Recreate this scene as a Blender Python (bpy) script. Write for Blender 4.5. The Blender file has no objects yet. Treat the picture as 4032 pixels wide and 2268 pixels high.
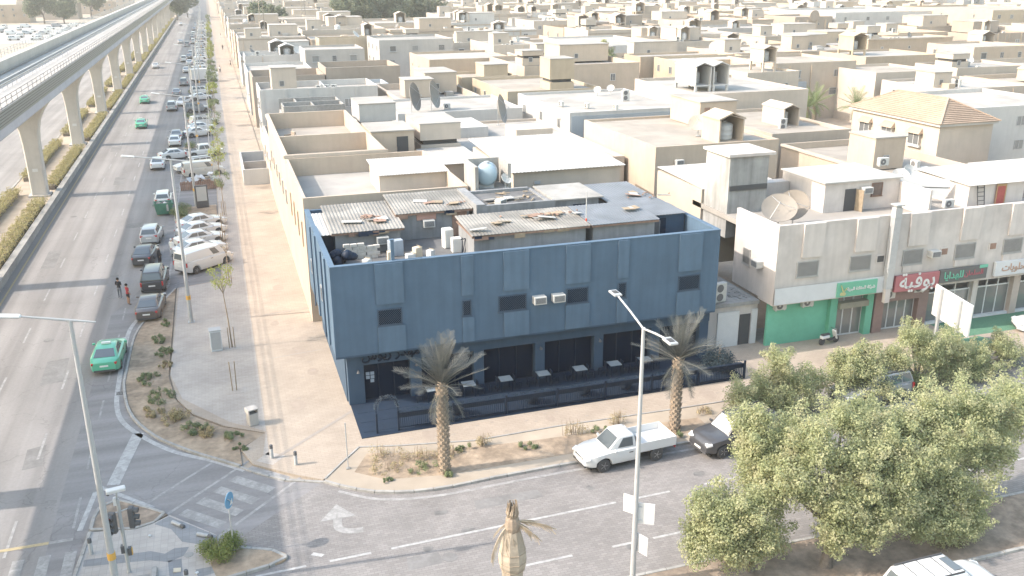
import bpy, bmesh, math, random
import numpy as np
from mathutils import Vector, Matrix
random.seed(7); rng = np.random.default_rng(7)
SC = bpy.context.scene
COL = SC.collection
R = math.radians

# ------------------------------------------------------------------ camera
YAW, PITCH, ROLL, CAM_H = R(17.518), R(19.041), R(-0.385), 24.0
fw = Vector((math.sin(YAW)*math.cos(PITCH), math.cos(YAW)*math.cos(PITCH), -math.sin(PITCH)))
rt = Vector((math.cos(YAW), -math.sin(YAW), 0)); up = rt.cross(fw)
rt2 = rt*math.cos(ROLL)+up*math.sin(ROLL); up2 = -rt*math.sin(ROLL)+up*math.cos(ROLL)
cam_d = bpy.data.cameras.new('camera'); cam = bpy.data.objects.new('camera', cam_d); COL.objects.link(cam)
cam.matrix_world = Matrix(((rt2.x, up2.x, -fw.x, 0), (rt2.y, up2.y, -fw.y, 0), (rt2.z, up2.z, -fw.z, CAM_H), (0, 0, 0, 1)))
cam_d.sensor_width = 36; cam_d.lens = 36*3600/4032; cam_d.clip_start = 0.5; cam_d.clip_end = 6000
SC.camera = cam

# ------------------------------------------------------------------ sky, sun, exposure
SUN_DIR = Vector((1.0, -0.075, -0.77)).normalized()          # the way the light travels
SUN_EL = math.asin(-SUN_DIR.z); SUN_AZ = math.atan2(-SUN_DIR.x, -SUN_DIR.y)
W = bpy.data.worlds.new('World'); SC.world = W; W.use_nodes = True
nt = W.node_tree; nt.nodes.clear()
sky = nt.nodes.new('ShaderNodeTexSky'); sky.sky_type = 'NISHITA'; sky.sun_disc = False
sky.sun_elevation = SUN_EL; sky.sun_rotation = SUN_AZ; sky.air_density = 1.8; sky.dust_density = 2.4; sky.ozone_density = 0.0
bg = nt.nodes.new('ShaderNodeBackground'); bg.inputs[1].default_value = 0.15
wo = nt.nodes.new('ShaderNodeOutputWorld')
nt.links.new(sky.outputs[0], bg.inputs[0]); nt.links.new(bg.outputs[0], wo.inputs[0])
sd = bpy.data.lights.new('sun', 'SUN'); sd.energy = 2.1; sd.angle = R(0.53); sd.color = (1.0, 0.90, 0.80)
so = bpy.data.objects.new('sun', sd); COL.objects.link(so)
so.rotation_euler = SUN_DIR.to_track_quat('-Z', 'Y').to_euler(); so.location = (-60, 20, 60)
SC.view_settings.view_transform = 'Standard'; SC.view_settings.look = 'None'
SC.view_settings.exposure = 1.62; SC.view_settings.gamma = 1.0; SC.view_settings.use_curve_mapping = False
SC.render.engine = 'CYCLES'
SC.cycles.use_denoising = True; SC.cycles.max_bounces = 6; SC.cycles.diffuse_bounces = 4; SC.cycles.glossy_bounces = 3
SC.cycles.transmission_bounces = 3; SC.cycles.transparent_max_bounces = 6; SC.cycles.caustics_reflective = False; SC.cycles.caustics_refractive = False

# ------------------------------------------------------------------ helpers
class MB:
    """collects boxes, prisms, tubes; build() links them as ONE mesh object"""
    def __init__(s): s.v = []; s.f = []; s.m = []
    def add(s, vs, fs, m=0):
        o = len(s.v); s.v += [tuple(p) for p in vs]; s.f += [tuple(i+o for i in f) for f in fs]; s.m += [m]*len(fs); return s
    def box(s, x0, x1, y0, y1, z0, z1, m=0):
        return s.add([(x0,y0,z0),(x1,y0,z0),(x1,y1,z0),(x0,y1,z0),(x0,y0,z1),(x1,y0,z1),(x1,y1,z1),(x0,y1,z1)],
                     [(3,2,1,0),(4,5,6,7),(0,1,5,4),(1,2,6,5),(2,3,7,6),(3,0,4,7)], m)
    def obox(s, c, sz, rz=0, m=0, rx=0, ry=0):
        M = Matrix.Translation(c) @ Matrix.Rotation(rz,4,'Z') @ Matrix.Rotation(ry,4,'Y') @ Matrix.Rotation(rx,4,'X')
        a, b, d = sz[0]/2, sz[1]/2, sz[2]/2
        vs = [M @ Vector(p) for p in ((-a,-b,-d),(a,-b,-d),(a,b,-d),(-a,b,-d),(-a,-b,d),(a,-b,d),(a,b,d),(-a,b,d))]
        return s.add(vs, [(3,2,1,0),(4,5,6,7),(0,1,5,4),(1,2,6,5),(2,3,7,6),(3,0,4,7)], m)
    def bar(s, a, b, w, h=None, m=0):
        a = Vector(a); b = Vector(b); d = b-a; L = d.length
        q = d.to_track_quat('X','Z'); M = Matrix.Translation((a+b)/2) @ q.to_matrix().to_4x4()
        h = h or w; x, y, z = L/2, w/2, h/2
        vs = [M @ Vector(p) for p in ((-x,-y,-z),(x,-y,-z),(x,y,-z),(-x,y,-z),(-x,-y,z),(x,-y,z),(x,y,z),(-x,y,z))]
        return s.add(vs, [(3,2,1,0),(4,5,6,7),(0,1,5,4),(1,2,6,5),(2,3,7,6),(3,0,4,7)], m)
    def prism(s, pts, z0, z1, m=0, bottom=False):
        n = len(pts); vs = [(p[0],p[1],z0) for p in pts]+[(p[0],p[1],z1) for p in pts]
        fs = [tuple(range(n,2*n))]+[(i,(i+1)%n,n+(i+1)%n,n+i) for i in range(n)]
        if bottom: fs.append(tuple(range(n-1,-1,-1)))
        return s.add(vs, fs, m)
    def poly(s, pts, z, m=0): return s.add([(p[0],p[1],z) for p in pts], [tuple(range(len(pts)))], m)
    def quad(s, a, b, c, d, m=0): return s.add([a,b,c,d], [(0,1,2,3)], m)
    def tube(s, pts, r, n=8, m=0, cap=True):
        P = [Vector(p) for p in pts]; rs = r if isinstance(r,(list,tuple)) else [r]*len(P)
        vs = []; fs = []
        for i, p in enumerate(P):
            d = (P[min(i+1,len(P)-1)]-P[max(i-1,0)]).normalized()
            q = d.to_track_quat('Z','Y')
            for k in range(n):
                a = 2*math.pi*k/n; vs.append(p + q @ Vector((math.cos(a)*rs[i], math.sin(a)*rs[i], 0)))
        for i in range(len(P)-1):
            for k in range(n):
                fs.append((i*n+k, i*n+(k+1)%n, (i+1)*n+(k+1)%n, (i+1)*n+k))
        if cap: fs += [tuple(range(n-1,-1,-1)), tuple(range((len(P)-1)*n, len(P)*n))]
        return s.add(vs, fs, m)
    def lathe(s, prof, n=16, c=(0,0,0), m=0, axis='Z', rz=0):
        vs = []; fs = []
        for (r, z) in prof:
            for k in range(n):
                a = 2*math.pi*k/n; p = Vector((r*math.cos(a), r*math.sin(a), z))
                if axis == 'Y': p = Vector((p.x, p.z, p.y))
                if axis == 'X': p = Vector((p.z, p.x, p.y))
                if rz: p = Matrix.Rotation(rz,3,'Z') @ p
                vs.append(p+Vector(c))
        for i in range(len(prof)-1):
            for k in range(n): fs.append((i*n+k, i*n+(k+1)%n, (i+1)*n+(k+1)%n, (i+1)*n+k))
        fs += [tuple(range(n-1,-1,-1)), tuple(range((len(prof)-1)*n, len(prof)*n))]
        return s.add(vs, fs, m)
    def mesh(s, name, o=(0,0,0), fix=True):
        me = bpy.data.meshes.new(name)
        me.from_pydata([(p[0]-o[0], p[1]-o[1], p[2]-o[2]) for p in s.v], [], s.f)
        me.polygons.foreach_set('material_index', s.m)
        if fix:
            bm = bmesh.new(); bm.from_mesh(me); bmesh.ops.recalc_face_normals(bm, faces=bm.faces); bm.to_mesh(me); bm.free()
        me.update(); return me
    def build(s, name, mats, parent=None, o=(0,0,0), smooth=None, bevel=0, fix=True):
        me = s.mesh(name, o, fix)
        if bevel: bevel_mesh(me, bevel)
        ob = mobj(name, me, mats, parent)
        if smooth is not None: smooth_mesh(me, smooth)
        return ob
def bevel_mesh(me, w, seg=1):
    bm = bmesh.new(); bm.from_mesh(me); bmesh.ops.remove_doubles(bm, verts=bm.verts, dist=1e-5)
    bmesh.ops.bevel(bm, geom=[e for e in bm.edges if e.is_manifold and e.calc_face_angle(0) > 0.5], offset=w, segments=seg, profile=0.6, affect='EDGES', clamp_overlap=True)
    bm.to_mesh(me); bm.free()
def smooth_mesh(me, ang=40):
    me.polygons.foreach_set('use_smooth', [True]*len(me.polygons)); me.set_sharp_from_angle(angle=R(ang))
def mobj(name, me, mats, parent=None):
    ob = bpy.data.objects.new(name, me); COL.objects.link(ob)
    if not isinstance(mats,(list,tuple)): mats = [mats]
    if len(me.materials) == 0:
        for m in mats: me.materials.append(m)
    else:
        for i, m in enumerate(mats):
            if i < len(me.materials) and me.materials[i] is not m:
                ob.material_slots[i].link = 'OBJECT'; ob.material_slots[i].material = m
    if parent: ob.parent = parent
    return ob
def thing(name, label, cat, loc=(0,0,0), rz=0, group=None):
    o = bpy.data.objects.new(name, None); COL.objects.link(o); o.empty_display_size = 0.3
    o.location = loc; o.rotation_euler = (0,0,rz); tag(o, label, cat, group); return o
def tag(o, label, cat, group=None):
    o['label'] = label; o['category'] = cat
    if group: o['group'] = group
    return o
def struct(o, label=None):
    o['kind'] = 'structure'
    if label: o['label'] = label
    return o
def copy_tree(o, parent=None):
    c = o.copy(); COL.objects.link(c); c.parent = parent
    for ch in o.children: copy_tree(ch, c)
    return c
def ORD(n): return ['first','second','third','fourth','fifth','sixth','seventh','eighth','ninth','tenth','eleventh','twelfth','thirteenth','fourteenth','fifteenth','sixteenth','seventeenth','eighteenth','nineteenth','twentieth'][n] if n < 20 else '%dth' % (n+1)

# ------------------------------------------------------------------ materials
MATS = {}
def M(name, col, rough=0.85, var=0.10, scale=2.0, bump=0.0, metal=0.0, stain=0.0, coat=0.0, streak=0.0, spec=0.35, scale2=0.25, bscale=None):
    if name in MATS: return MATS[name]
    m = bpy.data.materials.new(name); m.use_nodes = True; n = m.node_tree.nodes; l = m.node_tree.links
    b = n['Principled BSDF']; b.inputs['Roughness'].default_value = rough; b.inputs['Metallic'].default_value = metal
    b.inputs['Specular IOR Level'].default_value = spec
    if coat: b.inputs['Coat Weight'].default_value = coat; b.inputs['Coat Roughness'].default_value = 0.06
    c = (col[0],col[1],col[2],1)
    if var or stain or streak:
        g = n.new('ShaderNodeNewGeometry'); t = n.new('ShaderNodeTexNoise'); t.inputs['Scale'].default_value = scale; t.inputs['Detail'].default_value = 7; t.inputs['Roughness'].default_value = 0.62
        l.new(g.outputs['Position'], t.inputs['Vector'])
        mr = n.new('ShaderNodeMapRange'); mr.inputs[1].default_value = 0.3; mr.inputs[2].default_value = 0.7; mr.inputs[3].default_value = 1-var; mr.inputs[4].default_value = 1+var
        l.new(t.outputs[0], mr.inputs[0]); fac = mr.outputs[0]
        if stain:
            t2 = n.new('ShaderNodeTexNoise'); t2.inputs['Scale'].default_value = scale2; t2.inputs['Detail'].default_value = 5; t2.inputs['Distortion'].default_value = 0.6
            l.new(g.outputs['Position'], t2.inputs['Vector'])
            r2 = n.new('ShaderNodeMapRange'); r2.inputs[1].default_value = 0.38; r2.inputs[2].default_value = 0.62; r2.inputs[3].default_value = 1-stain; r2.inputs[4].default_value = 1+stain*0.4
            l.new(t2.outputs[0], r2.inputs[0]); mu = n.new('ShaderNodeMath'); mu.operation = 'MULTIPLY'; l.new(fac, mu.inputs[0]); l.new(r2.outputs[0], mu.inputs[1]); fac = mu.outputs[0]
        if streak:
            mp = n.new('ShaderNodeMapping'); mp.inputs['Scale'].default_value = (2.2, 2.2, 0.16); l.new(g.outputs['Position'], mp.inputs['Vector'])
            t3 = n.new('ShaderNodeTexNoise'); t3.inputs['Scale'].default_value = 1.3; t3.inputs['Detail'].default_value = 6; l.new(mp.outputs[0], t3.inputs['Vector'])
            r3 = n.new('ShaderNodeMapRange'); r3.inputs[1].default_value = 0.40; r3.inputs[2].default_value = 0.68; r3.inputs[3].default_value = 1.0; r3.inputs[4].default_value = 1-streak
            l.new(t3.outputs[0], r3.inputs[0]); mu = n.new('ShaderNodeMath'); mu.operation = 'MULTIPLY'; l.new(fac, mu.inputs[0]); l.new(r3.outputs[0], mu.inputs[1]); fac = mu.outputs[0]
        mx = n.new('ShaderNodeVectorMath'); mx.operation = 'SCALE'; mx.inputs[0].default_value = col[:3]; l.new(fac, mx.inputs['Scale']); l.new(mx.outputs[0], b.inputs['Base Color'])
        if bump:
            tb = n.new('ShaderNodeTexNoise'); tb.inputs['Scale'].default_value = bscale or scale*6; tb.inputs['Detail'].default_value = 4; l.new(g.outputs['Position'], tb.inputs['Vector'])
            bp = n.new('ShaderNodeBump'); bp.inputs['Strength'].default_value = bump; bp.inputs['Distance'].default_value = 0.03; l.new(tb.outputs[0], bp.inputs['Height']); l.new(bp.outputs[0], b.inputs['Normal'])
    else: b.inputs['Base Color'].default_value = c
    MATS[name] = m; return m
def leafmat(name, cols, trans=0.35, rough=0.6):
    if name in MATS: return MATS[name]
    m = bpy.data.materials.new(name); m.use_nodes = True; n = m.node_tree.nodes; l = m.node_tree.links
    b = n['Principled BSDF']; b.inputs['Roughness'].default_value = rough; b.inputs['Specular IOR Level'].default_value = 0.25
    g = n.new('ShaderNodeNewGeometry'); cr = n.new('ShaderNodeValToRGB'); cr.color_ramp.interpolation = 'LINEAR'
    while len(cr.color_ramp.elements) < len(cols): cr.color_ramp.elements.new(0.5)
    for i, c in enumerate(cols):
        cr.color_ramp.elements[i].position = i/max(1,len(cols)-1); cr.color_ramp.elements[i].color = (c[0],c[1],c[2],1)
    nz = n.new('ShaderNodeTexNoise'); nz.inputs['Scale'].default_value = 1.1; nz.inputs['Detail'].default_value = 3; l.new(g.outputs['Position'], nz.inputs['Vector'])
    mr = n.new('ShaderNodeMapRange'); mr.inputs[1].default_value = 0.33; mr.inputs[2].default_value = 0.67; mr.inputs[3].default_value = 0.0; mr.inputs[4].default_value = 0.72; l.new(nz.outputs[0], mr.inputs[0])
    ma = n.new('ShaderNodeMath'); ma.operation = 'MULTIPLY_ADD'; ma.inputs[1].default_value = 0.28; l.new(g.outputs['Random Per Island'], ma.inputs[0]); l.new(mr.outputs[0], ma.inputs[2])
    l.new(ma.outputs[0], cr.inputs[0]); l.new(cr.outputs[0], b.inputs['Base Color'])
    t = n.new('ShaderNodeBsdfTranslucent'); l.new(cr.outputs[0], t.inputs[0])
    mx = n.new('ShaderNodeMixShader'); mx.inputs[0].default_value = trans
    l.new(b.outputs[0], mx.inputs[1]); l.new(t.outputs[0], mx.inputs[2]); l.new(mx.outputs[0], n['Material Output'].inputs[0])
    MATS[name] = m; return m
def glassmat(name, col, rough=0.06, spec=0.6):
    if name in MATS: return MATS[name]
    m = bpy.data.materials.new(name); m.use_nodes = True; b = m.node_tree.nodes['Principled BSDF']
    b.inputs['Base Color'].default_value = (*col,1); b.inputs['Roughness'].default_value = rough; b.inputs['Specular IOR Level'].default_value = spec
    MATS[name] = m; return m
def brickmat(name, col, mortar, sx, sy, var=0.08, rough=0.85, stain=0.12, off=0.5, bump=0.25):
    """small pavers or concrete blocks, too small to be picked apart, on horizontal ground (XY)"""
    if name in MATS: return MATS[name]
    m = bpy.data.materials.new(name); m.use_nodes = True; n = m.node_tree.nodes; l = m.node_tree.links; b = n['Principled BSDF']; b.inputs['Roughness'].default_value = rough; b.inputs['Specular IOR Level'].default_value = 0.25
    g = n.new('ShaderNodeNewGeometry'); br = n.new('ShaderNodeTexBrick'); br.inputs['Scale'].default_value = 1.0; br.offset = off
    br.inputs['Brick Width'].default_value = sx; br.inputs['Row Height'].default_value = sy; br.inputs['Mortar Size'].default_value = 0.008
    br.inputs['Color1'].default_value = (*[c*(1-var) for c in col],1); br.inputs['Color2'].default_value = (*[c*(1+var) for c in col],1); br.inputs['Mortar'].default_value = (*mortar,1)
    l.new(g.outputs['Position'], br.inputs['Vector'])
    t2 = n.new('ShaderNodeTexNoise'); t2.inputs['Scale'].default_value = 0.35; t2.inputs['Detail'].default_value = 8; t2.inputs['Roughness'].default_value = 0.65; l.new(g.outputs['Position'], t2.inputs['Vector'])
    r2 = n.new('ShaderNodeMapRange'); r2.inputs[1].default_value = 0.35; r2.inputs[2].default_value = 0.65; r2.inputs[3].default_value = 1-stain; r2.inputs[4].default_value = 1+stain*0.6; l.new(t2.outputs[0], r2.inputs[0])
    mx = n.new('ShaderNodeVectorMath'); mx.operation = 'SCALE'; l.new(br.outputs['Color'], mx.inputs[0]); l.new(r2.outputs[0], mx.inputs['Scale']); l.new(mx.outputs[0], b.inputs['Base Color'])
    bp = n.new('ShaderNodeBump'); bp.inputs['Strength'].default_value = bump; bp.inputs['Distance'].default_value = 0.01; bp.invert = True; l.new(br.outputs['Fac'], bp.inputs['Height']); l.new(bp.outputs[0], b.inputs['Normal'])
    MATS[name] = m; return m

def asphaltmat(name, col, along='Y'):
    """worn asphalt with wheel-track streaks along the road, cracks and oil spots"""
    if name in MATS: return MATS[name]
    m = M(name, col, 0.8, 0.07, 6.0, bump=0.12, stain=0.10, scale2=0.12, spec=0.3)
    n = m.node_tree.nodes; l = m.node_tree.links; b = n['Principled BSDF']; src = b.inputs['Base Color'].links[0].from_socket
    g = n.new('ShaderNodeNewGeometry'); mp = n.new('ShaderNodeMapping'); mp.inputs['Scale'].default_value = (0.9, 0.02, 1) if along == 'Y' else (0.02, 0.9, 1); l.new(g.outputs['Position'], mp.inputs['Vector'])
    t = n.new('ShaderNodeTexNoise'); t.inputs['Scale'].default_value = 1.0; t.inputs['Detail'].default_value = 5; l.new(mp.outputs[0], t.inputs['Vector'])
    r = n.new('ShaderNodeMapRange'); r.inputs[1].default_value = 0.35; r.inputs[2].default_value = 0.65; r.inputs[3].default_value = 0.8; r.inputs[4].default_value = 1.1; l.new(t.outputs[0], r.inputs[0])
    v = n.new('ShaderNodeTexVoronoi'); v.feature = 'DISTANCE_TO_EDGE'; v.inputs['Scale'].default_value = 0.16
    nz = n.new('ShaderNodeTexNoise'); nz.inputs['Scale'].default_value = 0.8; nz.inputs['Detail'].default_value = 6; l.new(g.outputs['Position'], nz.inputs['Vector'])
    ad = n.new('ShaderNodeVectorMath'); ad.operation = 'MULTIPLY_ADD'; ad.inputs[1].default_value = (2.5,2.5,0); l.new(nz.outputs['Color'], ad.inputs[0]); l.new(g.outputs['Position'], ad.inputs[2]); l.new(ad.outputs[0], v.inputs['Vector'])
    rc = n.new('ShaderNodeMapRange'); rc.inputs[1].default_value = 0.0; rc.inputs[2].default_value = 0.006; rc.inputs[3].default_value = 0.78; rc.inputs[4].default_value = 1.0; l.new(v.outputs['Distance'], rc.inputs[0])
    mu = n.new('ShaderNodeMath'); mu.operation = 'MULTIPLY'; l.new(r.outputs[0], mu.inputs[0]); l.new(rc.outputs[0], mu.inputs[1])
    mx = n.new('ShaderNodeVectorMath'); mx.operation = 'SCALE'; l.new(src, mx.inputs[0]); l.new(mu.outputs[0], mx.inputs['Scale']); l.new(mx.outputs[0], b.inputs['Base Color'])
    return m

ASPH = asphaltmat('asphalt boulevard', (0.246,0.232,0.225), 'Y')
ASPH_X = asphaltmat('asphalt turning lane', (0.235,0.225,0.225), 'X')
SETT = brickmat('grey road setts', (0.225,0.211,0.204), (0.158,0.147,0.141), 0.30, 0.15, 0.10, stain=0.14)
PAVE = brickmat('beige concrete pavers', (0.37,0.31,0.255), (0.29,0.24,0.195), 0.40, 0.20, 0.04, stain=0.13)
PAVE_SHADE = brickmat('shade toned grey pavers', (0.40,0.36,0.325), (0.30,0.265,0.235), 0.40, 0.20, 0.05, stain=0.14)  # same pavers, retoned for the viaduct's shade; also used on tree pits
TILE_L = brickmat('pale plaza tiles', (0.385,0.355,0.33), (0.3,0.29,0.275), 0.30, 0.30, 0.06, stain=0.12, off=0)
TILE_D = brickmat('dark plaza tiles', (0.225,0.23,0.24), (0.18,0.18,0.185), 0.30, 0.30, 0.06, stain=0.12, off=0)
SAND = M('dry sand ground', (0.36,0.305,0.245), 0.95, 0.12, 0.6, bump=0.2, stain=0.12, scale2=0.08)
SOIL = M('planter soil', (0.32,0.25,0.185), 0.95, 0.22, 3.0, bump=0.6, stain=0.25, scale2=0.8)
SOIL_D = M('damp brown soil', (0.265,0.21,0.165), 0.95, 0.25, 3.0, bump=0.6, stain=0.25, scale2=0.8)
KERB = M('kerb concrete', (0.32,0.31,0.295), 0.85, 0.12, 5, bump=0.1, stain=0.15, scale2=1.2)
PAINT = M('worn white road paint', (0.37,0.365,0.36), 0.7, 0.16, 9, stain=0.18, scale2=2.5)
PAINT_F = M('faded road paint', (0.295,0.287,0.28), 0.75, 0.16, 7, stain=0.2, scale2=2.0)
PAINT_Y = M('faded yellow road paint', (0.38,0.31,0.19), 0.75, 0.15, 7)
CONC = M('viaduct concrete', (0.475,0.445,0.415), 0.8, 0.05, 1.2, stain=0.07, streak=0.05, scale2=0.3)
CONC_SHADE = M('shade toned girder concrete', (0.33,0.345,0.40), 0.8, 0.05, 1.2, stain=0.07)  # blue grey stands in for shade on the girder
CONC_D = M('old grey concrete', (0.29,0.285,0.275), 0.9, 0.15, 3, bump=0.2, stain=0.2)
CONC_L = M('pale deck concrete', (0.39,0.365,0.345), 0.85, 0.06, 1.5, stain=0.08)
LOUV = M('grey louvre metal', (0.15,0.148,0.15), 0.5, 0.05, 4)
STEEL = M('galvanised steel', (0.42,0.43,0.44), 0.45, 0.06, 4, metal=0.3)
RAILM = M('rail steel', (0.22,0.21,0.20), 0.4, 0.05, 4, metal=0.6)
POLE_W = M('pale painted pole', (0.37,0.375,0.38), 0.5, 0.05, 4)
BLACKP = M('black plastic', (0.1,0.1,0.105), 0.55, 0.05, 4)
DARK = M('dark rubber', (0.07,0.07,0.073), 0.8, 0.05, 4)
WHITE = M('white enamel', (0.55,0.55,0.545), 0.45, 0.04, 3)
ACW = M('air conditioner casing', (0.48,0.475,0.455), 0.55, 0.07, 4)
ACG = M('air conditioner grille', (0.13,0.13,0.135), 0.6, 0.06, 8)
GALV = M('white corrugated sheet', (0.40,0.387,0.37), 0.5, 0.06, 0.8, stain=0.08, spec=0.5)
DISH = M('grey dish mesh', (0.2,0.19,0.18), 0.6, 0.06, 4)
DISH_W = M('white dish', (0.5,0.49,0.465), 0.5, 0.05, 4)
GLASS = glassmat('dark window glass', (0.13,0.135,0.14))
GLASS_L = glassmat('pale window glass', (0.24,0.245,0.245), 0.1)
SHOPGL = glassmat('shop window glass', (0.17,0.175,0.17), 0.04, 0.8)
TANKW = M('white water tank plastic', (0.5,0.5,0.495), 0.45, 0.05, 2)
BARK = M('tree bark', (0.19,0.165,0.145), 0.95, 0.25, 6, bump=0.6)
TWIG = M('dry twigs', (0.3,0.24,0.18), 0.9, 0.2, 6)
PALMB = M('palm trunk bark', (0.27,0.215,0.165), 0.95, 0.28, 5, bump=0.5)
RUST = M('rusty brown board', (0.27,0.175,0.135), 0.85, 0.2, 3, stain=0.3)
# ================================================================== GROUND AND ROADS
g = MB(); g.poly([(-1500,-400),(2200,-400),(2200,3200),(-1500,3200)], 0.0)
GROUND = struct(g.build('ground', SAND))
def sheet(name, pts, z, mat):
    b = MB(); b.poly(pts, z); return struct(b.build(name, mat))
ROAD = sheet('boulevard_road', [(-18.3,-80),(-5.2,-80),(-5.2,1200),(-18.3,1200)], 0.006, ASPH)
ROAD_L = sheet('far_carriageway_road', [(-47,-80),(-24.4,-80),(-24.4,1200),(-47,1200)], 0.006, ASPH)
TURN = sheet('turning_lane_road', [(-9.3,20),(3.2,20),(3.2,40.9),(1.0,41.7),(-0.2,42.9),(-1.8,44.7),(-3.4,46.3),(-5.2,48.5),(-6.7,51.7),(-7.4,55.9),(-7.3,64.7),(-6.6,68.5),(-4.8,74.6),(-1.3,75.6),(-1.3,1200),(-6.2,1200),(-6.2,80),(-9.3,70)], 0.011, ASPH_X)
SIDE = sheet('side_street_road', [(-1.6,36.95),(0.5,34.3),(-1.0,29),(-1,14),(200,14),(200,42),(26,40),(4.5,40.2),(3.0,41.0)], 0.016, SETT)

def mark(parent, pts, mat=PAINT, z=0.022, name='road_marking'):
    b = MB(); b.poly(pts, z); return b.build(name, mat, parent)
def strip(parent, pts, w, mat=PAINT, z=0.022, name='edge_line'):
    b = MB(); P = [Vector((p[0],p[1])) for p in pts]; L = []; Rr = []
    for i, p in enumerate(P):
        d = (P[min(i+1,len(P)-1)]-P[max(i-1,0)]).normalized(); n = Vector((-d.y,d.x))*w/2; L.append(p+n); Rr.append(p-n)
    for i in range(len(P)-1): b.quad((L[i].x,L[i].y,z),(Rr[i].x,Rr[i].y,z),(Rr[i+1].x,Rr[i+1].y,z),(L[i+1].x,L[i+1].y,z))
    return b.build(name, mat, parent)
def smoothpath(pts, n=6):
    out = []; P = [Vector((p[0],p[1])) for p in pts]
    for i in range(len(P)-1):
        p0 = P[max(i-1,0)]; p1 = P[i]; p2 = P[i+1]; p3 = P[min(i+2,len(P)-1)]
        for k in range(n):
            t = k/n; out.append(0.5*((2*p1)+(p2-p0)*t+(2*p0-5*p1+4*p2-p3)*t*t+(3*p1-p0-3*p2+p3)*t**3))
    out.append(P[-1]); return [(p.x,p.y) for p in out]
# boulevard lane dashes, edge lines
for X in (-14.6,-11.0):
    for k in range(28): strip(ROAD, [(X,30+k*9.0),(X,33+k*9.0)], 0.13, PAINT_F, 0.012, 'lane_dash')
for k in range(6): strip(ROAD, [(-8.4,40.5+k*5.6),(-8.4,43.3+k*5.6)], 0.12, PAINT_F, 0.018, 'lane_dash')
strip(ROAD, [(-17.7,-60),(-17.7,700)], 0.15, PAINT_Y, 0.012, 'edge_line')
strip(ROAD, [(-5.45,76),(-5.45,600)], 0.15, PAINT_F, 0.018, 'edge_line')
edge = smoothpath([(-5.5,76),(-6.9,70),(-7.75,66.3),(-7.8,61.1),(-7.75,57.1),(-7.6,53.6),(-7.1,51.2),(-5.9,48.9),(-4.2,46.6),(-2.2,44.9),(-0.7,43.4)])
strip(TURN, edge, 0.28, PAINT, 0.018, 'edge_line')
strip(TURN, [(-6.15,49.4),(-7.0,44.0)], 0.62, PAINT, 0.018, 'stop_line')
strip(TURN, [(-7.7,44.1),(-5.0,41.2)], 0.24, PAINT, 0.0185, 'island_line')
strip(TURN, [(-7.75,43.6),(-8.1,40.2)], 0.24, PAINT, 0.018, 'island_line')
# crosswalk between the island and the pavement
ax = Vector((0.70,0.714)); pe = Vector((0.714,-0.70)); c0 = Vector((-2.75,39.5))
for k in range(5):
    c = c0+ax*(k*1.12); a = pe*1.25; w = ax*0.29
    mark(TURN, [tuple(c-a-w),tuple(c+a-w),tuple(c+a+w),tuple(c-a+w)], PAINT_F, 0.018, 'crosswalk_stripe')
for s_ in (-1.75, 1.75, -3.35):
    p = c0+pe*s_; strip(TURN, [tuple(p-ax*1.1),tuple(p+ax*5.3)], 0.16, PAINT_F, 0.0175, 'crosswalk_border')
# crosswalk across the boulevard at the lower edge
for k in range(7):
    x = -7.2-k*1.05; mark(TURN if x > -9.2 else ROAD, [(x-0.24,35.6),(x+0.24,35.6),(x+0.24,38.6),(x-0.24,38.6)], PAINT_F, 0.018, 'crosswalk_stripe')
strip(ROAD, [(-18,39.6),(-9.3,39.6)], 0.22, PAINT_Y, 0.0175, 'crosswalk_border')
strip(TURN, [(-9.3,39.6),(-8.3,39.6)], 0.22, PAINT_F, 0.0175, 'crosswalk_border')
# side street lane lines, edge line and turn arrow
for a, b in ((-0.6,1.5),(2.5,4.3),(5.2,10.9),(11.4,16.1),(16.7,19.0),(20.9,23.0),(25,29),(31,36),(38,44),(46,52)): strip(SIDE, [(a,34.25+a*0.03),(b,34.25+b*0.03)], 0.14, PAINT, 0.022, 'lane_dash')
for a, b in ((-0.5,2.2),(4.3,6.8),(9.8,12.6),(14.5,15.6),(16.5,18.0),(20,23),(26,30),(33,38),(41,46)): strip(SIDE, [(a,31.2+a*0.02),(b,31.2+b*0.02)], 0.14, PAINT, 0.022, 'lane_dash')
strip(SIDE, smoothpath([(3.6,39.9),(5.4,38.55),(7.9,38.0),(11.3,38.05),(15.2,38.15),(31,38.3),(60,38.6)]), 0.20, PAINT_F, 0.022, 'edge_line')
arc = smoothpath([(4.25,36.25),(3.6,36.35),(3.2,36.75),(3.25,37.5)], 6)
arrow = MB()
P = [Vector(p) for p in arc]
for i in range(len(P)-1):
    d0 = (P[min(i+1,len(P)-1)]-P[max(i-1,0)]).normalized(); d1 = (P[min(i+2,len(P)-1)]-P[i]).normalized(); n0 = Vector((-d0.y,d0.x))*0.2; n1 = Vector((-d1.y,d1.x))*0.2
    a, b, c, d = P[i]+n0, P[i]-n0, P[i+1]-n1, P[i+1]+n1
    arrow.quad((a.x,a.y,0.022),(b.x,b.y,0.022),(c.x,c.y,0.022),(d.x,d.y,0.022))
arrow.poly([(2.45,37.5),(4.1,37.5),(3.35,38.75)], 0.0225); arrow.build('turn_arrow', PAINT_F, SIDE)
mark(SIDE, [(1.75,35.02),(2.2,34.75),(2.35,34.9),(1.9,35.2)], PAINT, 0.022)
# storm drain
b = MB(); b.box(-7.75,-6.95,55.0,55.5,0.012,0.02)
for k in range(9): b.box(-7.72+k*0.085,-7.68+k*0.085,55.03,55.47,0.02,0.035,1)
b.build('drain_grate', [DARK, CONC_D], TURN)

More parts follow.
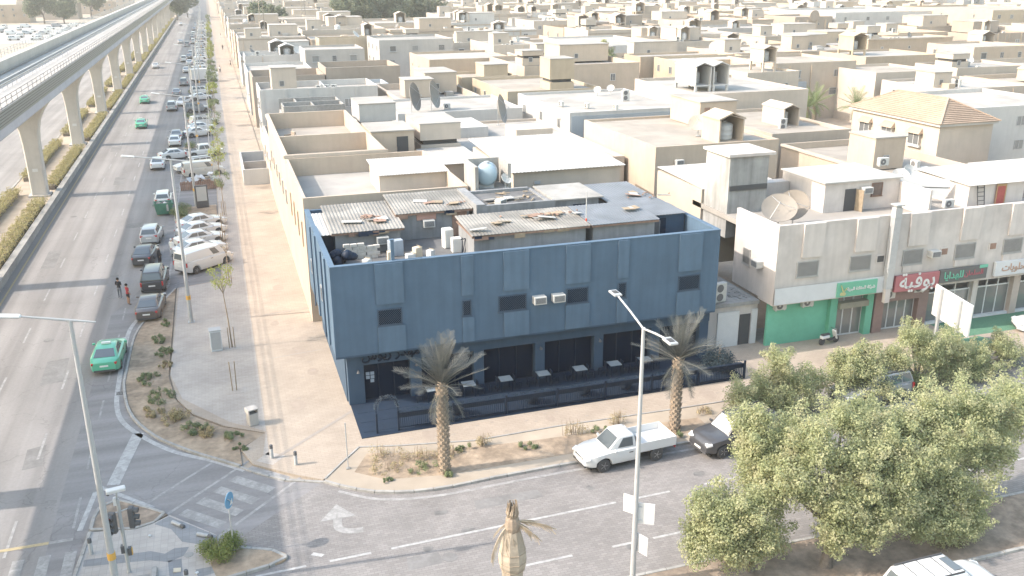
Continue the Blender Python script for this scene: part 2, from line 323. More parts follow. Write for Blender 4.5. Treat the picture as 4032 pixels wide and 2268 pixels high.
# ------------------------------------------------------------------ pavements
PZ = 0.13
pav = MB()
pav.prism([(-1.3,1200),(-1.3,75.6),(-4.75,74.6),(-4.7,56.7),(-4.2,53.0),(-3.3,50.7),(-1.6,48.6),(0.55,47.05),(-0.8,45.5),(-0.25,43.7),(1.75,41.95),(3.0,41.05),(4.15,42.45),(5.2,43.75),(7.2,43.25),(11.3,42.5),(16.1,42.65),(23.2,42.5),(31,42.5),(200,42.5),(200,66),(4.9,66),(4.9,1200)], -0.05, PZ)
PAVEMENT = struct(pav.build('pavement', PAVE))
# paving bands, the viaduct's shade put into their paler grey colour
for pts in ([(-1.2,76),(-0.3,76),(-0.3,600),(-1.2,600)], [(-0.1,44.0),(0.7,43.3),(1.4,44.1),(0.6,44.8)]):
    b = MB(); b.poly(pts, PZ+0.004); b.build('shade_toned_paving_band', PAVE_SHADE, PAVEMENT)
b = MB(); b.poly([(-4.7,48.9+8),(-3.9,53),(-1.3,49),(0.6,47.2),(0.3,44.6),(0.6,44.4),(0.6,75),(0.6,600),(-0.3,600),(-0.3,75.7),(-4.6,74.5)], PZ+0.004); b.build('shade_toned_paving_band', PAVE_SHADE, PAVEMENT)
for Y in (57.5,66,79,93,110,131,158): strip(PAVEMENT, [(1.5,Y),(4.85,Y+0.5)], 0.05, KERB, PZ+0.009, 'paving_joint')
strip(PAVEMENT, [(0.8,43.9),(5.5,48.2)], 0.22, M('grey brown paving strip',(0.30,0.265,0.235),0.9,0.08,4), PZ+0.008, 'paving_joint')

kerb_m = MB().box(-0.465,0.465,-0.08,0.08,-0.05,0.15).mesh('kerb_stone'); bevel_mesh(kerb_m, 0.015)
def kerb(pts, parent, step=0.95, z=0.0):
    P = [Vector((p[0],p[1])) for p in pts]; acc = 0; d = [0]
    for i in range(len(P)-1): d.append(d[-1]+(P[i+1]-P[i]).length)
    n = max(1,int(round(d[-1]/step))); L = d[-1]/n
    def at(s):
        for i in range(len(P)-1):
            if s <= d[i+1]+1e-6: return P[i]+(P[i+1]-P[i])*((s-d[i])/max(1e-6,d[i+1]-d[i]))
        return P[-1]
    for k in range(n):
        a, b = at(k*L), at((k+1)*L); c = (a+b)/2
        o = mobj('kerb_stone', kerb_m, KERB, parent); o.location = (c.x,c.y,z+random.uniform(-0.008,0.008)); o.rotation_euler.z = math.atan2(b.y-a.y,b.x-a.x)+random.uniform(-0.012,0.012); o.scale.x = (b-a).length/0.95
def longkerb(pts, parent, w=0.16, z1=0.15):
    b = MB()
    for i in range(len(pts)-1):
        b.bar((pts[i][0],pts[i][1],z1/2-0.02),(pts[i+1][0],pts[i+1][1],z1/2-0.02),w,z1+0.04)
    return b.build('kerb', KERB, parent)
# left planter bed
outer = smoothpath([(-4.9,74.6),(-6.6,68.5),(-7.3,64.7),(-7.4,58.9),(-7.35,55.8),(-6.65,51.7),(-5.15,48.5),(-3.4,46.3),(-1.8,44.7),(-0.9,43.8)], 4)
inner = [(-0.85,45.6),(0.5,47.0),(-1.7,48.5),(-3.4,50.6),(-4.3,53.0),(-4.8,56.7),(-4.85,74.5)]
b = MB(); b.prism([(p[0]+0.1,p[1]+0.05) for p in outer]+inner, -0.05, 0.11); PLANT_L = struct(b.build('corner_planter_bed', SOIL)); kerb(outer, PLANT_L)
kerb([(-0.9,43.8),(-0.2,43.0),(1.0,41.85),(3.05,40.95)], PAVEMENT, z=-0.06)
# right planter bed
outer = smoothpath([(3.05,40.95),(4.4,39.75),(5.9,38.95),(8.2,38.5),(11.3,38.65),(15.2,38.75),(21.8,38.85),(30,38.95)], 4)
b = MB(); b.prism(outer+[(30,42.5),(23.2,42.5),(16.1,42.65),(11.3,42.5),(7.2,43.25),(5.2,43.75),(4.15,42.45)], -0.05, 0.115); PLANT_R = struct(b.build('roadside_planter_bed', SAND)); kerb(outer, PLANT_R)
b = MB(); b.prism([(4.6,41.3),(6.0,40.1),(9,39.6),(14,39.6),(24,39.8),(24,41.2),(14,41.6),(8,42.3),(5.5,43)], 0.11, 0.122); b.build('bare_soil', SOIL, PLANT_R)
longkerb([(3.1,41.1),(4.15,42.5),(5.2,43.8),(7.2,43.3),(11.3,42.55),(16.1,42.7),(23.2,42.55),(30,42.55)], PLANT_R, 0.1, 0.16)
longkerb([(30,38.95),(60,39.2),(120,39.5)], PAVEMENT)
sheet('parking_strip', [(30,39),(120,39.5),(120,42.5),(30,42.5)], 0.02, SETT)
# islands of the junction
isl = [(-7.6,40.0),(-7.55,41.6),(-7.2,42.25),(-6.6,42.3),(-5.4,41.3),(-4.3,40.25),(-4.9,39.7),(-5.6,39.45)]
b = MB(); b.prism(isl, -0.03, 0.11); ISL = struct(b.build('traffic_island', SOIL_D)); kerb(isl+[isl[0]], ISL)
plaza = [(-7.6,39.8),(-5.6,39.4),(-4.9,39.65),(-4.2,40.15),(-2.1,37.75),(-2.5,36.9),(-2.3,35.6),(-2.0,34.6),(-1.5,32),(-8.2,32),(-7.9,36)]
b = MB(); b.prism(plaza, -0.03, 0.10); PLAZA = struct(b.build('paved_island', TILE_L))
for pts in ([(-4.85,39.55),(-4.25,40.05),(-2.1,37.7),(-2.45,37.0),(-3.6,37.7),(-4.1,38.9)], [(-7.6,37.6),(-4.9,37.4),(-4.3,37.0),(-3.9,37.3),(-3.3,37.2),(-3.5,36.6),(-4.1,36.3),(-4.9,36.7),(-7.6,37.1)], [(-4.15,36.4),(-3.6,36.4),(-3.3,32.2),(-3.8,32.2)], [(-3.0,35.4),(-2.35,35.4),(-2.2,34.9),(-2.9,34.8)]):
    b = MB(); b.poly(pts, 0.105); b.build('tile_band', TILE_D, PLAZA)
kerb([(-7.6,39.8),(-7.9,36),(-8.2,32.5)], PLAZA)
isl2 = smoothpath([(-2.45,36.9),(-1.2,36.45),(0.3,35.75),(0.75,35.25),(0.55,34.85),(-0.4,34.65),(-1.9,34.35)], 4)+[(-2.2,34.7),(-2.4,35.6)]
b = MB(); b.prism(isl2, -0.03, 0.11); ISL2 = struct(b.build('sign_island', SOIL)); kerb(isl2[:-2], ISL2)
isl3 = [(-7.7,35.6),(-5.7,36.2),(-5.0,35.4),(-5.2,33.0),(-7.9,33.0)]
b = MB(); b.prism([(-7.6,35.2),(-6.0,35.75),(-5.9,33.2),(-7.8,33.2)], 0.09, 0.125); b.build('planting_pit', SOIL, PLAZA)
# street median in front (trees stand on it), far carriageway beyond it
med = [(7.5,28.6),(8.4,29.2),(120,29.6),(120,26.0),(8.6,25.6),(7.6,26.2)]
b = MB(); b.prism(med, -0.03, 0.12); MEDIAN = struct(b.build('street_median', SOIL_D)); kerb([(7.5,28.6),(8.4,29.15),(60,29.4)], MEDIAN); kerb([(7.6,26.2),(8.6,25.65),(60,25.85)], MEDIAN)
# boulevard median under the viaduct with low wall
b = MB(); b.prism([(-24.4,-80),(-18.75,-80),(-18.75,1100),(-24.4,1100)], -0.03, 0.2); BMED = struct(b.build('boulevard_median', SAND))
longkerb([(-24.4,-80),(-24.4,1100)], BMED, 0.25, 0.25)
wall = MB(); wall.box(-0.25,0.25,-80,1100,0,0.72); wall.box(-0.29,0.29,-80,1100,0.721,0.78)
t = thing('low_median_wall', 'low grey wall along the planted strip under the viaduct', 'wall', (-18.55,0,0)); wall.build('wall_body', CONC_D, t)
for k in range(40): MB().box(-0.265,-0.0,0,0,0,0) if 0 else None
# parking bay dividers (rounded planters) along the boulevard
for (y0,y1,nm) in ((96.2,103.2,'a'),(139,143,'b'),(166,172,'c'),(207,213,'d')):
    pts = smoothpath([(-1.4,y0),(-4.4,y0+0.2),(-5.5,y0+1.2),(-5.6,(y0+y1)/2),(-5.5,y1-1.2),(-4.4,y1-0.2),(-1.4,y1)], 3)
    b = MB(); b.prism(list(reversed(pts)), -0.03, 0.12); o = struct(b.build('parking_planter_bed', SOIL)); kerb(pts, o, 1.2)
for k in range(9):
    y = 77.5+k*2.2
    if y < 95: strip(TURN, [(-5.0,y-1.6),(-1.6,y+1.0)], 0.1, PAINT_F, 0.018, 'bay_line')

# ================================================================== METRO VIADUCT
VX = -20.6
via = thing('elevated_metro_viaduct', 'pale concrete elevated metro viaduct on flared piers above the boulevard median', 'viaduct', (VX,114,0))
o = (VX,114,0)
Y0, Y1 = -120, 1250
def extr(name, sec, mat, y0=Y0, y1=Y1):
    b = MB(); n = len(sec); b.add([(x,y0,z) for x,z in sec]+[(x,y1,z) for x,z in sec], [(i,(i+1)%n,n+(i+1)%n,n+i) for i in range(n)]+[tuple(range(n-1,-1,-1)),tuple(range(n,2*n))])
    return b.build(name, mat, via, o)
extr('girder', [(-18.9,11.05),(-17.1,11.35),(-17.0,11.5),(-17.0,12.2),(-25.2,12.2),(-25.2,11.5),(-25.1,11.35),(-22.3,11.05)], CONC_SHADE)
extr('deck_slab', [(-17.25,12.203),(-17.25,12.9),(-25.0,12.9),(-25.0,12.203)], CONC_L)
extr('track_plinth', [(-19.75,12.903),(-19.75,13.12),(-21.5,13.12),(-21.5,12.903)], CONC_L)
extr('track_plinth', [(-22.2,12.903),(-22.2,13.12),(-23.9,13.12),(-23.9,12.903)], CONC_D)
extr('parapet_wall', [(-24.25,12.903),(-24.25,14.35),(-25.15,14.35),(-25.15,12.903)], CONC)
for x in (-20.0,-21.3,-22.4,-23.7): extr('rail', [(x-0.06,13.123),(x+0.06,13.123),(x+0.06,13.3),(x-0.06,13.3)], RAILM)
for x in (-19.45,-21.9): extr('power_rail', [(x-0.09,12.903),(x+0.09,12.903),(x+0.09,13.42),(x-0.09,13.42)], STEEL)
# louvred side screen: one panel per bay, each with 11 blades and posts
bay = 34.6
lm = MB()
for k in range(6): lm.obox((0.02,0,12.34+k*0.235),(0.05,bay-0.05,0.15),0,0,0,R(-25))
lm.box(-0.10,-0.07,-bay/2,bay/2,12.2,13.56,1)
lm.box(-0.06,0.06,-bay/2+0.02,bay/2-0.02,13.565,13.62)
for z in (14.05,14.4): lm.box(-0.09,-0.05,-bay/2+0.02,bay/2-0.02,z,z+0.045)
for y in np.arange(-bay/2+1.2,bay/2,2.4): lm.box(-0.09,-0.05,float(y)-0.025,float(y)+0.025,13.62,14.4)
lmm = lm.mesh('louvre_screen')
slab_m = MB().box(-19.4-VX,-17.12-VX,-0.5,0.5,0,0.1).mesh('walkway_slab')
post_m = MB().box(-0.03,0.03,-0.03,0.03,0,1.0).mesh('railing_post')
for k in range(-5,30):
    yc = k*bay
    ob = mobj('louvre_screen', lmm, [LOUV, M('dark screen backing',(0.06,0.058,0.056),0.7)], via); ob.location = (-16.98-VX, yc, 0)
extr('walkway_plinth', [(-17.3,12.903),(-17.3,13.5),(-19.3,13.5),(-19.3,12.903)], CONC_D)
slab_b = MB()
for i, y in enumerate(np.arange(40,900,1.2)):
    if y < 330:
        ob = mobj('walkway_slab', slab_m, CONC_L, via); ob.location = (0, y-114, 13.56)
    else: slab_b.box(-19.4,-17.12,y-0.5,y+0.5,13.56,13.66)
ob = slab_b.build('far_walkway_slabs', CONC_L, via, o); ob['kind'] = 'stuff'
rl = MB()
for z in (13.95,14.15): rl.box(-19.66,-19.62,Y0,Y1,z,z+0.04)
for y in np.arange(-20,900,2.4): rl.box(-19.66,-19.62,y,y+0.05,13.3,14.19)
rl.build('walkway_railing', STEEL, via, o)
rl = MB()
for z in (14.75,15.05,15.35): rl.box(-25.12,-25.08,Y0,Y1,z,z+0.045)
rl.build('guard_rail', STEEL, via, o)
for y in np.arange(60,420,2.2):
    ob = mobj('railing_post', post_m, STEEL, via); ob.location = (-25.1-VX, y-114, 14.36)
# piers
pr = MB(); lev = [(0,0.84,0.8),(4,0.84,0.8),(6.2,0.88,0.8),(7.6,1.0,0.82),(8.8,1.3,0.85),(9.7,1.75,0.9),(10.4,2.25,0.95),(10.85,2.62,1.0),(11.045,2.7,1.0)]
vs = []; fs = []; c = 0.14
for z, hx, hy in lev:
    vs += [(-hx+c,-hy,z),(hx-c,-hy,z),(hx,-hy+c,z),(hx,hy-c,z),(hx-c,hy,z),(-hx+c,hy,z),(-hx,hy-c,z),(-hx,-hy+c,z)]
for i in range(len(lev)-1):
    for k in range(8): fs.append((i*8+k,i*8+(k+1)%8,(i+1)*8+(k+1)%8,(i+1)*8+k))
pr.add(vs, fs); prm = pr.mesh('pier'); smooth_mesh(prm, 35)
plate_m = MB().box(-0.28,0.28,-0.83,-0.802,3.1,3.45).mesh('number_plate')
bear_m = MB().box(1.2,2.2,-0.5,0.5,10.9,11.2).box(-2.2,-1.2,-0.5,0.5,10.9,11.2).mesh('bearing')
foot_m = MB().box(-1.15,1.15,-1.05,1.05,0.1,0.42).mesh('pier_footing')
for k in range(-3,26):
    for nm, me, mt in (('pier',prm,CONC),('pier_plate',plate_m,WHITE),('pier_footing',foot_m,CONC)):
        if nm == 'pier_plate' and k > 8: continue
        ob = mobj(nm, me, mt, via); ob.location = (0.1, k*bay, 0)

# repair patches, tyre-darkened tracks, manholes and oil spots
PATCH = M('dark asphalt patch',(0.195,0.188,0.184),0.85,0.12,5,bump=0.15,stain=0.15,scale2=0.8); OIL = M('oil stain',(0.16,0.155,0.15),0.6,0.2,3,stain=0.3,scale2=1.5)
def blob(parent, x, y, rx, ry, mat, z, name, n=14):
    mark(parent, [(x+rx*math.cos(2*math.pi*k/n)*random.uniform(.7,1.1), y+ry*math.sin(2*math.pi*k/n)*random.uniform(.7,1.1)) for k in range(n)], mat, z, name)
for (x,y,w_,l_) in ((-12.4,58,1.3,4.2),(-16.2,84,1.1,6.0),(-10.2,96,1.6,2.2),(-13.2,118,1.2,5.0),(-15.6,142,1.4,4),(-11.6,47,0.9,2.6)): mark(ROAD, [(x,y),(x+w_,y+0.2),(x+w_-0.1,y+l_),(x-0.1,y+l_-0.3)], PATCH, 0.0095, 'asphalt_patch')
for (x,y,w_,l_) in ((9.6,36.2,3.4,0.8),(20.5,32.4,2.4,1.1),(5.6,32.6,1.6,0.9),(27,36.4,4.0,0.7)): mark(SIDE, [(x,y),(x+w_,y+0.1),(x+w_-0.1,y+l_),(x+0.1,y+l_)], PATCH, 0.0195, 'asphalt_patch')
for (x,y) in ((-13.0,66),(-9.9,80),(-15.8,103)): b = MB(); b.lathe([(0.34,0.008),(0.34,0.014)],18,(x,y,0)); b.build('manhole_cover', PATCH, ROAD)
for (x,y) in ((12.5,36.6),(7.5,33.0),(22.6,33.2)): b = MB(); b.lathe([(0.34,0.018),(0.34,0.024)],18,(x,y,0)); b.build('manhole_cover', PATCH, SIDE)
for k in range(16): blob(TURN, random.uniform(-7,-2), random.uniform(78,170), random.uniform(.2,.5), random.uniform(.3,.8), OIL, 0.0145, 'oil_stain')
for k in range(14): blob(SIDE, random.uniform(6,30), random.uniform(31,38), random.uniform(.15,.5), random.uniform(.1,.25), OIL, 0.0205, 'oil_stain')
for (x,y,a) in ((2.6,50,0.5),(3.4,58,0.7),(3.0,72,0.5),(2.2,64,0.35),(3.9,54.5,0.4),(9,44.0,0.4),(16,43.7,0.3),(26,43.6,0.5)): blob(PAVEMENT, x, y, a, a*1.6, M('pavement stain',(0.32,0.265,0.22),0.9,0.1,4), PZ+0.004, 'pavement_stain')
for k in range(40): 
    x, y = random.choice(((random.uniform(6,29),random.uniform(42.9,44.4)),(random.uniform(2,4.6),random.uniform(47,90)),(random.uniform(31,46),random.uniform(43,47.8)))); mark(PAVEMENT, [(x,y),(x+0.2,y),(x+0.2,y+0.1),(x,y+0.1)], M('grey brown paving strip',(0.30,0.265,0.235),0.9,0.08,4), PZ+0.0105, 'dark_paver')
# ================================================================== SHARED SMALL BUILDERS
BLUE = M('slate blue painted facade', (0.08,0.13,0.192), 0.8, 0.04, 1.5, stain=0.07, streak=0.10, scale2=0.35)
BLUE_L = M('lighter slate blue paint', (0.094,0.148,0.213), 0.8, 0.05, 1.5, stain=0.08, streak=0.12)
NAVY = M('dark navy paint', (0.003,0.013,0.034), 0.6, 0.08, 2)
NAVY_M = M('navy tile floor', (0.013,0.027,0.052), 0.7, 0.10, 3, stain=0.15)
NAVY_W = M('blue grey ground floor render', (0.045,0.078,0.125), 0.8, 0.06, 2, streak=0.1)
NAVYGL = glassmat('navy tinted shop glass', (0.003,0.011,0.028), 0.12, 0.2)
GREYW = M('stained roof wall plaster', (0.25,0.255,0.265), 0.9, 0.08, 2, stain=0.15, streak=0.2, bump=0.15)
ROOFD = M('dusty flat roof', (0.14,0.14,0.142), 0.95, 0.14, 1.5, stain=0.2, bump=0.2)
SHEETG = M('grey weathered corrugated sheet', (0.235,0.22,0.20), 0.6, 0.14, 1.0, stain=0.3, scale2=0.5)
SHEETB = M('blue grey corrugated sheet', (0.15,0.165,0.187), 0.6, 0.08, 1.0, stain=0.12, scale2=0.5)
WOOD = M('weathered wood', (0.29,0.23,0.165), 0.9, 0.2, 4)

def corr(name, x0, x1, y0, y1, z0, z1, mat, parent, o, pitch=0.22, amp=0.03, axis='X', th=0.03):
    """corrugated sheet: ribs run along Y (front z0 at y0, back z1 at y1)"""
    b = MB(); n = max(4,int((x1-x0)/pitch*2)); vs = []
    for i in range(n+1):
        x = x0+(x1-x0)*i/n; a = amp if i % 2 else 0
        vs += [(x,y0,z0+a),(x,y1,z1+a),(x,y1,z1+a-th),(x,y0,z0+a-th)]
    fs = []
    for i in range(n):
        p, q = i*4, i*4+4
        fs += [(p,q,q+1,p+1),(p+3,p+2,q+2,q+3),(p,p+3,q+3,q),(p+1,q+1,q+2,p+2)]
    fs += [(0,1,2,3),(n*4,n*4+3,n*4+2,n*4+1)]
    return b.add(vs, fs).build(name, mat, parent, o)

_wm = {}
def window_meshes(w, h, style):
    """window lying in the XZ plane, outside towards -Y, origin at lower left"""
    k = (round(w,2), round(h,2), style)
    if k in _wm: return _wm[k]
    fr = MB(); f = 0.06
    fr.box(0,w,-0.05,0.02,0,f); fr.box(0,w,-0.05,0.02,h-f,h); fr.box(0,f,-0.05,0.02,f,h-f); fr.box(w-f,w,-0.05,0.02,f,h-f)
    if style in ('slide','plain') and w > 0.8: fr.box(w/2-0.03,w/2+0.03,-0.04,0.02,f,h-f)
    if style == 'diag':
        n = int((w+h)/0.13)
        for i in range(1,n):
            t = i*0.13; a = (t,0) if t <= w else (w,t-w); c = (0,t) if t <= h else (t-h,h)
            p0 = (max(0,t-h), min(t,h)); p1 = (min(t,w), max(0,t-w))
            fr.bar((w-p0[0],-0.06,p0[1]),(w-p1[0],-0.06,p1[1]),0.022,0.022)
        fr.box(-0.04,w+0.04,-0.09,-0.0,-0.06,-0.001)
    if style == 'bars':
        for i in range(1,int(w/0.14)): fr.box(i*0.14-0.01,i*0.14+0.01,-0.06,-0.04,f,h-f)
        for i in range(1,3): fr.box(f,w-f,-0.055,-0.045,h*i/3-0.01,h*i/3+0.01)
    if style == 'hood':
        fr.box(-0.12,w+0.12,-0.18,0,-0.12,-0.001); fr.box(-0.10,w+0.10,-0.14,0,h+0.001,h+0.1)
    pn = MB(); pn.box(f,w-f,-0.012,0.015,f,h-f)
    _wm[k] = (fr.mesh('window'), pn.mesh('pane')); return _wm[k]
def window(parent, x, y, z, w, h, style='diag', fm=None, gm=None, rz=0, loc=True):
    a, b = window_meshes(w, h, style)
    wo_ = mobj('window', a, fm or STEEL, parent); wo_.location = (x,y,z); wo_.rotation_euler.z = rz
    if style in ('diag','bars'): wo_.name = 'barred_window'
    pa = mobj('pane', b, gm or GLASS, wo_); return wo_

_acm = {}
def ac_meshes(kind):
    if kind in _acm: return _acm[kind]
    if kind == 'split':     # outdoor unit, fan towards -Y
        c = MB(); c.box(-0.43,0.43,-0.16,0.16,0.06,0.66); cm = c.mesh('casing'); bevel_mesh(cm, 0.02)
        f = MB(); f.lathe([(0.235,-0.182),(0.235,-0.162)],18,(-0.1,0,0.36),0,'Y'); fm = f.mesh('fan')
        h = MB(); h.lathe([(0.07,-0.188),(0.07,-0.183)],10,(-0.1,0,0.36),0,'Y'); h.box(-0.36,-0.30,-0.14,0.14,0,0.06); h.box(0.30,0.36,-0.14,0.14,0,0.06)
        for r in (0.11,0.155,0.2):
            pass
        hm = h.mesh('feet'); _acm[kind] = [('casing',cm,ACW),('fan',fm,ACG),('feet',hm,ACW)]
    elif kind == 'tall':
        c = MB(); c.box(-0.47,0.47,-0.19,0.19,0.06,1.36); cm = c.mesh('casing'); bevel_mesh(cm, 0.02)
        f = MB(); f.lathe([(0.27,-0.212),(0.27,-0.192)],18,(-0.08,0,0.4),0,'Y'); f.lathe([(0.27,-0.212),(0.27,-0.192)],18,(-0.08,0,1.02),0,'Y')
        h = MB(); h.box(-0.4,-0.34,-0.17,0.17,0,0.06); h.box(0.34,0.4,-0.17,0.17,0,0.06); _acm[kind] = [('casing',cm,ACW),('fan',f.mesh('fan'),ACG),('feet',h.mesh('feet'),ACW)]
    else:                   # window unit sticking out of a wall towards -Y
        c = MB(); c.box(-0.38,0.38,-0.5,0.0,0,0.46); cm = c.mesh('casing'); bevel_mesh(cm, 0.015)
        f = MB(); f.box(-0.30,0.30,-0.515,-0.502,0.07,0.40)
        l = MB()
        for k in range(4): l.box(-0.384,-0.381,-0.42+k*0.1,-0.36+k*0.1,0.12,0.36)
        for k in range(5): l.box(-0.28,0.28,-0.525,-0.516,0.1+k*0.06,0.112+k*0.06)
        _acm[kind] = [('casing',cm,ACW),('grille',f.mesh('grille'),ACG),('louvre',l.mesh('louvre'),STEEL)]
    return _acm[kind]
def ac(loc, rz, label, kind='split', group='air conditioners', cat='air conditioner'):
    t = thing('window_air_conditioner' if kind == 'window' else 'outdoor_air_conditioner', label, cat, loc, rz, group)
    for n, me, m in ac_meshes(kind): mobj(n, me, m, t)
    return t
_ds = {}
def dish(loc, rz, label, r=1.0, mat=None, tilt=50, group='satellite dishes'):
    t = thing('satellite_dish', label, 'satellite dish', loc, rz, group)
    k = (r,tilt)
    if k not in _ds:
        b = MB(); prof = [(r*q, 0.30*r*q*q) for q in (0.03,0.25,0.5,0.75,1.0)]
        vs = []; fs = []; n = 24
        Mx = Matrix.Translation((0,0,r*0.95+0.25)) @ Matrix.Rotation(R(90-tilt),4,'X')
        for dz in (0,-0.03):
            for (rr,z) in prof:
                for i in range(n): vs.append(Mx @ Vector((rr*math.cos(2*math.pi*i/n), rr*math.sin(2*math.pi*i/n), z+dz)))
        m = len(prof)
        for s_ in (0,1):
            for j in range(m-1):
                for i in range(n): fs.append((s_*m*n+j*n+i, s_*m*n+j*n+(i+1)%n, s_*m*n+(j+1)*n+(i+1)%n, s_*m*n+(j+1)*n+i))
        for i in range(n): fs.append(((m-1)*n+i,(m-1)*n+(i+1)%n,m*n+(m-1)*n+(i+1)%n,m*n+(m-1)*n+i))
        b.add(vs, fs); me = b.mesh('reflector'); smooth_mesh(me, 40)
        s = MB(); s.tube([(0,0.05,0),(0,0.05,r*0.95+0.2)],0.05,8); s.box(-0.2,0.2,-0.15,0.25,0,0.04)
        for a in (0,120,240):
            p = Mx @ Vector((r*0.9*math.cos(R(a)), r*0.9*math.sin(R(a)), 0.27*r)); q = Mx @ Vector((0,0,r*0.75)); s.tube([p,q],0.015,5)
        s.lathe([(0.05,-0.06),(0.05,0.06)],8,tuple(Mx @ Vector((0,0,r*0.75))))
        _ds[k] = (me, s.mesh('mount'))
    mobj('reflector', _ds[k][0], mat or DISH, t); mobj('mount', _ds[k][1], STEEL, t); return t
_tk = {}
def tank(loc, label, r=0.8, h=1.5, mat=None, axis='Z', rz=0, group='rooftop water tanks'):
    t = thing('water_tank', label, 'water tank', loc, rz, group); k = (r,h,axis)
    if k not in _tk:
        b = MB()
        if axis == 'Z':
            b.lathe([(r*0.9,0),(r,0.08),(r,h*0.3),(r*1.02,h*0.32),(r,h*0.34),(r,h*0.62),(r*1.02,h*0.64),(r,h*0.66),(r,h*0.9),(r*0.85,h),(r*0.4,h*1.08)],20)
        else:
            b.lathe([(r*0.3,-h/2),(r*0.75,-h/2+0.08),(r*0.95,-h/2+0.2),(r,-h/2+0.35),(r,h/2-0.35),(r*0.95,h/2-0.2),(r*0.75,h/2-0.08),(r*0.3,h/2)],20,(0,0,r+0.15),0,axis)
        me = b.mesh('shell'); smooth_mesh(me, 40)
        l = MB(); zt = h*1.08 if axis == 'Z' else 2*r+0.14
        l.lathe([(r*0.28,zt),(r*0.28,zt+0.1),(r*0.2,zt+0.14)],12)
        if axis != 'Z': l.box(-r*0.7,r*0.7,-h*0.35,-h*0.25,0,0.3); l.box(-r*0.7,r*0.7,h*0.25,h*0.35,0,0.3)
        _tk[k] = (me, l.mesh('lid'))
    mobj('shell', _tk[k][0], mat or TANKW, t); mobj('lid', _tk[k][1], STEEL, t); return t

def arabic(name, text, mat, parent, loc, size, width=None, depth=0.03, rx=90):
    cu = bpy.data.curves.new(name, 'FONT'); cu.body = text; cu.size = size; cu.extrude = depth; cu.align_x = 'CENTER'; cu.align_y = 'CENTER'; cu.offset = 0.012*size
    to = bpy.data.objects.new(name, cu); COL.objects.link(to)
    dg = bpy.context.evaluated_depsgraph_get(); dg.update()
    me = bpy.data.meshes.new_from_object(to.evaluated_get(dg)); bpy.data.objects.remove(to)
    xs = [v.co.x for v in me.vertices]; w = max(xs)-min(xs) if xs else 1; sc = (width/w) if width else 1
    cx_ = (max(xs)+min(xs))/2 if xs else 0; ys = [v.co.y for v in me.vertices]; cy_ = (max(ys)+min(ys))/2 if ys else 0
    for v in me.vertices: v.co = Vector(((v.co.x-cx_)*sc, v.co.z, (v.co.y-cy_)*sc))
    me.materials.clear(); ob = mobj(name, me, mat, parent); ob.location = loc; return ob
# Arabic lettering in joined presentation forms, laid out left to right as seen
T_BUFFET = '\ufe94\ufef4\ufed3\ufeee\ufe91'
T_SALMAN = '\ufee5\ufe8e\ufee4\ufee0\ufeb4\ufedf\ufe8d'
T_GIFTS = '\ufe8e\ufef3\ufe8d\ufeaa\ufeec\ufee0\ufedf'
T_GREEN = '\ufe94\ufef3\ufeae\ufe92\ufedf\ufe8d \ufe93\ufefc\ufed8\ufee4\ufedf\ufe8d \ufe94\ufedb\ufeae\ufeb7'
T_SWEETS = '\ufe95\ufe8e\ufef3\ufeee\ufee0\ufea4\ufee0\ufedf \ufe8e\ufee7\ufe8e\ufeeb'
T_BLUE = '\ufeb1\ufeee\ufef3\ufead \ufead\ufeaa\ufeec\ufee3'

def leaves(name, pts, nrm, size, mat, parent=None, aspect=0.55, o=(0,0,0)):
    """many leaf-sized rhombic faces in one mesh"""
    pts = np.asarray(pts, float)-np.array(o); nrm = np.asarray(nrm, float); N = len(pts)
    nrm /= np.linalg.norm(nrm,axis=1,keepdims=True)+1e-9
    a = rng.normal(size=(N,3)); t = np.cross(nrm,a); t /= np.linalg.norm(t,axis=1,keepdims=True)+1e-9; bt = np.cross(nrm,t)
    s = (np.asarray(size)*np.ones(N))[:,None]
    V = np.stack([pts-t*s*0.5, pts+bt*s*0.5*aspect+nrm*s*0.08, pts+t*s*0.5, pts-bt*s*0.5*aspect+nrm*s*0.08],1).reshape(-1,3)
    me = bpy.data.meshes.new(name); me.vertices.add(4*N); me.vertices.foreach_set('co', V.ravel().astype(np.float32))
    me.loops.add(4*N); me.loops.foreach_set('vertex_index', np.arange(4*N,dtype=np.int32))
    me.polygons.add(N); me.polygons.foreach_set('loop_start', np.arange(0,4*N,4,dtype=np.int32)); me.polygons.foreach_set('loop_total', np.full(N,4,dtype=np.int32))
    me.update(calc_edges=True); return mobj(name, me, mat, parent)
def clump_cloud(centers, radii, per, flat=0.85, shell=0.45):
    P = []; Nn = []
    for c, r in zip(centers, radii):
        n = int(per*(r/0.6)**2); d = rng.normal(size=(n,3)); d /= np.linalg.norm(d,axis=1,keepdims=True)
        u = shell+(1-shell)*rng.random(n)**0.6
        P.append(np.array(c)+d*(r*u)[:,None]*np.array([1,1,flat])); Nn.append(d*0.8+rng.normal(size=(n,3))*0.5+np.array([0,0,0.35]))
    return np.concatenate(P), np.concatenate(Nn)

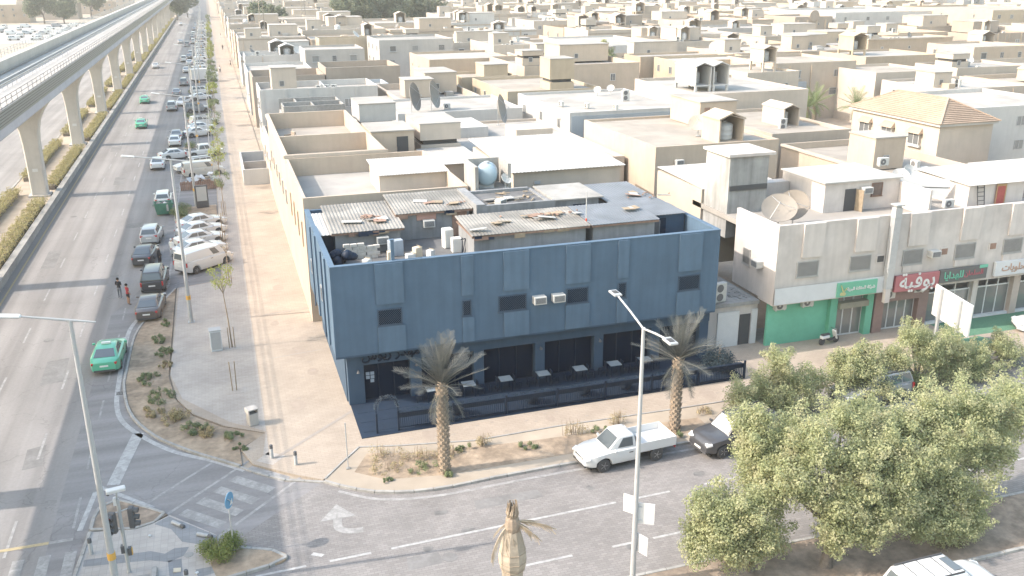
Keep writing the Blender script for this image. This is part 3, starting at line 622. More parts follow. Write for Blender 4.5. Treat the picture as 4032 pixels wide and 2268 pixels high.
# ================================================================== BLUE CORNER BUILDING
BX0, BX1, BY0, BY1 = 4.8, 28.85, 48.3, 62.0; ZS, ZP, ZF = 3.5, 8.8, 7.35
bb = thing('corner_building', 'slate blue two-storey corner building with dark navy ground floor restaurant', 'building', (BX0,BY0,0)); bo = (BX0,BY0,0)
w = MB()
w.box(BX0,BX1,BY0,BY0+0.25,ZS,ZP); w.box(BX0,BX0+0.25,BY0+0.25,BY1,ZS,ZP); w.box(BX1-0.25,BX1,BY0+0.25,BY1,ZS,ZP); w.box(BX0+0.25,BX1-0.25,BY1-0.25,BY1,ZS,ZP)
w.build('upper_wall', BLUE, bb, bo)
w = MB(); w.box(BX0,BX1,BY0-0.03,BY0+0.3,ZP+0.002,ZP+0.06); w.box(BX0-0.03,BX0+0.3,BY0+0.3,BY1,ZP+0.002,ZP+0.06); w.box(BX1-0.3,BX1+0.03,BY0+0.3,BY1,ZP+0.002,ZP+0.06); w.build('parapet_coping', BLUE_L, bb, bo)
w = MB(); w.box(BX0+0.25,BX1-0.25,BY0+0.25,BY1-0.25,ZF-0.2,ZF); w.build('flat_roof', ROOFD, bb, bo)
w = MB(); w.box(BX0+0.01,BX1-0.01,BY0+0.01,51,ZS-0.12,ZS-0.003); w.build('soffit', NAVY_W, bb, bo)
wins = [(7.28,8.67),(12.21,12.75),(14.4,16.13),(18.65,20.06),(22.0,22.56),(26.09,27.58)]
pans = [(7.24,8.83),(12.2,12.9),(14.72,16.27),(18.6,20.15),(21.95,22.66),(26.03,27.62)]
for (a,b_),(c,d) in zip(wins,pans):
    w = MB(); w.box(c,d,BY0-0.10,BY0-0.001,6.4,ZP-0.02); w.build('facade_panel', BLUE_L, bb, bo)
    w = MB(); w.box(c,d,BY0-0.10,BY0-0.001,ZS+0.01,5.06); w.build('facade_panel', BLUE_L, bb, bo)
    window(bb, a-BX0, -0.02, 5.12, b_-a, 0.98, 'diag', M('blue grey grille bars',(0.05,0.08,0.12),0.6), NAVYGL)
# side wall details
for y in (2.0,7.0): MB().box(BX0-0.1,BX0-0.001,BY0+y,BY0+y+0.6,ZS+0.01,ZP-0.02).build('side_pilaster', BLUE_L, bb, bo)
window(bb, -0.02, 5.6, 5.2, 0.7, 0.9, 'bars', STEEL, NAVYGL, R(-90)); window(bb, -0.02, 11.2, 5.2, 0.7, 0.9, 'bars', STEEL, NAVYGL, R(-90))
for y in (3.4,9.1): MB().tube([(BX0-0.12,BY0+y,ZS),(BX0-0.12,BY0+y,ZP)],0.05,8).build('drain_pipe', NAVY_W, bb, bo)
# ground floor
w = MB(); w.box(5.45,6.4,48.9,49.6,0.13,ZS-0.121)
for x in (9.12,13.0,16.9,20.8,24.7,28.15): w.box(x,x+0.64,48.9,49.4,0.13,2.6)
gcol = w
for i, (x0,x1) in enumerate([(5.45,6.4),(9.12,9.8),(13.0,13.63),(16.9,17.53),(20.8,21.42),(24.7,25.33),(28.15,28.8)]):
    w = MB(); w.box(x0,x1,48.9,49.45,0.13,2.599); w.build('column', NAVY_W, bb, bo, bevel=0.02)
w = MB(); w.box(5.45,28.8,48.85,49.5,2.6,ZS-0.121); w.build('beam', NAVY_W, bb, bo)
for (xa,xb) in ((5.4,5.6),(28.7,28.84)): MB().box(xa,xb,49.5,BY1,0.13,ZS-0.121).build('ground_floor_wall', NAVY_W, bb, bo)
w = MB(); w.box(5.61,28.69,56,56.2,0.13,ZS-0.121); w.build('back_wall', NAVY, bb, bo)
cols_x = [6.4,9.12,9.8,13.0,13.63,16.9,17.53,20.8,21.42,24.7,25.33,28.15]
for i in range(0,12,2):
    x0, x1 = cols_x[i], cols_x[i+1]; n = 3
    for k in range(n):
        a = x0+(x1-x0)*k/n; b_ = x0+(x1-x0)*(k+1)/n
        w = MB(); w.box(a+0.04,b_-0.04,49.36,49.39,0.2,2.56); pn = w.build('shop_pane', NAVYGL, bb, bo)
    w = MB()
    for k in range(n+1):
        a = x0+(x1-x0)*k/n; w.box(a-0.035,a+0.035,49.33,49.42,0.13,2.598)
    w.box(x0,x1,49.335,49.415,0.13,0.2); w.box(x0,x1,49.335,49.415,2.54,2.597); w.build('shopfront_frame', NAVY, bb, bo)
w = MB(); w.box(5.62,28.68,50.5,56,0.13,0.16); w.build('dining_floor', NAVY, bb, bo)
for i, (dx,dz) in enumerate(((0,0),(0.27,0.0),(0.0,-0.24),(0.27,-0.24),(0.25,-0.48))):
    w = MB(); w.box(6.55+dx,6.77+dx,49.32,49.33,1.72+dz,1.92+dz); w.build('paper_notice', M('pale blue paper',(0.33,0.37,0.43),0.8), bb, bo)
arabic('sign_lettering', T_BLUE, NAVY, bb, (8.0-BX0,48.80-BY0,3.0), 0.75, 3.4, 0.05)
for x in (6.05,9.45,13.3,17.2,21.1): 
    w = MB(); w.tube([(x,48.86,2.35),(x,48.66,2.35)],0.02,6); w.lathe([(0.06,2.2),(0.11,2.24),(0.04,2.36)],10,(x,48.64,0)); w.build('wall_lantern', BLACKP, bb, bo)
w = MB()
for x in (10.3,14.8,19.9,24.2): w.lathe([(0.09,ZS-0.2),(0.12,ZS-0.125)],10,(x,48.7,0))
w.build('soffit_lamp', BLACKP, bb, bo)
for (x,lab) in ((16.87,'left of the two blue-facade window air conditioners'),(18.06,'right of the two blue-facade window air conditioners')):
    ac((x,BY0-0.0,5.45), 0, lab+', beside barred windows', 'window', 'window units on the blue facade')
# roof sheds
def shed(name, x0,x1,y0,y1,z0,zf,zb, mat, sm, roofx=0.25, door=None, parts=True, ov=0.3):
    w = MB(); w.box(x0,x1,y0,y0+0.15,z0,zf-0.05); w.box(x0,x0+0.15,y0+0.15,y1,z0,zf-0.05); w.box(x1-0.15,x1,y0+0.15,y1,z0,zf-0.05); w.box(x0+0.15,x1-0.15,y1-0.15,y1,z0,zb-0.1)
    w.build(name+'_wall', mat, bb, bo)
    corr(name+'_roof_sheet', x0-roofx,x1+roofx,y0-ov,y1+0.2,zf,zb,sm,bb,bo)
    w = MB(); w.box(x0-roofx+0.02,x1+roofx-0.02,y0-ov+0.05,y0-ov+0.11,zf-0.16,zf-0.04); w.box(x0-roofx+0.05,x0-roofx+0.12,y0-ov+0.12,y1,zf-0.15,zf-0.06); w.build('eave_beam', RUST, bb, bo)
shed('shed', 6.0,10.1,55.4,60.6,ZF,8.85,9.3, GREYW, SHEETG)
shed('shed', 10.4,15.2,57.5,61.6,ZF,9.2,9.5, GREYW, SHEETG)
shed('shed', 13.7,20.9,50.9,54.6,ZF,9.2,9.42, GREYW, SHEETG, 0.2)
shed('shed', 21.4,25.6,50.9,54.6,ZF,9.2,9.42, GREYW, SHEETB, 0.2)
shed('shed', 24.9,28.5,54.95,61.6,ZF,8.95,9.1, GREYW, SHEETB, 0.05, ov=0.02)
w = MB(); w.box(26.0,28.5,52.4,54.8,ZF,8.95); w.build('stair_hut', NAVY_W, bb, bo)
corr('stair_hut_roof', 25.9,28.55,52.2,54.9,9.0,9.08,SHEETB,bb,bo)
w = MB(); w.box(26.55,27.15,52.36,52.395,ZF,8.75); w.build('doorway', NAVY, bb, bo); w = MB(); w.obox((26.32,52.1,8.05),(0.05,0.6,1.4),R(25)); w.build('open_door', GREYW, bb, bo)
w = MB(); w.box(5.1,5.95,55.7,56.2,ZF,8.7); w.build('dark_opening', NAVY, bb, bo); corr('lean_to_sheet', 5.05,5.98,55.3,60,8.74,9.0,GALV,bb,bo)
w = MB(); w.box(14.0,15.0,57.44,57.49,ZF,9.0); w.build('shed_door', RUST, bb, bo)
w = MB(); w.box(11.6,12.9,57.42,57.49,8.62,9.12); w.build('window_board', M('faded red board',(0.40,0.24,0.20),0.9,0.1), bb, bo)
# middle light-well and its parapets
w = MB(); w.box(15.4,16.0,56.4,61.6,ZF,9.6); w.box(16.0,20.9,56.4,56.65,ZF,9.5); w.box(20.65,20.9,56.65,61.6,ZF,9.25); w.box(16.0,20.65,61.3,61.6,ZF,9.35); w.build('light_well_parapet', GREYW, bb, bo)
w = MB(); w.box(16.0,20.65,56.65,61.3,ZF,9.15); w.build('light_well_roof', ROOFD, bb, bo)
w = MB(); w.box(21.0,24.3,57.0,57.2,ZF,9.3); w.box(21.0,21.2,57.2,61,ZF,9.3); w.build('room_wall', GREYW, bb, bo); w = MB(); w.box(22.4,23.3,56.96,56.995,8.5,8.95); w.build('room_window', NAVY, bb, bo); w = MB(); w.box(21.0,24.6,56.8,61.4,9.31,9.4); w.build('room_roof', M('pale dusty screed',(0.3,0.29,0.275),0.9,0.1,1.5,stain=0.2), bb, bo)
w = MB()
for k in range(16):
    x, y = random.uniform(16.3,20.3), random.uniform(57,60.8); w.obox((x,y,9.2+random.random()*0.08),(random.uniform(0.3,1.1),random.uniform(0.06,0.2),0.05),random.uniform(0,3.1),0,random.uniform(-0.2,0.2))
ob = w.build('broken_planks', WOOD, bb, bo)
w = MB()
for (cx_,cy_,z,nn,sp) in ((8.9,57.4,9.14,12,0.7),(19.6,53.2,9.46,14,0.8),(14.6,58.5,9.36,8,0.8),(27.6,57,9.12,6,1.2),(17.9,53.4,9.44,5,0.6)):
    for k in range(nn):
        x, y = random.gauss(cx_,sp), random.gauss(cy_,sp*0.35); w.obox((x,y,z+0.02),(random.uniform(0.08,0.4),random.uniform(0.05,0.15),0.05),random.uniform(0,3.1),0,random.uniform(-0.3,0.3))
w.build('roof_rubble', RUST, bb, bo)['kind'] = 'stuff'
for (cx_,cy_,z,nn,sp) in ((8.6,57.0,9.05,5,1.0),(19.3,53.0,9.42,6,1.2),(13.6,58.8,9.34,5,1.4),(15.4,52.2,9.36,3,0.8),(24.6,53.2,9.44,3,0.9),(26.8,57.5,9.08,4,1.2),(18.4,59,9.25,6,1.2)):
    for k in range(nn):
        x, y = random.gauss(cx_,sp), random.gauss(cy_,0.5); b = MB(); b.obox((x,y,z+0.06),(random.uniform(.5,1.3),random.uniform(.3,.7),0.02),random.uniform(-.4,.4),0,random.uniform(-.12,.12),random.uniform(-.12,.12)); b.build('loose_sheet', random.choice((SHEETG,RUST,WOOD,GALV)), bb, bo)
for (x0,x1,y,z) in ((6.3,9.9,55.05,8.78),(13.8,20.6,50.55,9.12),(10.6,15.0,57.15,9.12)):
    for k in range(6):
        a = random.uniform(x0,x1-0.5); b = MB(); b.obox((a,y,z-random.uniform(.02,.14)),(random.uniform(.3,.9),0.02,random.uniform(.1,.3)),0,0,random.uniform(-.3,.3)); b.build('torn_fascia', random.choice((RUST,NAVY,WOOD)), bb, bo)
# tank enclosure at the back
w = MB(); w.box(16.9,17.15,62.1,65.2,ZF-2,10.9); w.box(17.15,19.5,64.95,65.2,ZF-2,10.95); w.box(19.5,19.75,62.6,65.2,ZF-2,10.9); w.box(17.15,19.5,62.3,64.95,ZF-2,9.14); w.build('tank_enclosure', M('cracked cement render',(0.33,0.315,0.295),0.9,0.1,1.5,stain=0.2,streak=0.2), bb, bo)
tank((18.2,63.6,9.15), 'pale blue water tank in the broken enclosure behind the blue building roof', 0.78, 2.0, M('pale blue tank plastic',(0.33,0.42,0.48),0.45,0.06,2), 'Y', R(-18), None)
dish((19.3,62.5,9.15), R(25), 'white dish in front of the pale blue rooftop tank', 0.42, DISH_W, 40, None)
# loose things on this roof
ac((12.35,57.48,8.2), 0, 'white window air conditioner under the faded red board on the blue building roof', 'window', None)
ac((8.9,55.38,7.95), 0, 'white window air conditioner on the left roof shed of the blue building', 'window', None)
ac((17.2,57.6,9.16), R(40), 'rusty discarded air conditioner lying on the light well of the blue building', 'window', None)
def junk(name, label, cat, loc, parts, rz=0, group=None):
    t = thing(name, label, cat, loc, rz, group)
    for (nm, mb, mt) in parts: mb.build(nm, mt, t, bevel=0.015)
    return t
BOXM = [M('cream carton',(0.55,0.47,0.36),0.9,0.1), M('white appliance',(0.62,0.61,0.58),0.6,0.08), M('grey steel locker',(0.30,0.34,0.39),0.6,0.08), M('dusty brick pile',(0.47,0.44,0.40),0.95,0.15)]
junk('old_fridge', 'white discarded fridge on the blue building roof near the front parapet', 'fridge', (13.05,55.0,ZF), [('cabinet',MB().box(-0.3,0.3,-0.28,0.28,0,1.25),BOXM[1]),('door',MB().box(-0.29,0.29,-0.33,-0.285,0.05,1.22),BOXM[1])], R(8))
junk('washing_machine', 'white discarded washing machine beside the fridge on the blue roof', 'washing machine', (13.35,53.9,ZF), [('cabinet',MB().box(-0.3,0.3,-0.28,0.28,0,0.85),BOXM[1]),('lid',MB().box(-0.29,0.29,-0.27,0.27,0.855,0.9),BOXM[1])])
junk('steel_locker', 'grey steel cabinet beside the left shed on the blue roof', 'cabinet', (9.55,54.3,ZF), [('body',MB().box(-0.45,0.45,-0.25,0.25,0,1.0),BOXM[2]),('door',MB().box(-0.43,0.0,-0.28,-0.252,0.04,0.96),BOXM[2])], R(6))
for i, (x,y,sx,h,mt,lab) in enumerate(((9.0,53.3,0.3,0.6,0,'small cream carton by the post on the blue roof'),(10.25,53.2,0.55,0.35,1,'low white carton behind the blue parapet'),(10.75,53.5,0.5,0.65,0,'open brown carton with scraps on the blue roof'),(11.5,53.1,0.42,0.5,1,'tall white carton nearest the blue parapet'),(7.5,52.8,0.5,0.4,1,'pale carton in the left corner of the blue roof'))):
    junk('carton', lab, 'carton', (x,y,ZF), [('box',MB().box(-sx/2,sx/2,-0.2,0.2,0,h),BOXM[mt]),('flap',MB().obox((sx*0.4,0,h+0.03),(sx*0.5,0.38,0.02),0,0,0,R(25)),BOXM[0])], R(i*13))
t = thing('block_stack', 'stack of pale concrete blocks by the left shed of the blue roof', 'blocks', (7.35,54.3,ZF))
bm_ = MB().box(-0.2,0.2,-0.1,0.1,0,0.19).mesh('block'); bevel_mesh(bm_, 0.012)
for r_ in range(5):
    for c_ in range(5 - (r_ > 3)*2):
        ob = mobj('block', bm_, BOXM[3], t); ob.location = (-0.8+c_*0.42+(r_%2)*0.12+random.uniform(-.03,.03), random.uniform(-.05,.05), r_*0.2); ob.rotation_euler.z = random.uniform(-.08,.08)
t = thing('rubbish_heap', 'dark heap of rubbish bags in the left corner of the blue roof', 'rubbish', (6.0,53.2,ZF))
for k in range(7):
    b = MB(); b.lathe([(0.1,0),(0.34,0.1),(0.38,0.3),(0.25,0.52),(0.06,0.62)],9); ob = b.build('rubbish_bag', NAVY, t, smooth=60); ob.location = (random.uniform(-0.6,0.8),random.uniform(-0.4,0.6),random.choice((0,0,0.35))); ob.scale = (random.uniform(.8,1.2),1,random.uniform(.7,1.1))
t = thing('roof_post', 'pale square post standing on the blue building parapet', 'post', (8.35,48.55,ZP+0.06)); MB().box(-0.09,0.09,-0.09,0.09,0,1.15).build('shaft', BLUE_L, t); MB().box(-0.12,0.12,-0.12,0.12,1.151,1.2).build('cap', BLUE_L, t)
t = thing('roof_pole', 'thin white pole rising from the front roof sheet of the blue building', 'pole', (21.2,51.6,9.2)); MB().tube([(0,0,0),(0,0,1.9)],0.035,8).build('shaft', POLE_W, t); MB().lathe([(0.06,0),(0.06,0.2)],8).build('red_base', M('red paint',(0.5,0.08,0.05),0.6), t)
t = thing('broken_chairs', 'tangle of dark railings leaning by the white posts on the blue roof', 'railing', (14.0,52.8,ZF))
w = MB()
for k in range(9): w.bar((-0.6+k*0.12,0.3*math.sin(k),0),(-0.45+k*0.12,0.1+0.2*math.cos(k*2),1.1),0.035)
w.build('bars', NAVY, t); MB().bar((-0.6,0.1,1.05),(0.6,0.15,1.15),0.05).build('top_rail', NAVY, t)

# terrace in front
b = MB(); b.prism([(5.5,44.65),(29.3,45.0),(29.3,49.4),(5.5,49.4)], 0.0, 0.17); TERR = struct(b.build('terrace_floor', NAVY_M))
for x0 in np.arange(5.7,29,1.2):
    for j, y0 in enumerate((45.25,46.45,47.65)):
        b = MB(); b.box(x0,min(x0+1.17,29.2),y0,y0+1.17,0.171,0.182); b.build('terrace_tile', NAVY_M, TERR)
fx = [6.4,7.6,10.7,13.8,16.9,19.9,22.9,26.0,29.2]
fence = thing('terrace_fence', 'dark navy picket railing along the restaurant terrace', 'fence', (6.4,44.95,0.17)); fo = (6.4,44.95,0.17)
for x in fx: 
    w = MB(); w.box(x-0.05,x+0.05,44.9,45.0,0.17,1.35); w.build('post', NAVY, fence, fo)
for i in range(1,len(fx)-1):
    w = MB(); a, b_ = fx[i]+0.05, fx[i+1]-0.05
    w.box(a,b_,44.93,44.97,1.15,1.2); w.box(a,b_,44.93,44.97,0.3,0.34)
    for x in np.arange(a+0.06,b_,0.115): w.box(x-0.014,x+0.014,44.94,44.96,0.34,1.15)
    w.build('picket_panel', NAVY, fence, fo)
    w = MB(); w.box(a,b_,45.05,45.35,0.85,1.1); w.build('planter_trough', NAVY_M, fence, fo)
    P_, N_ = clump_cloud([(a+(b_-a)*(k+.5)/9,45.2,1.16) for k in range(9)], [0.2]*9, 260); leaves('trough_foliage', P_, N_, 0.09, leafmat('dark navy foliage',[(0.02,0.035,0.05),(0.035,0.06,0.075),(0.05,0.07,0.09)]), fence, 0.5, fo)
arch = thing('flower_arch', 'garlanded arch over the terrace entrance at the building corner', 'arch', (7.0,45.0,0.17))
pts = [(-0.6,0,0),(-0.6,0,1.5)]+[(-0.6*math.cos(a),0,1.5+0.6*math.sin(a)) for a in np.linspace(0,math.pi,9)[1:]]+[(0.6,0,0)]
MB().tube(pts,0.03,8).build('hoop', NAVY, arch)
P_, N_ = clump_cloud([(p[0],p[1],p[2]) for p in pts[1:-1]], [0.17]*(len(pts)-2), 500); leaves('garland', P_, N_, 0.08, leafmat('grey blue garland',[(0.05,0.08,0.11),(0.09,0.12,0.15),(0.13,0.15,0.17)]), arch)
TOPM = M('blue grey table top',(0.21,0.245,0.275),0.6,0.08,3)
for i, x in enumerate((10.2,12.4,14.7,17.1,19.5,21.8,23.9)):
    t = thing('cafe_table', ('leftmost cafe table on the terrace','second cafe table from the left','third cafe table from the left','middle cafe table of seven','third cafe table from the right','second cafe table from the right','rightmost cafe table on the terrace')[i]+', along the dark shopfront', 'table', (x,48.0,0.182), 0, 'terrace tables')
    MB().box(-0.38,0.38,-0.36,0.36,0.72,0.76).build('table_top', TOPM, t)
    for sx in (-1,1):
        for sy in (-1,1): MB().box(sx*0.32-0.02,sx*0.32+0.02,sy*0.3-0.02,sy*0.3+0.02,0,0.72).build('leg', NAVY, t)
    for s_ in (-1,1):
        c = thing('cafe_chair', 'dark chair %s the %s terrace table' % ('left of' if s_ < 0 else 'right of', ORD(i)), 'chair', (x+s_*0.75,48.05,0.182), R(90*s_), 'terrace chairs')
        MB().box(-0.22,0.22,-0.22,0.22,0.42,0.47).build('seat', NAVY, c); MB().box(-0.22,0.22,0.19,0.23,0.5,0.88).build('backrest', NAVY, c)
        for sx in (-1,1):
            for sy in (-1,1): MB().box(sx*0.19-0.015,sx*0.19+0.015,sy*0.19-0.015,sy*0.19+0.015,0,0.42 if sy < 0 else 0.85).build('leg', NAVY, c)
for i, x in enumerate((11.1,15.6,18.9,21.6,25.0)):
    c = thing('tub_chair', 'round-backed dark armchair behind the fence, %s from the left' % ORD(i), 'armchair', (x,45.9,0.182), R(180+random.uniform(-20,20)), 'armchairs behind the fence')
    MB().lathe([(0.30,0.1),(0.34,0.2),(0.34,0.42),(0.3,0.45)],14).build('seat', NAVY, c)
    w = MB(); n = 12
    for k in range(n):
        a0, a1 = math.pi*k/n, math.pi*(k+1)/n
        w.add([(0.36*math.cos(a0),0.36*math.sin(a0),0.2),(0.36*math.cos(a1),0.36*math.sin(a1),0.2),(0.4*math.cos(a1),0.4*math.sin(a1),0.55+0.35*math.sin(a1)),(0.4*math.cos(a0),0.4*math.sin(a0),0.55+0.35*math.sin(a0)),
               (0.41*math.cos(a0),0.41*math.sin(a0),0.2),(0.41*math.cos(a1),0.41*math.sin(a1),0.2),(0.45*math.cos(a1),0.45*math.sin(a1),0.55+0.35*math.sin(a1)),(0.45*math.cos(a0),0.45*math.sin(a0),0.55+0.35*math.sin(a0))],[(0,1,2,3),(5,4,7,6),(3,2,6,7)])
    w.build('backrest', NAVY_M, c, fix=False)
    MB().lathe([(0.05,0),(0.05,0.1)],6).lathe([(0.25,-0.0),(0.25,0.03)],12).build('foot', NAVY, c)
# ================================================================== ROW OF SHOPS
SHOPW = M('stained cream shop facade', (0.52,0.475,0.445), 0.85, 0.06, 1.5, stain=0.12, streak=0.09, scale2=0.4)
SHOPP = M('cleaner cream panel', (0.54,0.495,0.465), 0.85, 0.05, 1.5, stain=0.06, streak=0.12)
GREEN = M('green painted shop wall', (0.15,0.42,0.295), 0.75, 0.06, 2, stain=0.08)
GREEN_D = M('darker green pillar paint', (0.13,0.37,0.26), 0.7, 0.06, 2)
BROWN = M('brown cladding', (0.22,0.155,0.14), 0.6, 0.08, 3)
WFASC = M('white fascia board', (0.54,0.55,0.56), 0.6, 0.04, 2, stain=0.05)
SIGN_R = M('red sign face', (0.37,0.135,0.145), 0.55, 0.03, 2); SIGN_G = M('green sign face', (0.14,0.38,0.27), 0.55, 0.03, 2); SIGN_K = M('black sign face', (0.12,0.12,0.118), 0.6, 0.05, 2)
LET_W = M('white letters', (0.6,0.595,0.58), 0.6, 0.0); LET_G = M('green letters', (0.15,0.43,0.31), 0.6, 0.0); LET_R = M('dull red letters', (0.34,0.11,0.13), 0.6, 0.0); LET_B = M('brown letters', (0.38,0.26,0.2), 0.6, 0.0); LET_Y = M('gold emblem', (0.45,0.42,0.22), 0.5, 0.0)
SX0, SX1, SY0 = 33.0, 74.0, 48.2
sb = thing('shop_row_building', 'two-storey cream shop building with green, red and black shop signs', 'building', (SX0,SY0,0)); so_ = (SX0,SY0,0)
w = MB(); w.box(SX0,SX1,SY0,SY0+0.25,3.45,8.72); w.box(SX0,SX0+0.25,SY0+0.25,53.3,3.45,8.72); w.box(SX1-0.25,SX1,SY0+0.25,60,3.45,8.72); w.build('upper_wall', SHOPW, sb, so_)
w = MB(); w.box(SX0+0.25,SX1-0.25,SY0+0.25,60,7.4,7.75); w.build('flat_roof', M('pale roof screed',(0.32,0.297,0.272),0.9,0.08,1,stain=0.12), sb, so_)
w = MB(); w.box(SX0+0.02,SX1-0.02,SY0+0.02,50,3.3,3.447); w.build('soffit', SHOPW, sb, so_)
for i, (a,c) in enumerate([(34.56,36.18),(38.59,40.25),(42.8,44.43),(47.11,48.83),(51.26,52.94),(55.5,57.1),(59.8,61.4),(64,65.6),(68.2,69.8)]):
    MB().box(a+0.25,c+0.22,SY0-0.13,SY0-0.001,6.45,8.70).build('facade_panel', SHOPP, sb, so_)
    if i > 1: MB().box(a+0.1,c+0.05,SY0-0.1,SY0-0.001,4.6,5.05).build('facade_panel', SHOPP, sb, so_)
    window(sb, a-SX0, -0.02, 5.13, c-a, 1.05, 'diag', M('rusty grille bars',(0.36,0.35,0.335),0.7), M('dim window interior',(0.2,0.195,0.19),0.5,0.1))
for x in (41.0,46.2,50.35,54.6): 
    w = MB(); w.box(x-0.32,x+0.32,SY0-0.06,SY0-0.001,5.5,6.05); w.box(x-0.26,x+0.26,SY0-0.065,SY0-0.061,5.56,5.99,1); w.build('blanked_opening', [SHOPP, RUST if x > 42 else DARK], sb, so_)
ac((45.2,SY0,5.55), 0, 'white window air conditioner on the shop facade, above the red sign', 'window', None)
window(sb, -0.02, 3.9, 5.2, 0.9, 1.1, 'diag', M('rusty grille bars',(0.36,0.35,0.335),0.7), GLASS, R(-90)); ac((SX0,50.0,5.5), R(-90), 'white window air conditioner on the sunlit side of the shop building', 'window', None)
MB().box(SX0,41.9,SY0-0.16,SY0-0.141,3.42,4.55).build('white_fascia', WFASC, sb, so_)
# ground floor
MB().box(33.3,38.35,49.1,49.3,0.13,3.3).build('green_wall', GREEN, sb, so_)
for a, c, m, y in ((37.95,38.5,GREEN_D,48.75),(40.85,41.4,GREEN_D,48.75),(41.55,42.3,BROWN,48.75),(45.2,46.0,BROWN,48.75),(49.95,50.4,SHOPP,48.9),(53.5,54.1,M('pinkish pillar',(0.43,0.36,0.32),0.8,0.06),48.8),(58,58.6,SHOPP,48.8),(63,63.6,SHOPP,48.8),(68,68.6,SHOPP,48.8)):
    MB().box(a,c,y,49.4,0.13,3.299).build('pillar', m, sb, so_)
MB().box(38.52,40.83,48.5,49.0,2.35,2.75).build('awning', M('olive awning',(0.22,0.215,0.17),0.8,0.1), sb, so_)
MB().box(42.32,45.18,48.6,49.0,2.4,3.29).build('brown_canopy', BROWN, sb, so_)
for a, c, n in ((38.52,40.83,3),(42.32,45.18,4),(46.02,49.93,3),(50.42,53.48,3),(54.12,57.98,3),(58.62,62.98,3),(63.62,67.98,3),(68.62,73.7,3)):
    w = MB()
    for k in range(n+1): x = a+(c-a)*k/n; w.box(max(a,x-0.04),min(c,x+0.04),49.16,49.24,0.13,3.29)
    w.box(a,c,49.165,49.235,2.35,2.45); w.box(a,c,49.165,49.235,0.131,0.22); w.build('shopfront_frame', WHITE, sb, so_)
    for k in range(n):
        x0 = a+(c-a)*k/n+0.05; x1 = a+(c-a)*(k+1)/n-0.05; MB().box(x0,x1,49.19,49.21,0.23,2.34).build('shop_pane', SHOPGL, sb, so_)
MB().box(46,73.7,52,52.2,0.13,3.3).build('shop_back_wall', SHOPW, sb, so_); MB().box(SX0+0.3,SX1,49.45,52,0.131,0.15).build('shop_floor', CONC_D, sb, so_)
MB().box(46,SX1,48.9,49.15,0.13,0.3).build('shop_plinth', WFASC, sb, so_)
# roof blocks of the shop building
w = MB(); w.box(39.9,46.2,53.3,58.5,7.75,9.85); w.build('roof_room', SHOPW, sb, so_); MB().box(39.75,46.35,53.15,58.6,9.853,9.95).build('roof_room_slab', GALV, sb, so_)
MB().box(41.6,42.5,53.27,53.298,7.75,9.35).build('roof_door', DARK, sb, so_); MB().obox((42.65,53.0,8.5),(0.05,0.6,1.6),R(20)).build('open_door', WOOD, sb, so_)
window(sb, 43.8-SX0, 53.26-SY0, 8.7, 0.9, 0.95, 'diag', RUST, GLASS); ac((43.2,53.28,9.0), 0, 'window air conditioner beside the door of the shop roof room', 'window', None)
MB().box(46.22,46.4,50.2,56,7.75,9.6).build('roof_side_wall', SHOPP, sb, so_)
MB().obox((48.0,53.6,9.0),(4.4,0.12,1.25),R(-28)).build('white_roof_panel', WFASC, sb, so_)
w = MB(); w.obox((48.02,53.53,9.0),(4.5,0.05,0.06),R(-28)); w.build('panel_frame', DARK, sb, so_)
w = MB(); w.box(33.4,36.5,55.3,58.6,6,11.8); w.build('grey_stair_block', M('weathered grey cement',(0.38,0.378,0.37),0.9,0.1,1.5,stain=0.25,streak=0.25), sb, so_); MB().box(33.2,36.9,55.1,58.8,11.803,12.0).build('stair_block_slab', SHOPW, sb, so_); MB().box(33.45,36.45,55.2,55.298,9.4,9.75).build('dark_slot', DARK, sb, so_)
w = MB(); w.box(33.25,39.7,58.7,66,3,8.8); w.build('rear_wing', M('cream render',(0.43,0.38,0.32),0.9,0.05,1,stain=0.06), sb, so_); corr('rear_wing_roof', 33.3,39.9,58.6,66.2,8.85,9.05,GALV,sb,so_); window(sb, 0.5, 10.45, 5.9, 0.85, 1.9, 'diag', RUST, GLASS)
MB().box(36.52,39.88,57.5,58.5,7.75,9.2).build('recess_wall', SHOPW, sb, so_)
for x0, x1, y0, y1, z in ((50.5,55.5,51.2,56.5,9.4),(57,63,52,58,9.1),(65,72,52.5,58,9.3)):
    MB().box(x0,x1,y0,y1,7.75,z).build('roof_room', SHOPP, sb, so_); corr('white_sheet_roof', x0-0.2,x1+0.2,y0-0.3,y1+0.2,z+0.05,z+0.2,GALV,sb,so_)
t = thing('carpet', 'red and brown patterned rug hung on the shop roof wall', 'rug', (53.3,51.1,7.9)); MB().box(-0.45,0.45,-0.03,0.0,0,1.45).build('rug', M('red rug',(0.33,0.09,0.08),0.95,0.2,9), t); 
w = MB(); w.box(-0.45,-0.36,-0.037,-0.031,0,1.45); w.box(0.36,0.45,-0.037,-0.031,0,1.45); w.box(-0.36,0.36,-0.037,-0.031,1.3,1.45); w.build('border', M('brown rug border',(0.36,0.25,0.13),0.95,0.25,12), t)
t = thing('ladder', 'dark metal ladder leaning beside the rug on the shop roof', 'ladder', (51.4,51.0,7.76)); w = MB(); w.bar((-0.3,-0.2,0),(-0.3,0.1,1.6),0.05); w.build('rail', DARK, t); MB().bar((0.3,-0.2,0),(0.3,0.1,1.6),0.05).build('rail', DARK, t)
for k in range(5): MB().bar((-0.28,-0.16+k*0.055,0.25+k*0.3),(0.28,-0.16+k*0.055,0.25+k*0.3),0.04).build('rung', DARK, t)
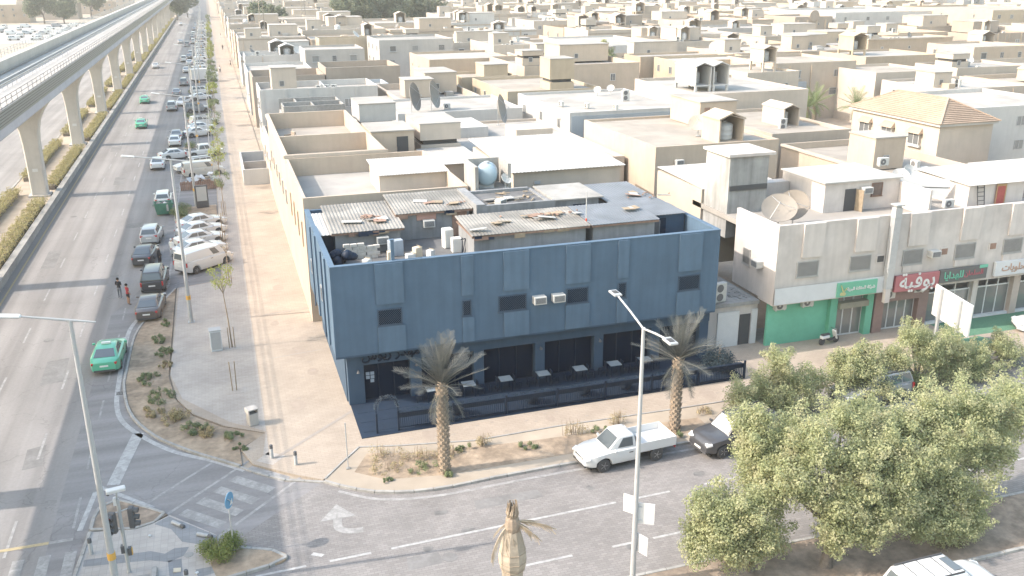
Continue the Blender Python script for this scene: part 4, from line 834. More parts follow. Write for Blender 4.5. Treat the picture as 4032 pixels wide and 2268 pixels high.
t = thing('water_barrel', 'blue plastic barrel in the shop roof corner behind the dishes', 'barrel', (38.0,55.6,7.75)); b = MB(); b.lathe([(0.26,0),(0.3,0.1),(0.31,0.45),(0.3,0.8),(0.26,0.9)],14); b.build('drum', M('blue barrel',(0.05,0.20,0.42),0.5), t, smooth=40); MB().lathe([(0.27,0.901),(0.27,0.94)],14).build('lid', BLACKP, t)
dish((34.35,50.4,7.75), R(-35), 'large pale mesh dish on the shop roof corner', 1.15, M('pale dish mesh',(0.22,0.20,0.178),0.7,0.06), 50, None)
dish((36.0,51.2,7.75), R(-50), 'tilted brownish dish lying behind the pale mesh dish', 1.1, M('brown dish mesh',(0.2,0.178,0.155),0.7,0.06), 35, None)
# signs are things of their own
def sign(label, x0, x1, z0, z1, mat, texts, y=47.95):
    t = thing('shop_sign', label, 'sign', ((x0+x1)/2,y,z0)); MB().box(-(x1-x0)/2,(x1-x0)/2,0,0.2,0,z1-z0).build('sign_box', mat, t, bevel=0.015)
    for (tx, m, fx, wd, fz) in texts: arabic('lettering', tx, m, t, (fx*(x1-x0)/2,-0.02,(z1-z0)*fz), 0.6, wd, 0.02)
    return t
t = sign('green shop sign with white Arabic lettering and gold emblem', 37.7,40.85,3.45,4.45,SIGN_G,[(T_GREEN,LET_W,0.18,2.2,0.5)])
w = MB(); w.lathe([(0.13,-0.03),(0.13,0.0)],12,(-1.2,0,0.22),0,'Y'); w.lathe([(0.13,-0.035),(0.13,-0.005)],12,(-1.02,0,0.22),0,'Y'); w.bar((-1.1,-0.02,0.35),(-1.32,-0.02,0.85),0.14,0.03); w.bar((-1.08,-0.021,0.38),(-0.86,-0.021,0.62),0.12,0.03); w.build('gold_emblem', LET_Y, t)
sign('red shop sign with large white Arabic lettering', 42.3,45.93,3.3,4.45,SIGN_R,[(T_BUFFET,LET_W,0.0,2.9,0.5)])
t = sign('black shop sign with green and red Arabic lettering', 45.97,50.0,3.55,4.5,SIGN_K,[(T_GIFTS,LET_G,-0.42,1.6,0.48),(T_SALMAN,LET_R,0.42,1.6,0.5)]); MB().box(1.3,2.0,-0.03,-0.001,0.8,1.02).build('green_tab', LET_G, t)
sign('white shop sign with brown Arabic lettering at the right edge', 50.7,56.0,3.55,4.6,WFASC,[(T_SWEETS,LET_B,-0.1,3.6,0.5)])
sign('plain pale shop sign beyond the white one', 57.2,62.5,3.55,4.5,WFASC,[])
for (x,z,k,lab) in ((34.05,2.68,'split','outdoor air conditioner on the green wall, left one'),(36.15,2.68,'split','outdoor air conditioner on the green wall, right one'),(42.6,2.55,'split','outdoor air conditioner above the brown shop door, left one'),(45.0,2.75,'split','outdoor air conditioner below the red sign, right one')):
    ac((x,48.75 if x > 40 else 48.9,z), 0, lab, k, None)
t = thing('kitchen_duct', 'tall grey sheet metal duct rising up the shop facade', 'duct', (41.65,47.85,2.7))
MB().box(-0.26,0.26,-0.12,0.3,1.0,6.6).build('shaft', STEEL, t); MB().box(-0.2,0.2,-0.08,0.2,0,1.0).build('lower_shaft', SHOPP, t)
for z in (2.4,4.3,5.9): MB().box(-0.29,0.29,-0.14,0.32,z,z+0.08).build('collar', STEEL, t)
MB().box(-0.34,0.34,-0.22,0.38,6.75,6.83).box(-0.2,0.2,-0.06,0.24,6.6,6.75).build('cowl', STEEL, t)
# narrow gate yard between the two buildings
gy = thing('gate_house', 'small white gate house with dark doorway between the two corner buildings', 'building', (29.0,49.8,0)); go = (29.0,49.8,0)
MB().box(29.0,33.0,49.9,56,0.13,3.0).build('wall', SHOPW, gy, go); MB().box(28.9,33.0,49.7,56,3.003,3.25).build('roof_slab', CONC_D, gy, go)
MB().box(31.7,32.5,49.86,49.898,0.13,2.3).build('doorway', DARK, gy, go)
for a, c in ((30.0,31.6),(32.55,33.0)): MB().box(a,c,49.8,49.898,0.13,2.6).build('white_panel', WHITE, gy, go)
ac((30.2,50.2,3.25), R(10), 'tall twin-fan air conditioner on the gate house roof', 'tall', None)
w = MB()
for k in range(26): w.obox((random.uniform(29.3,32.7),random.uniform(50.3,52.4),3.28),(random.uniform(.1,.5),random.uniform(.08,.2),0.07),random.uniform(0,3))
t = tag(w.build('roof_rubble', CONC_D), 'rubble strewn on the gate house roof', 'rubble'); t['kind'] = 'stuff'

# ================================================================== HOUSES BEHIND
WC = {'cream':(0.455,0.375,0.30),'pale cream':(0.47,0.41,0.35),'tan':(0.42,0.34,0.262),'brown':(0.33,0.28,0.235),'white':(0.48,0.47,0.455),'grey':(0.38,0.365,0.35),'ochre':(0.43,0.355,0.265),'pink beige':(0.42,0.36,0.30),'blue grey':(0.36,0.39,0.42)}
WM = {k: M(k+' house wall', c, 0.9, 0.05, 0.8, stain=0.08, streak=0.05, scale2=0.15) for k, c in WC.items()}
ROOFM = [M('white roof screed',(0.335,0.315,0.292),0.9,0.06,0.7,stain=0.16), M('beige roof screed',(0.315,0.283,0.247),0.9,0.06,0.7,stain=0.14), M('grey roof screed',(0.285,0.27,0.252),0.9,0.08,0.7,stain=0.16)]
OCC = [(4.8,29.5,44,63),(29,75,44,66.5)]
_gab = {}
def gable_mesh(w_, d, h, leg):
    """open-fronted gabled tank shelter, open towards -Y"""
    k = (w_,d,h,leg)
    if k in _gab: return _gab[k]
    t_ = 0.15; b = MB(); hw = w_/2
    b.box(-hw,-hw+t_,0,d,leg,leg+h); b.box(hw-t_,hw,0,d,leg,leg+h); b.box(-hw+t_,hw-t_,d-t_,d,leg,leg+h+0.2); b.box(-hw,hw,0,d,leg-0.15,leg-0.002)
    if leg > 0.3:
        for sx in (-hw,hw-0.3):
            for sy in (0,d-0.3): b.box(sx,sx+0.3,sy,sy+0.3,0,leg-0.152)
    r = MB(); rise = w_*0.22
    for s in (-1,1):
        a = [(s*(hw+0.1),-0.1,leg+h),(0,-0.1,leg+h+rise),(0,d+0.1,leg+h+rise),(s*(hw+0.1),d+0.1,leg+h)]
        r.add(a+[(p[0],p[1],p[2]+0.14) for p in a],[(0,1,2,3),(4,7,6,5),(0,4,5,1),(1,5,6,2),(2,6,7,3),(3,7,4,0)])
    _gab[k] = (b.mesh('tank_shelter'), r.mesh('shelter_roof')); return _gab[k]
HN = [0]
def house(x0,x1,y0,y1,z,tone,label,par=0.8,nf=3,nl=3,style='plain',roof=0,group=None,detail=1,cornice=False,wz=None,slot=None,name='house'):
    h = thing(name, label, 'house', (x0,y0,0), 0, group); o = (x0,y0,0); m = WM[tone]; t_ = 0.22
    OCC.append((x0,x1,y0,y1))
    if z-par > 1:
        w = MB(); w.add([(x0,y0,0),(x1,y0,0),(x1,y1,0),(x0,y1,0),(x0,y0,z),(x1,y0,z),(x1,y1,z),(x0,y1,z),(x0+t_,y0+t_,z),(x1-t_,y0+t_,z),(x1-t_,y1-t_,z),(x0+t_,y1-t_,z),(x0+t_,y0+t_,z-par),(x1-t_,y0+t_,z-par),(x1-t_,y1-t_,z-par),(x0+t_,y1-t_,z-par)],
            [(0,1,5,4),(1,2,6,5),(2,3,7,6),(3,0,4,7),(4,5,9,8),(5,6,10,9),(6,7,11,10),(7,4,8,11),(8,9,13,12),(9,10,14,13),(10,11,15,14),(11,8,12,15)]); w.build('wall', m, h, o, fix=False)
        MB().poly([(x0+t_,y0+t_),(x1-t_,y0+t_),(x1-t_,y1-t_),(x0+t_,y1-t_)], z-par).build('roof', ROOFM[roof], h, o, fix=False)
    if cornice: 
        w = MB(); w.box(x0-0.15,x1+0.15,y0-0.15,y0-0.002,z-0.28,z-0.02); w.box(x0-0.15,x0-0.002,y0,y1,z-0.28,z-0.02); w.build('cornice', WM['pale cream'], h, o)
    wz = wz or [z-par-2.0]+([z-par-5.0] if z > 7.4 else [])
    for zz in wz:
        for i in range(nf):
            ww = random.choice((0.9,1.2,1.4)) if style != 'small' else 0.6; hh = 1.2 if style != 'small' else 0.6
            window(h, (x1-x0)*(i+0.5)/nf-ww/2+random.uniform(-.4,.4), -0.02, zz, ww, hh, random.choice(('plain','plain','bars','hood')) if style == 'plain' else style, STEEL if detail else WHITE, random.choice((GLASS,GLASS,GLASS_L)))
        for i in range(nl):
            ww = random.choice((0.9,1.1)) if style != 'small' else 0.6; hh = 1.2 if style != 'small' else 0.6
            window(h, -0.02, (y1-y0)*(i+0.5)/nl+ww/2+random.uniform(-.4,.4), zz, ww, hh, random.choice(('plain','plain','hood')) if style == 'plain' else style, STEEL, random.choice((GLASS,GLASS,GLASS_L)), R(-90))
    if x1-x0 > 9 and y0 > 100 and detail == 0:
        for k in range(random.choice((0,1,1,2))):
            a = random.uniform(0.8,x1-x0-2); MB().box(a,a+0.7,-0.45,-0.003,z-3.2,z-2.7).build('wall_air_conditioner_box', ACW, h)
        if random.random() < 0.5: a = random.uniform(0.5,x1-x0-1); MB().tube([(a,-0.08,0.5),(a,-0.08,z-0.3)],0.06,5).build('drain_pipe', WM['tan'], h)
        for k in range(random.choice((0,1,2))):
            a, c = random.uniform(1,x1-x0-3), random.uniform(1,y1-y0-3); MB().box(a,a+random.uniform(.8,2),c,c+random.uniform(.8,2),z-par,z-par+random.uniform(.3,.9)).build('roof_hatch', random.choice((WM['grey'],ROOFM[0],WM['tan'])), h)
        if random.random() < 0.35: MB().box(-0.06,x1-x0+0.06,-0.07,-0.004,z-par-0.25,z-par+0.05).build('string_course', random.choice((WM['pale cream'],WM['brown'],WM['tan'])), h)
        if random.random() < 0.3:
            n_ = random.choice((3,4,5))
            for k in range(n_): a = (x1-x0)*(k+0.02)/n_; MB().box(a,a+0.45,-0.12,-0.005,0,z-0.05).build('pilaster', random.choice((m,WM['tan'])), h)
        if random.random() < 0.3: a = random.uniform(1,x1-x0-4); MB().box(a,a+2.6,-0.9,-0.004,z-par-3.4,z-par-3.2).box(a,a+2.6,-0.9,-0.82,z-par-3.2,z-par-2.3).build('balcony', m, h)
        if random.random() < 0.3: a = random.uniform(3,x1-x0-3); MB().box(a,a+0.18,0.25,y1-y0-0.25,z-par,z-0.1).build('roof_partition', m, h)
    return h
def roofbox(h, ho, x0,x1,y0,y1,z0,z1, tone, name='stair_tower', win=False, slotz=None, cap=True):
    o = ho
    if slotz:
        MB().box(x0,x1,y0,y1,z0,slotz).build(name, WM[tone], h, o); MB().box(x0+0.3,x1-0.3,y0+0.3,y1-0.3,slotz,slotz+0.45).build('dark_gap', DARK, h, o); MB().box(x0-0.05,x1+0.05,y0-0.05,y1+0.05,slotz+0.45,z1).build('tank_box', WM[tone], h, o)
    else: MB().box(x0,x1,y0,y1,z0,z1).build(name, WM[tone], h, o)
    if cap: MB().box(x0-0.1,x1+0.1,y0-0.1,y1+0.1,z1+0.002,z1+0.12).build('slab', ROOFM[0], h, o)
    if win: window(h, x0-o[0]+(x1-x0)*0.3, y0-o[1]-0.02, z0+0.6, 0.7, 0.8, 'plain')
def gable(h, ho, x, y, z, tone, w_=2.6, d=3.2, hh=1.9, leg=0.25, lab=None):
    a, r = gable_mesh(w_,d,hh,leg); s = mobj('tank_shelter', a, WM[tone], h); s.location = (x-ho[0],y-ho[1],z); q = mobj('shelter_roof', r, WM[tone], s)
    if lab: tank((x,y+d*0.45,z+leg), lab, min(0.85,w_*0.33), min(1.5,hh*0.8))
# --- the block directly behind the blue building
h1 = house(4.85,16.7,63.4,78.4,9.3,'cream','cream house with white sunken roof terrace directly behind the blue building',1.5,0,0,roof=0); o1 = (4.85,63.4,0)
for k in range(4): window(h1, -0.02, 2.6+k*3.2, 5.2, 0.45, 1.9, 'plain', WM['tan'], GLASS, R(-90))
MB().box(11.2,16.6,69.3,74,7.8,9.25).build('roof_room', WM['pale cream'], h1, o1); corr('corrugated_roof', 11.0,16.69,68.9,74.3,9.32,9.62,GALV,h1,o1)
h2 = house(4.85,13.4,78.5,104,9.6,'cream','long cream house with a moulded cornice beside the boulevard pavement',1.7,0,0,roof=1,cornice=True); o2 = (4.85,78.5,0)
MB().box(5.1,13.2,88.2,88.45,7.9,9.58).build('terrace_wall', WM['cream'], h2, o2)
for k in range(6): window(h2, -0.02, 3+k*3.9, 4.9, 0.9, 1.3, 'bars', STEEL, GLASS, R(-90))
roofbox(h2,o2,13.5,17.6,86.8,92.5,5,9.7,'cream',win=False); MB().box(15.9,17.0,86.74,86.79,7.3,9.2).build('dark_door', DARK, h2, o2)
roofbox(h2,o2,14.4,18.3,99.9,105.6,5,10.6,'white',slotz=8.3); roofbox(h2,o2,18.5,22.5,88.0,95.0,5,10.0,'pale cream',slotz=8.0); MB().box(18.2,22.4,80,88,3,7.6).build('roof_room', WM['pale cream'], h2, o2); corr('white_roof_sheet', 17.9,22.7,79.6,87.8,7.65,7.7,GALV,h2,o2)
OCC.append((13,23,78,106))
t = thing('armchair', 'old beige armchair left on the terrace roof of the long cream house', 'armchair', (6.6,95.5,7.9), R(-70)); ARM = M('beige upholstery',(0.34,0.28,0.225),0.95,0.15,5)
MB().box(-0.45,0.45,-0.4,0.4,0.12,0.45).build('seat', ARM, t, bevel=0.05); MB().box(-0.45,0.45,0.25,0.45,0.45,0.95).build('backrest', ARM, t, bevel=0.05)
for sx in (-1,1): MB().box(min(sx*0.46,sx*0.66),max(sx*0.46,sx*0.66),-0.4,0.45,0.12,0.65).build('armrest', ARM, t, bevel=0.05)
MB().box(-0.6,0.6,-0.38,0.4,0,0.12).build('base', M('red base cloth',(0.35,0.13,0.11),0.9), t)
h3 = house(21.2,30.2,66.6,78.5,9.3,'pale cream','pale house under a big white corrugated roof behind the blue building',0.05,0,0,roof=0); o3 = (21.2,66.6,0)
corr('corrugated_roof', 20.9,25.1,66.2,79,9.38,9.95,GALV,h3,o3,0.3,0.04); corr('corrugated_roof', 25.15,30.5,66.2,79,9.38,9.95,GALV,h3,o3,0.3,0.04)
MB().box(22.9,23.4,66.5,66.59,8.3,8.55).build('vent_box', STEEL, h3, o3)
h4 = house(37.2,50.0,74.4,91.7,9.0,'cream','big plain cream house with a wide pale roof behind the shops',0.25,0,0,roof=1); o4 = (37.2,74.4,0)
ac((39.5,74.38,7.3), 0, 'window air conditioner on the shaded front of the big cream house', 'window', None); gable(h4,o4,45.4,75.3,8.8,'cream',2.6,3.3,2.0,0.1,'white tank in the gabled shelter on the big cream house'); roofbox(h4,o4,46.8,51.0,84,90.5,8.8,11.3,'cream',win=False); MB().box(47.3,47.9,83.94,83.99,10.2,10.8).build('small_window', RUST, h4, o4)
dish((44.2,79.5,8.8), R(-40), 'beige mesh dish on the big cream house roof', 0.95, M('beige dish mesh',(0.37,0.34,0.29),0.7,0.05), 45, None)
h5 = house(37.6,52.8,97,116,9.0,'white','white house with shaded blue-grey front and roof condensers',0.3,0,3,'plain',0); MB().box(37.75,52.6,96.93,96.998,2,8.6).build('front_shade_panel', WM['blue grey'], h5, (37.6,97,0))  # front panel paints the white wall's shade in blue grey
h6 = house(20.4,36.2,109.8,123.4,8.0,'white','low white-roofed house carrying two huge dark dishes',0.3,0,0,'plain',0)
for (x,y,rz,lab,r) in ((22.6,112,60,'left of two huge dark dishes on the white roof',1.75),(25.4,113.5,60,'right of two huge dark dishes on the white roof',1.75),(31.3,104.0,60,'tall dark dish near the roof sheet, further right',1.7)):
    dish((x,y,7.7 if y > 106 else 6.9), R(rz), lab, r, DISH, 12, None)
h6b = house(23.2,36.8,80.2,106,7.2,'pale cream','low pale house with a broad flat roof behind the corrugated roof',0.3,0,0,'plain',0); MB().box(29,33,90,94,6.9,8.6).build('roof_room', WM['pale cream'], h6b, (23.2,80.2,0)); MB().box(24,28,97,104,6.9,8.0).build('roof_room', WM['white'], h6b, (23.2,80.2,0))
# unfinished block walls
BLK = brickmat('grey concrete block', (0.36,0.37,0.39), (0.27,0.27,0.28), 0.4, 0.2, 0.1)
ub = thing('unfinished_block_house', 'roofless unfinished house of bare grey concrete block walls', 'building', (8,124,0)); uo = (8,124,0); OCC.append((5,20,107,134))
MB().box(8,16,124,133,0,6.1).build('ground_storey', WM['grey'], ub, uo)
for a in ((8,16,124,124.2),(8,16,128.4,128.6),(8,16,132.8,133)): MB().box(a[0],a[1],a[2],a[3],6.1,7.6).build('block_wall', CONC_D, ub, uo)
for a in ((8,8.2,124.21,128.39),(11.9,12.1,124.21,128.39),(15.8,16,124.21,128.39),(10,10.2,128.61,132.79),(15.8,16,128.61,132.79)): MB().box(a[0],a[1],a[2],a[3],6.1,7.5).build('block_wall', CONC_D, ub, uo)
house(4.9,13.3,104.2,118,6.2,'pale cream','low pale courtyard house beside the boulevard, past the cornice house',1.2,0,3)
yard = thing('courtyard_wall', 'white courtyard wall with a grey metal gate jutting onto the pavement', 'wall', (1.9,112,0.13)); MB().box(0,0.2,0,12,0,1.9).build('long_wall', WM['white'], yard); MB().box(0.2,3.0,0,0.2,0,1.9).build('end_wall', WM['white'], yard); MB().box(0.2,3.0,6,6.2,0,1.7).build('cross_wall', WM['grey'], yard); MB().box(0.2,3.0,11.8,12,0,1.9).build('end_wall', WM['white'], yard)
HL = [(9.8,26.2,147.6,154.5,7.4,'blue grey','long pale blue wall house behind the unfinished block walls',0.6,2,0,0),
 (5.6,17.3,157.3,169,8.2,'brown','brown rendered house by the boulevard with a round dish terrace',1.4,1,0,1),(17.5,30,157.5,169,9.2,'brown','taller brown house with two small square windows',1.0,2,0,1),
 (37.5,53.4,168.2,186,9.0,'tan','broad tan house with shaded front and small lit side windows',0.4,0,3,0),(36.7,45.8,141.6,150.3,8.5,'ochre','small ochre house with a stepped roof',0.4,1,2,1),(38.0,52.0,121.8,140.2,8.5,'ochre','long ochre house carrying a box on stilts',0.4,1,4,1),
 (35.2,52,208,225,10,'grey','grey house with stepped parapet and arched side openings',0.5,3,3,2),(17.5,29.4,192,204,9.6,'grey','stone-faced house with pediment windows',0.4,3,0,0),(5.4,17,172,190,7.6,'white','white row house with little gabled dormers',0.6,0,2,0),
 (60,76.5,108,128,8.8,'pale cream','pale house with twin white tank shelters on its roof',0.4,2,2,0),(77.3,96,187,218,9.0,'white','long bright white house with a row of paired windows',0.4,1,6,0),(75.8,92,159.6,167,9.0,'tan','olive tan house with a painted arch panel',0.4,1,1,0),(78.0,95,149,158.4,9.0,'ochre','ochre house with oval windows in framed panels',0.4,1,2,0),
 (78.9,88.2,127.4,140,9.0,'pale cream','pale house left of the grey pipe wall',0.4,2,1,1),(88.5,104,134.2,150,9.5,'pink beige','tall beige house with drain pipes and metal box on its front',0.5,2,1,1),(113.6,130,144,158,9.0,'tan','tan house with a strongly shaded front and gabled tank shelter',0.4,1,3,0),
 (100.5,113,124.5,137,8.5,'pale cream','pale plain house between the tan house and the villa',0.4,0,0,1),(86.7,104,90.2,106,8.0,'white','white house behind the tile-roofed villa',0.5,1,1,0),(82.5,97,62,76,7.4,'pale cream','pale low house at the right edge beyond the shops',0.5,2,2,0),
 (148,162,154.6,168,9.0,'cream','cream house with barred side windows far right',0.4,3,3,0),(193,234,262,300,11,'white','large white modern villa far right',0.6,5,2,0),(178,192,262,280,10,'brown','ornate brown villa left of the white modern villa',0.6,4,1,1),(231,262,236,280,12,'ochre','large ochre three-storey building at the far right edge',0.6,6,3,1)]
for i, (x0,x1,y0,y1,z,tone,lab,par,nf,nl,rf) in enumerate(HL): 
    hh = house(x0,x1,y0,y1,z,tone,lab,par,nf,nl,'small' if tone in ('brown','tan','pale cream') else 'plain',rf)
    if 'stilts' in lab: roofbox(hh,(x0,y0,0),45,48.6,124,128.2,8.1,12.4,'ochre',slotz=9.2)
    if 'stepped roof' in lab: roofbox(hh,(x0,y0,0),41,45,144,149,8.1,10,'ochre')
    if 'twin' in lab:
        for k in range(2): gable(hh,(x0,y0,0),63.2+k*2.7,113,8.4,'white',2.4,6,2.4,0.9,'white tank in the %s twin shelter of the pale house' % ('left','right')[k])
    if 'gabled tank' in lab: gable(hh,(x0,y0,0),117,150.5,8.6,'ochre',3.0,4.5,2.4,1.1,'white tank in the shelter on the shaded tan house')
    if 'left of the grey' in lab: gable(hh,(x0,y0,0),85,131,8.6,'pale cream',2.4,4,1.9,1.6,'white tank in the shelter on the pale house by the pipe wall')
    if 'drain pipes' in lab:
        for x in (91,95.2): MB().tube([(x,y0-0.1,1),(x,y0-0.1,9)],0.1,6).build('drain_pipe', WM['tan'], hh, (x0,y0,0))
        MB().box(92.3,94.2,y0-0.5,y0-0.01,4.6,6.4).build('metal_box', WM['blue grey'], hh, (x0,y0,0))
    if 'ornate' in lab:
        for k in range(4): MB().box(x0+1+k*3.4,x0+1.5+k*3.4,y0-0.3,y0-0.01,0,9).build('pilaster', WM['tan'], hh, (x0,y0,0))
        MB().lathe([(1.8,-0.3),(1.8,0.3)],20,(x0+7,y0,10.2),0,'Y').build('round_pediment', WM['brown'], hh, (x0,y0,0))
    if 'dormers' in lab:
        for k in range(3):
            x = x0+1.8+k*3.6; MB().box(x-0.6,x+0.6,y0-0.5,y0-0.002,6.0,7.0).add([(x-0.8,y0-0.6,7.0),(x+0.8,y0-0.6,7.0),(x,y0-0.6,7.6),(x-0.8,y0,7.0),(x+0.8,y0,7.0),(x,y0,7.6)],[(0,1,2),(3,5,4),(0,2,5,3),(1,4,5,2)]).build('dormer', WM['tan'], hh, (x0,y0,0))
# villa with a tiled hip roof
TILE = M('terracotta roof tiles', (0.36,0.275,0.215), 0.85, 0.08, 3, stain=0.1)
vx0,vx1,vy0,vy1 = 75.2,82.5,81.7,96.6
vl = house(vx0,vx1,vy0,vy1,8.0,'pale cream','cream stone villa with terracotta hip roof and three hooded bay windows',0.05,0,0,name='villa'); vo = (vx0,vy0,0)
MB().box(vx0-0.35,vx1+0.35,vy0-0.35,vy1+0.35,7.7,7.98).build('eaves', WM['white'], vl, vo)
zr = 10.2; xm = (vx0+vx1)/2; e = 0.5; A_ = [(vx0-e,vy0-e,8.0),(vx1+e,vy0-e,8.0),(vx1+e,vy1+e,8.0),(vx0-e,vy1+e,8.0),(xm,vy0+3.4,zr),(xm,vy1-3.4,zr)]
MB().add(A_,[(0,1,4),(1,2,5,4),(2,3,5),(3,0,4,5),(3,2,1,0)]).build('roof', TILE, vl, vo)
# tile courses: raised rows on the front hip and the left slope
rows = MB()
def course(p0,p1,q0,q1,n):
    for k in range(n):
        t0 = k/n; a = Vector(p0).lerp(Vector(q0),t0); b = Vector(p1).lerp(Vector(q1),t0); rows.bar(a+Vector((0,0,0.05)),b+Vector((0,0,0.05)),0.10,0.05)
course(A_[0],A_[1],A_[4],A_[4],14); course(A_[3],A_[0],A_[5],A_[4],14)
rows.build('tile_courses', TILE, vl, vo)['kind'] = 'stuff'
for a, b in ((0,4),(1,4),(4,5),(3,5)): MB().bar(Vector(A_[a])+Vector((0,0,.05)),Vector(A_[b])+Vector((0,0,.05)),0.22,0.12).build('ridge_tiles', TILE, vl, vo)
for y in (85.2,89.8,93.8):
    wd = window(vl, -0.32, y+0.9-vy0, 5.2, 1.8, 1.3, 'slide', WHITE, GLASS, R(-90)); MB().box(vx0-0.35,vx0-0.002,y-1.05,y+1.05,4.95,5.19).build('bay_sill', WM['white'], vl, vo)
    MB().box(vx0-0.3,vx0-0.002,y-0.88,y+0.88,5.2,6.48).build('bay_box', WM['pale cream'], vl, vo)
    MB().add([(vx0-0.65,y-1.1,6.5),(vx0-0.65,y+1.1,6.5),(vx0,y+0.9,7.15),(vx0,y-0.9,7.15),(vx0,y-1.1,6.5),(vx0,y+1.1,6.5)],[(0,1,2,3),(0,3,4),(1,5,2),(0,4,5,1)]).build('tiled_hood', TILE, vl, vo)
# --- procedural rows of houses behind
OCC.extend([(48,71,356,378),(79,89,375,386),(18,28,375,386)])   # groves of far trees
OCC.append((81,99,107,126.8))   # walled garden with palms
def inview(x,y,z=8,mx=0.06):
    d = Vector((x,y,z-CAM_H)); wz = d.dot(fw)
    if wz < 5: return False
    u = d.dot(rt2)/wz*3600/4032; v = d.dot(up2)/wz*3600/4032
    return abs(u) < 0.5+mx and -0.33 < v < 0.30
def hits(x0,x1,y0,y1,m=0.3): return any(x0 < c+m and x1 > a-m and y0 < d+m and y1 > b-m for a,c,b,d in OCC)
tones = ['cream']*6+['pale cream']*8+['tan']*2+['ochre','brown','white','white','white','pink beige','pink beige','grey']
TW = {'pale cream':'pale','pink beige':'pinkish','blue grey':'bluish'}
cells = []
xs = []; x = 5.6; k = 0
while x < 900:
    wd_ = random.uniform(16,25); xs.append((x,x+wd_-0.4)); x += wd_+(7.5 if k % 2 == 1 and x > 30 else 0); k += 1
y = 66.8; ys = []; k = 0
while y < 1000:
    d_ = random.uniform(16,23) if y < 300 else random.uniform(18,24); ys.append((y,y+d_-0.5)); y += d_+(8 if k % 2 == 1 and y > 140 else 0); k += 1
for j,(y0,y1) in enumerate(ys):
    for i,(x0,x1) in enumerate(xs):
        if x0 > 4.8 and inview((x0+x1)/2,(y0+y1)/2): cells.append((y0*1.0,i,j,x0+random.uniform(0,.8),x1-random.uniform(0,.8),y0+random.uniform(0,1.2),y1-random.uniform(0,1.2)))
cells.sort()
far = {t_: MB() for t_ in ('cream','pale cream','tan','white','brown')}; farw = MB()
count = 0; roofs = []
for (_,i,j,x0,x1,y0,y1) in cells:
    if hits(x0,x1,y0,y1): 
        done = False
        for (a,b,c,d) in ((x0,x1,y0+(y1-y0)*0.5,y1),(x0+(x1-x0)*0.5,x1,y0,y1),(x0,x0+(x1-x0)*0.5,y0,y1),(x0,x1,y0,y0+(y1-y0)*0.5)):
            if not hits(a,b,c,d): x0,x1,y0,y1 = a,b,c,d; done = True; break
        if not done: continue
    tone = random.choice(tones); z = random.choice((6.6,7.6,8.2,8.6,9.0,9.4)) if y0 > 90 else random.choice((6.0,6.8,7.4))
    if count < 285:
        lab = '%s house, %s from the boulevard in the %s row back' % (TW.get(tone,tone), ORD(i), ORD(j))
        near = y0 < 330
        hh = house(x0,x1,y0,y1,z,tone,lab,random.choice((0.4,0.7,0.9)),random.choice((2,3,3,4)),random.choice((1,2,3)),random.choice(('plain','plain','small')),random.choice((0,0,1,1,2)),'houses in the rows behind',0,random.random() < 0.25,None if near else [z-3])
        ho = (x0,y0,0); r_ = random.random(); zz = z-0.6
        if r_ < 0.32: gable(hh,ho,x0+(x1-x0)*random.uniform(.3,.7),y0+(y1-y0)*random.uniform(.3,.6),zz,random.choice((tone,'pale cream')),random.choice((2.2,2.6,3.2,3.6)),random.choice((2.6,3.4,4.6)),random.choice((1.6,2.0,2.5)),random.choice((0.25,0.25,0.9,1.3)),'tank in the roof shelter of the '+lab.replace(' from the boulevard in the ',' along, ') if near else None)
        elif r_ < 0.8: roofbox(hh,ho,x0+2,x0+2+random.uniform(3,4.5),y0+(y1-y0)*.35,y0+(y1-y0)*.35+4,zz,zz+random.uniform(2.3,3.2),random.choice((tone,'pale cream')),win=True,slotz=zz+1.2 if random.random() < 0.25 else None)
        if random.random() < 0.35: roofbox(hh,ho,x0+(x1-x0)*.5,x1-1,y0+(y1-y0)*.55,y1-1,zz,zz+2.9,tone,'upper_storey',win=True)
        roofs.append((x0,x1,y0,y1,zz,lab)); count += 1
    else:
        t_ = tone if tone in far else 'cream'; far[t_].box(x0,x1,y0,y1,0,z)
        if random.random() < 0.5: a = x0+random.uniform(2,6); far[t_].box(a,a+3.5,y0+4,y0+8,z,z+2.6)
        for q in range(3): a = x0+(x1-x0)*(q+.5)/3; farw.box(a-0.6,a+0.6,y0-0.05,y0-0.01,z-3,z-1.7)
fh = thing('far_houses', 'mass of distant cream and white flat-roofed houses near the top', 'houses', (0,600,0)); fh['kind'] = 'stuff'
for k_, b in far.items():
    if b.v: ob = b.build('far_house_walls', WM[k_], fh, (0,600,0), fix=False); ob['kind'] = 'stuff'
if farw.v: ob = farw.build('far_house_windows', GLASS, fh, (0,600,0), fix=False); ob['kind'] = 'stuff'
# roof clutter: condensers, dishes, tanks
for n, (x0,x1,y0,y1,zz,lab) in enumerate(roofs):
    if y0 > 330: continue
    s_ = lab.split(' in the ')[0]+', row '+lab.split(' in the ')[1].split(' row')[0]
    na = random.choice((0,1,2,3)) if y0 < 220 else random.choice((0,0,1,2))
    ax_, ay_ = random.uniform(x0+1.2,x1-4), random.uniform(y0+1,y0+(y1-y0)*.35)
    for k in range(na): ac((ax_+k*1.1,ay_,zz+0.0), R(random.choice((0,0,0,-90))), ('leftmost','second','third')[k]+' condenser, '+s_.replace(' from the boulevard',' along'), random.choice(('split','split','tall')), 'roof condensers')
    if random.random() < 0.3: dish((random.uniform(x0+1.5,x1-1.5),random.uniform(y0+1.5,y1-2),zz), R(random.uniform(-60,70)), 'dish on the '+s_, random.choice((0.5,0.7,1.0)), random.choice((DISH,DISH_W,DISH_W)), random.choice((20,40)))
    if random.random() < 0.15: tank((random.uniform(x0+1.5,x1-1.5),random.uniform(y0+4,y1-2),zz), 'open white tank on the '+s_, 0.8, 1.5)
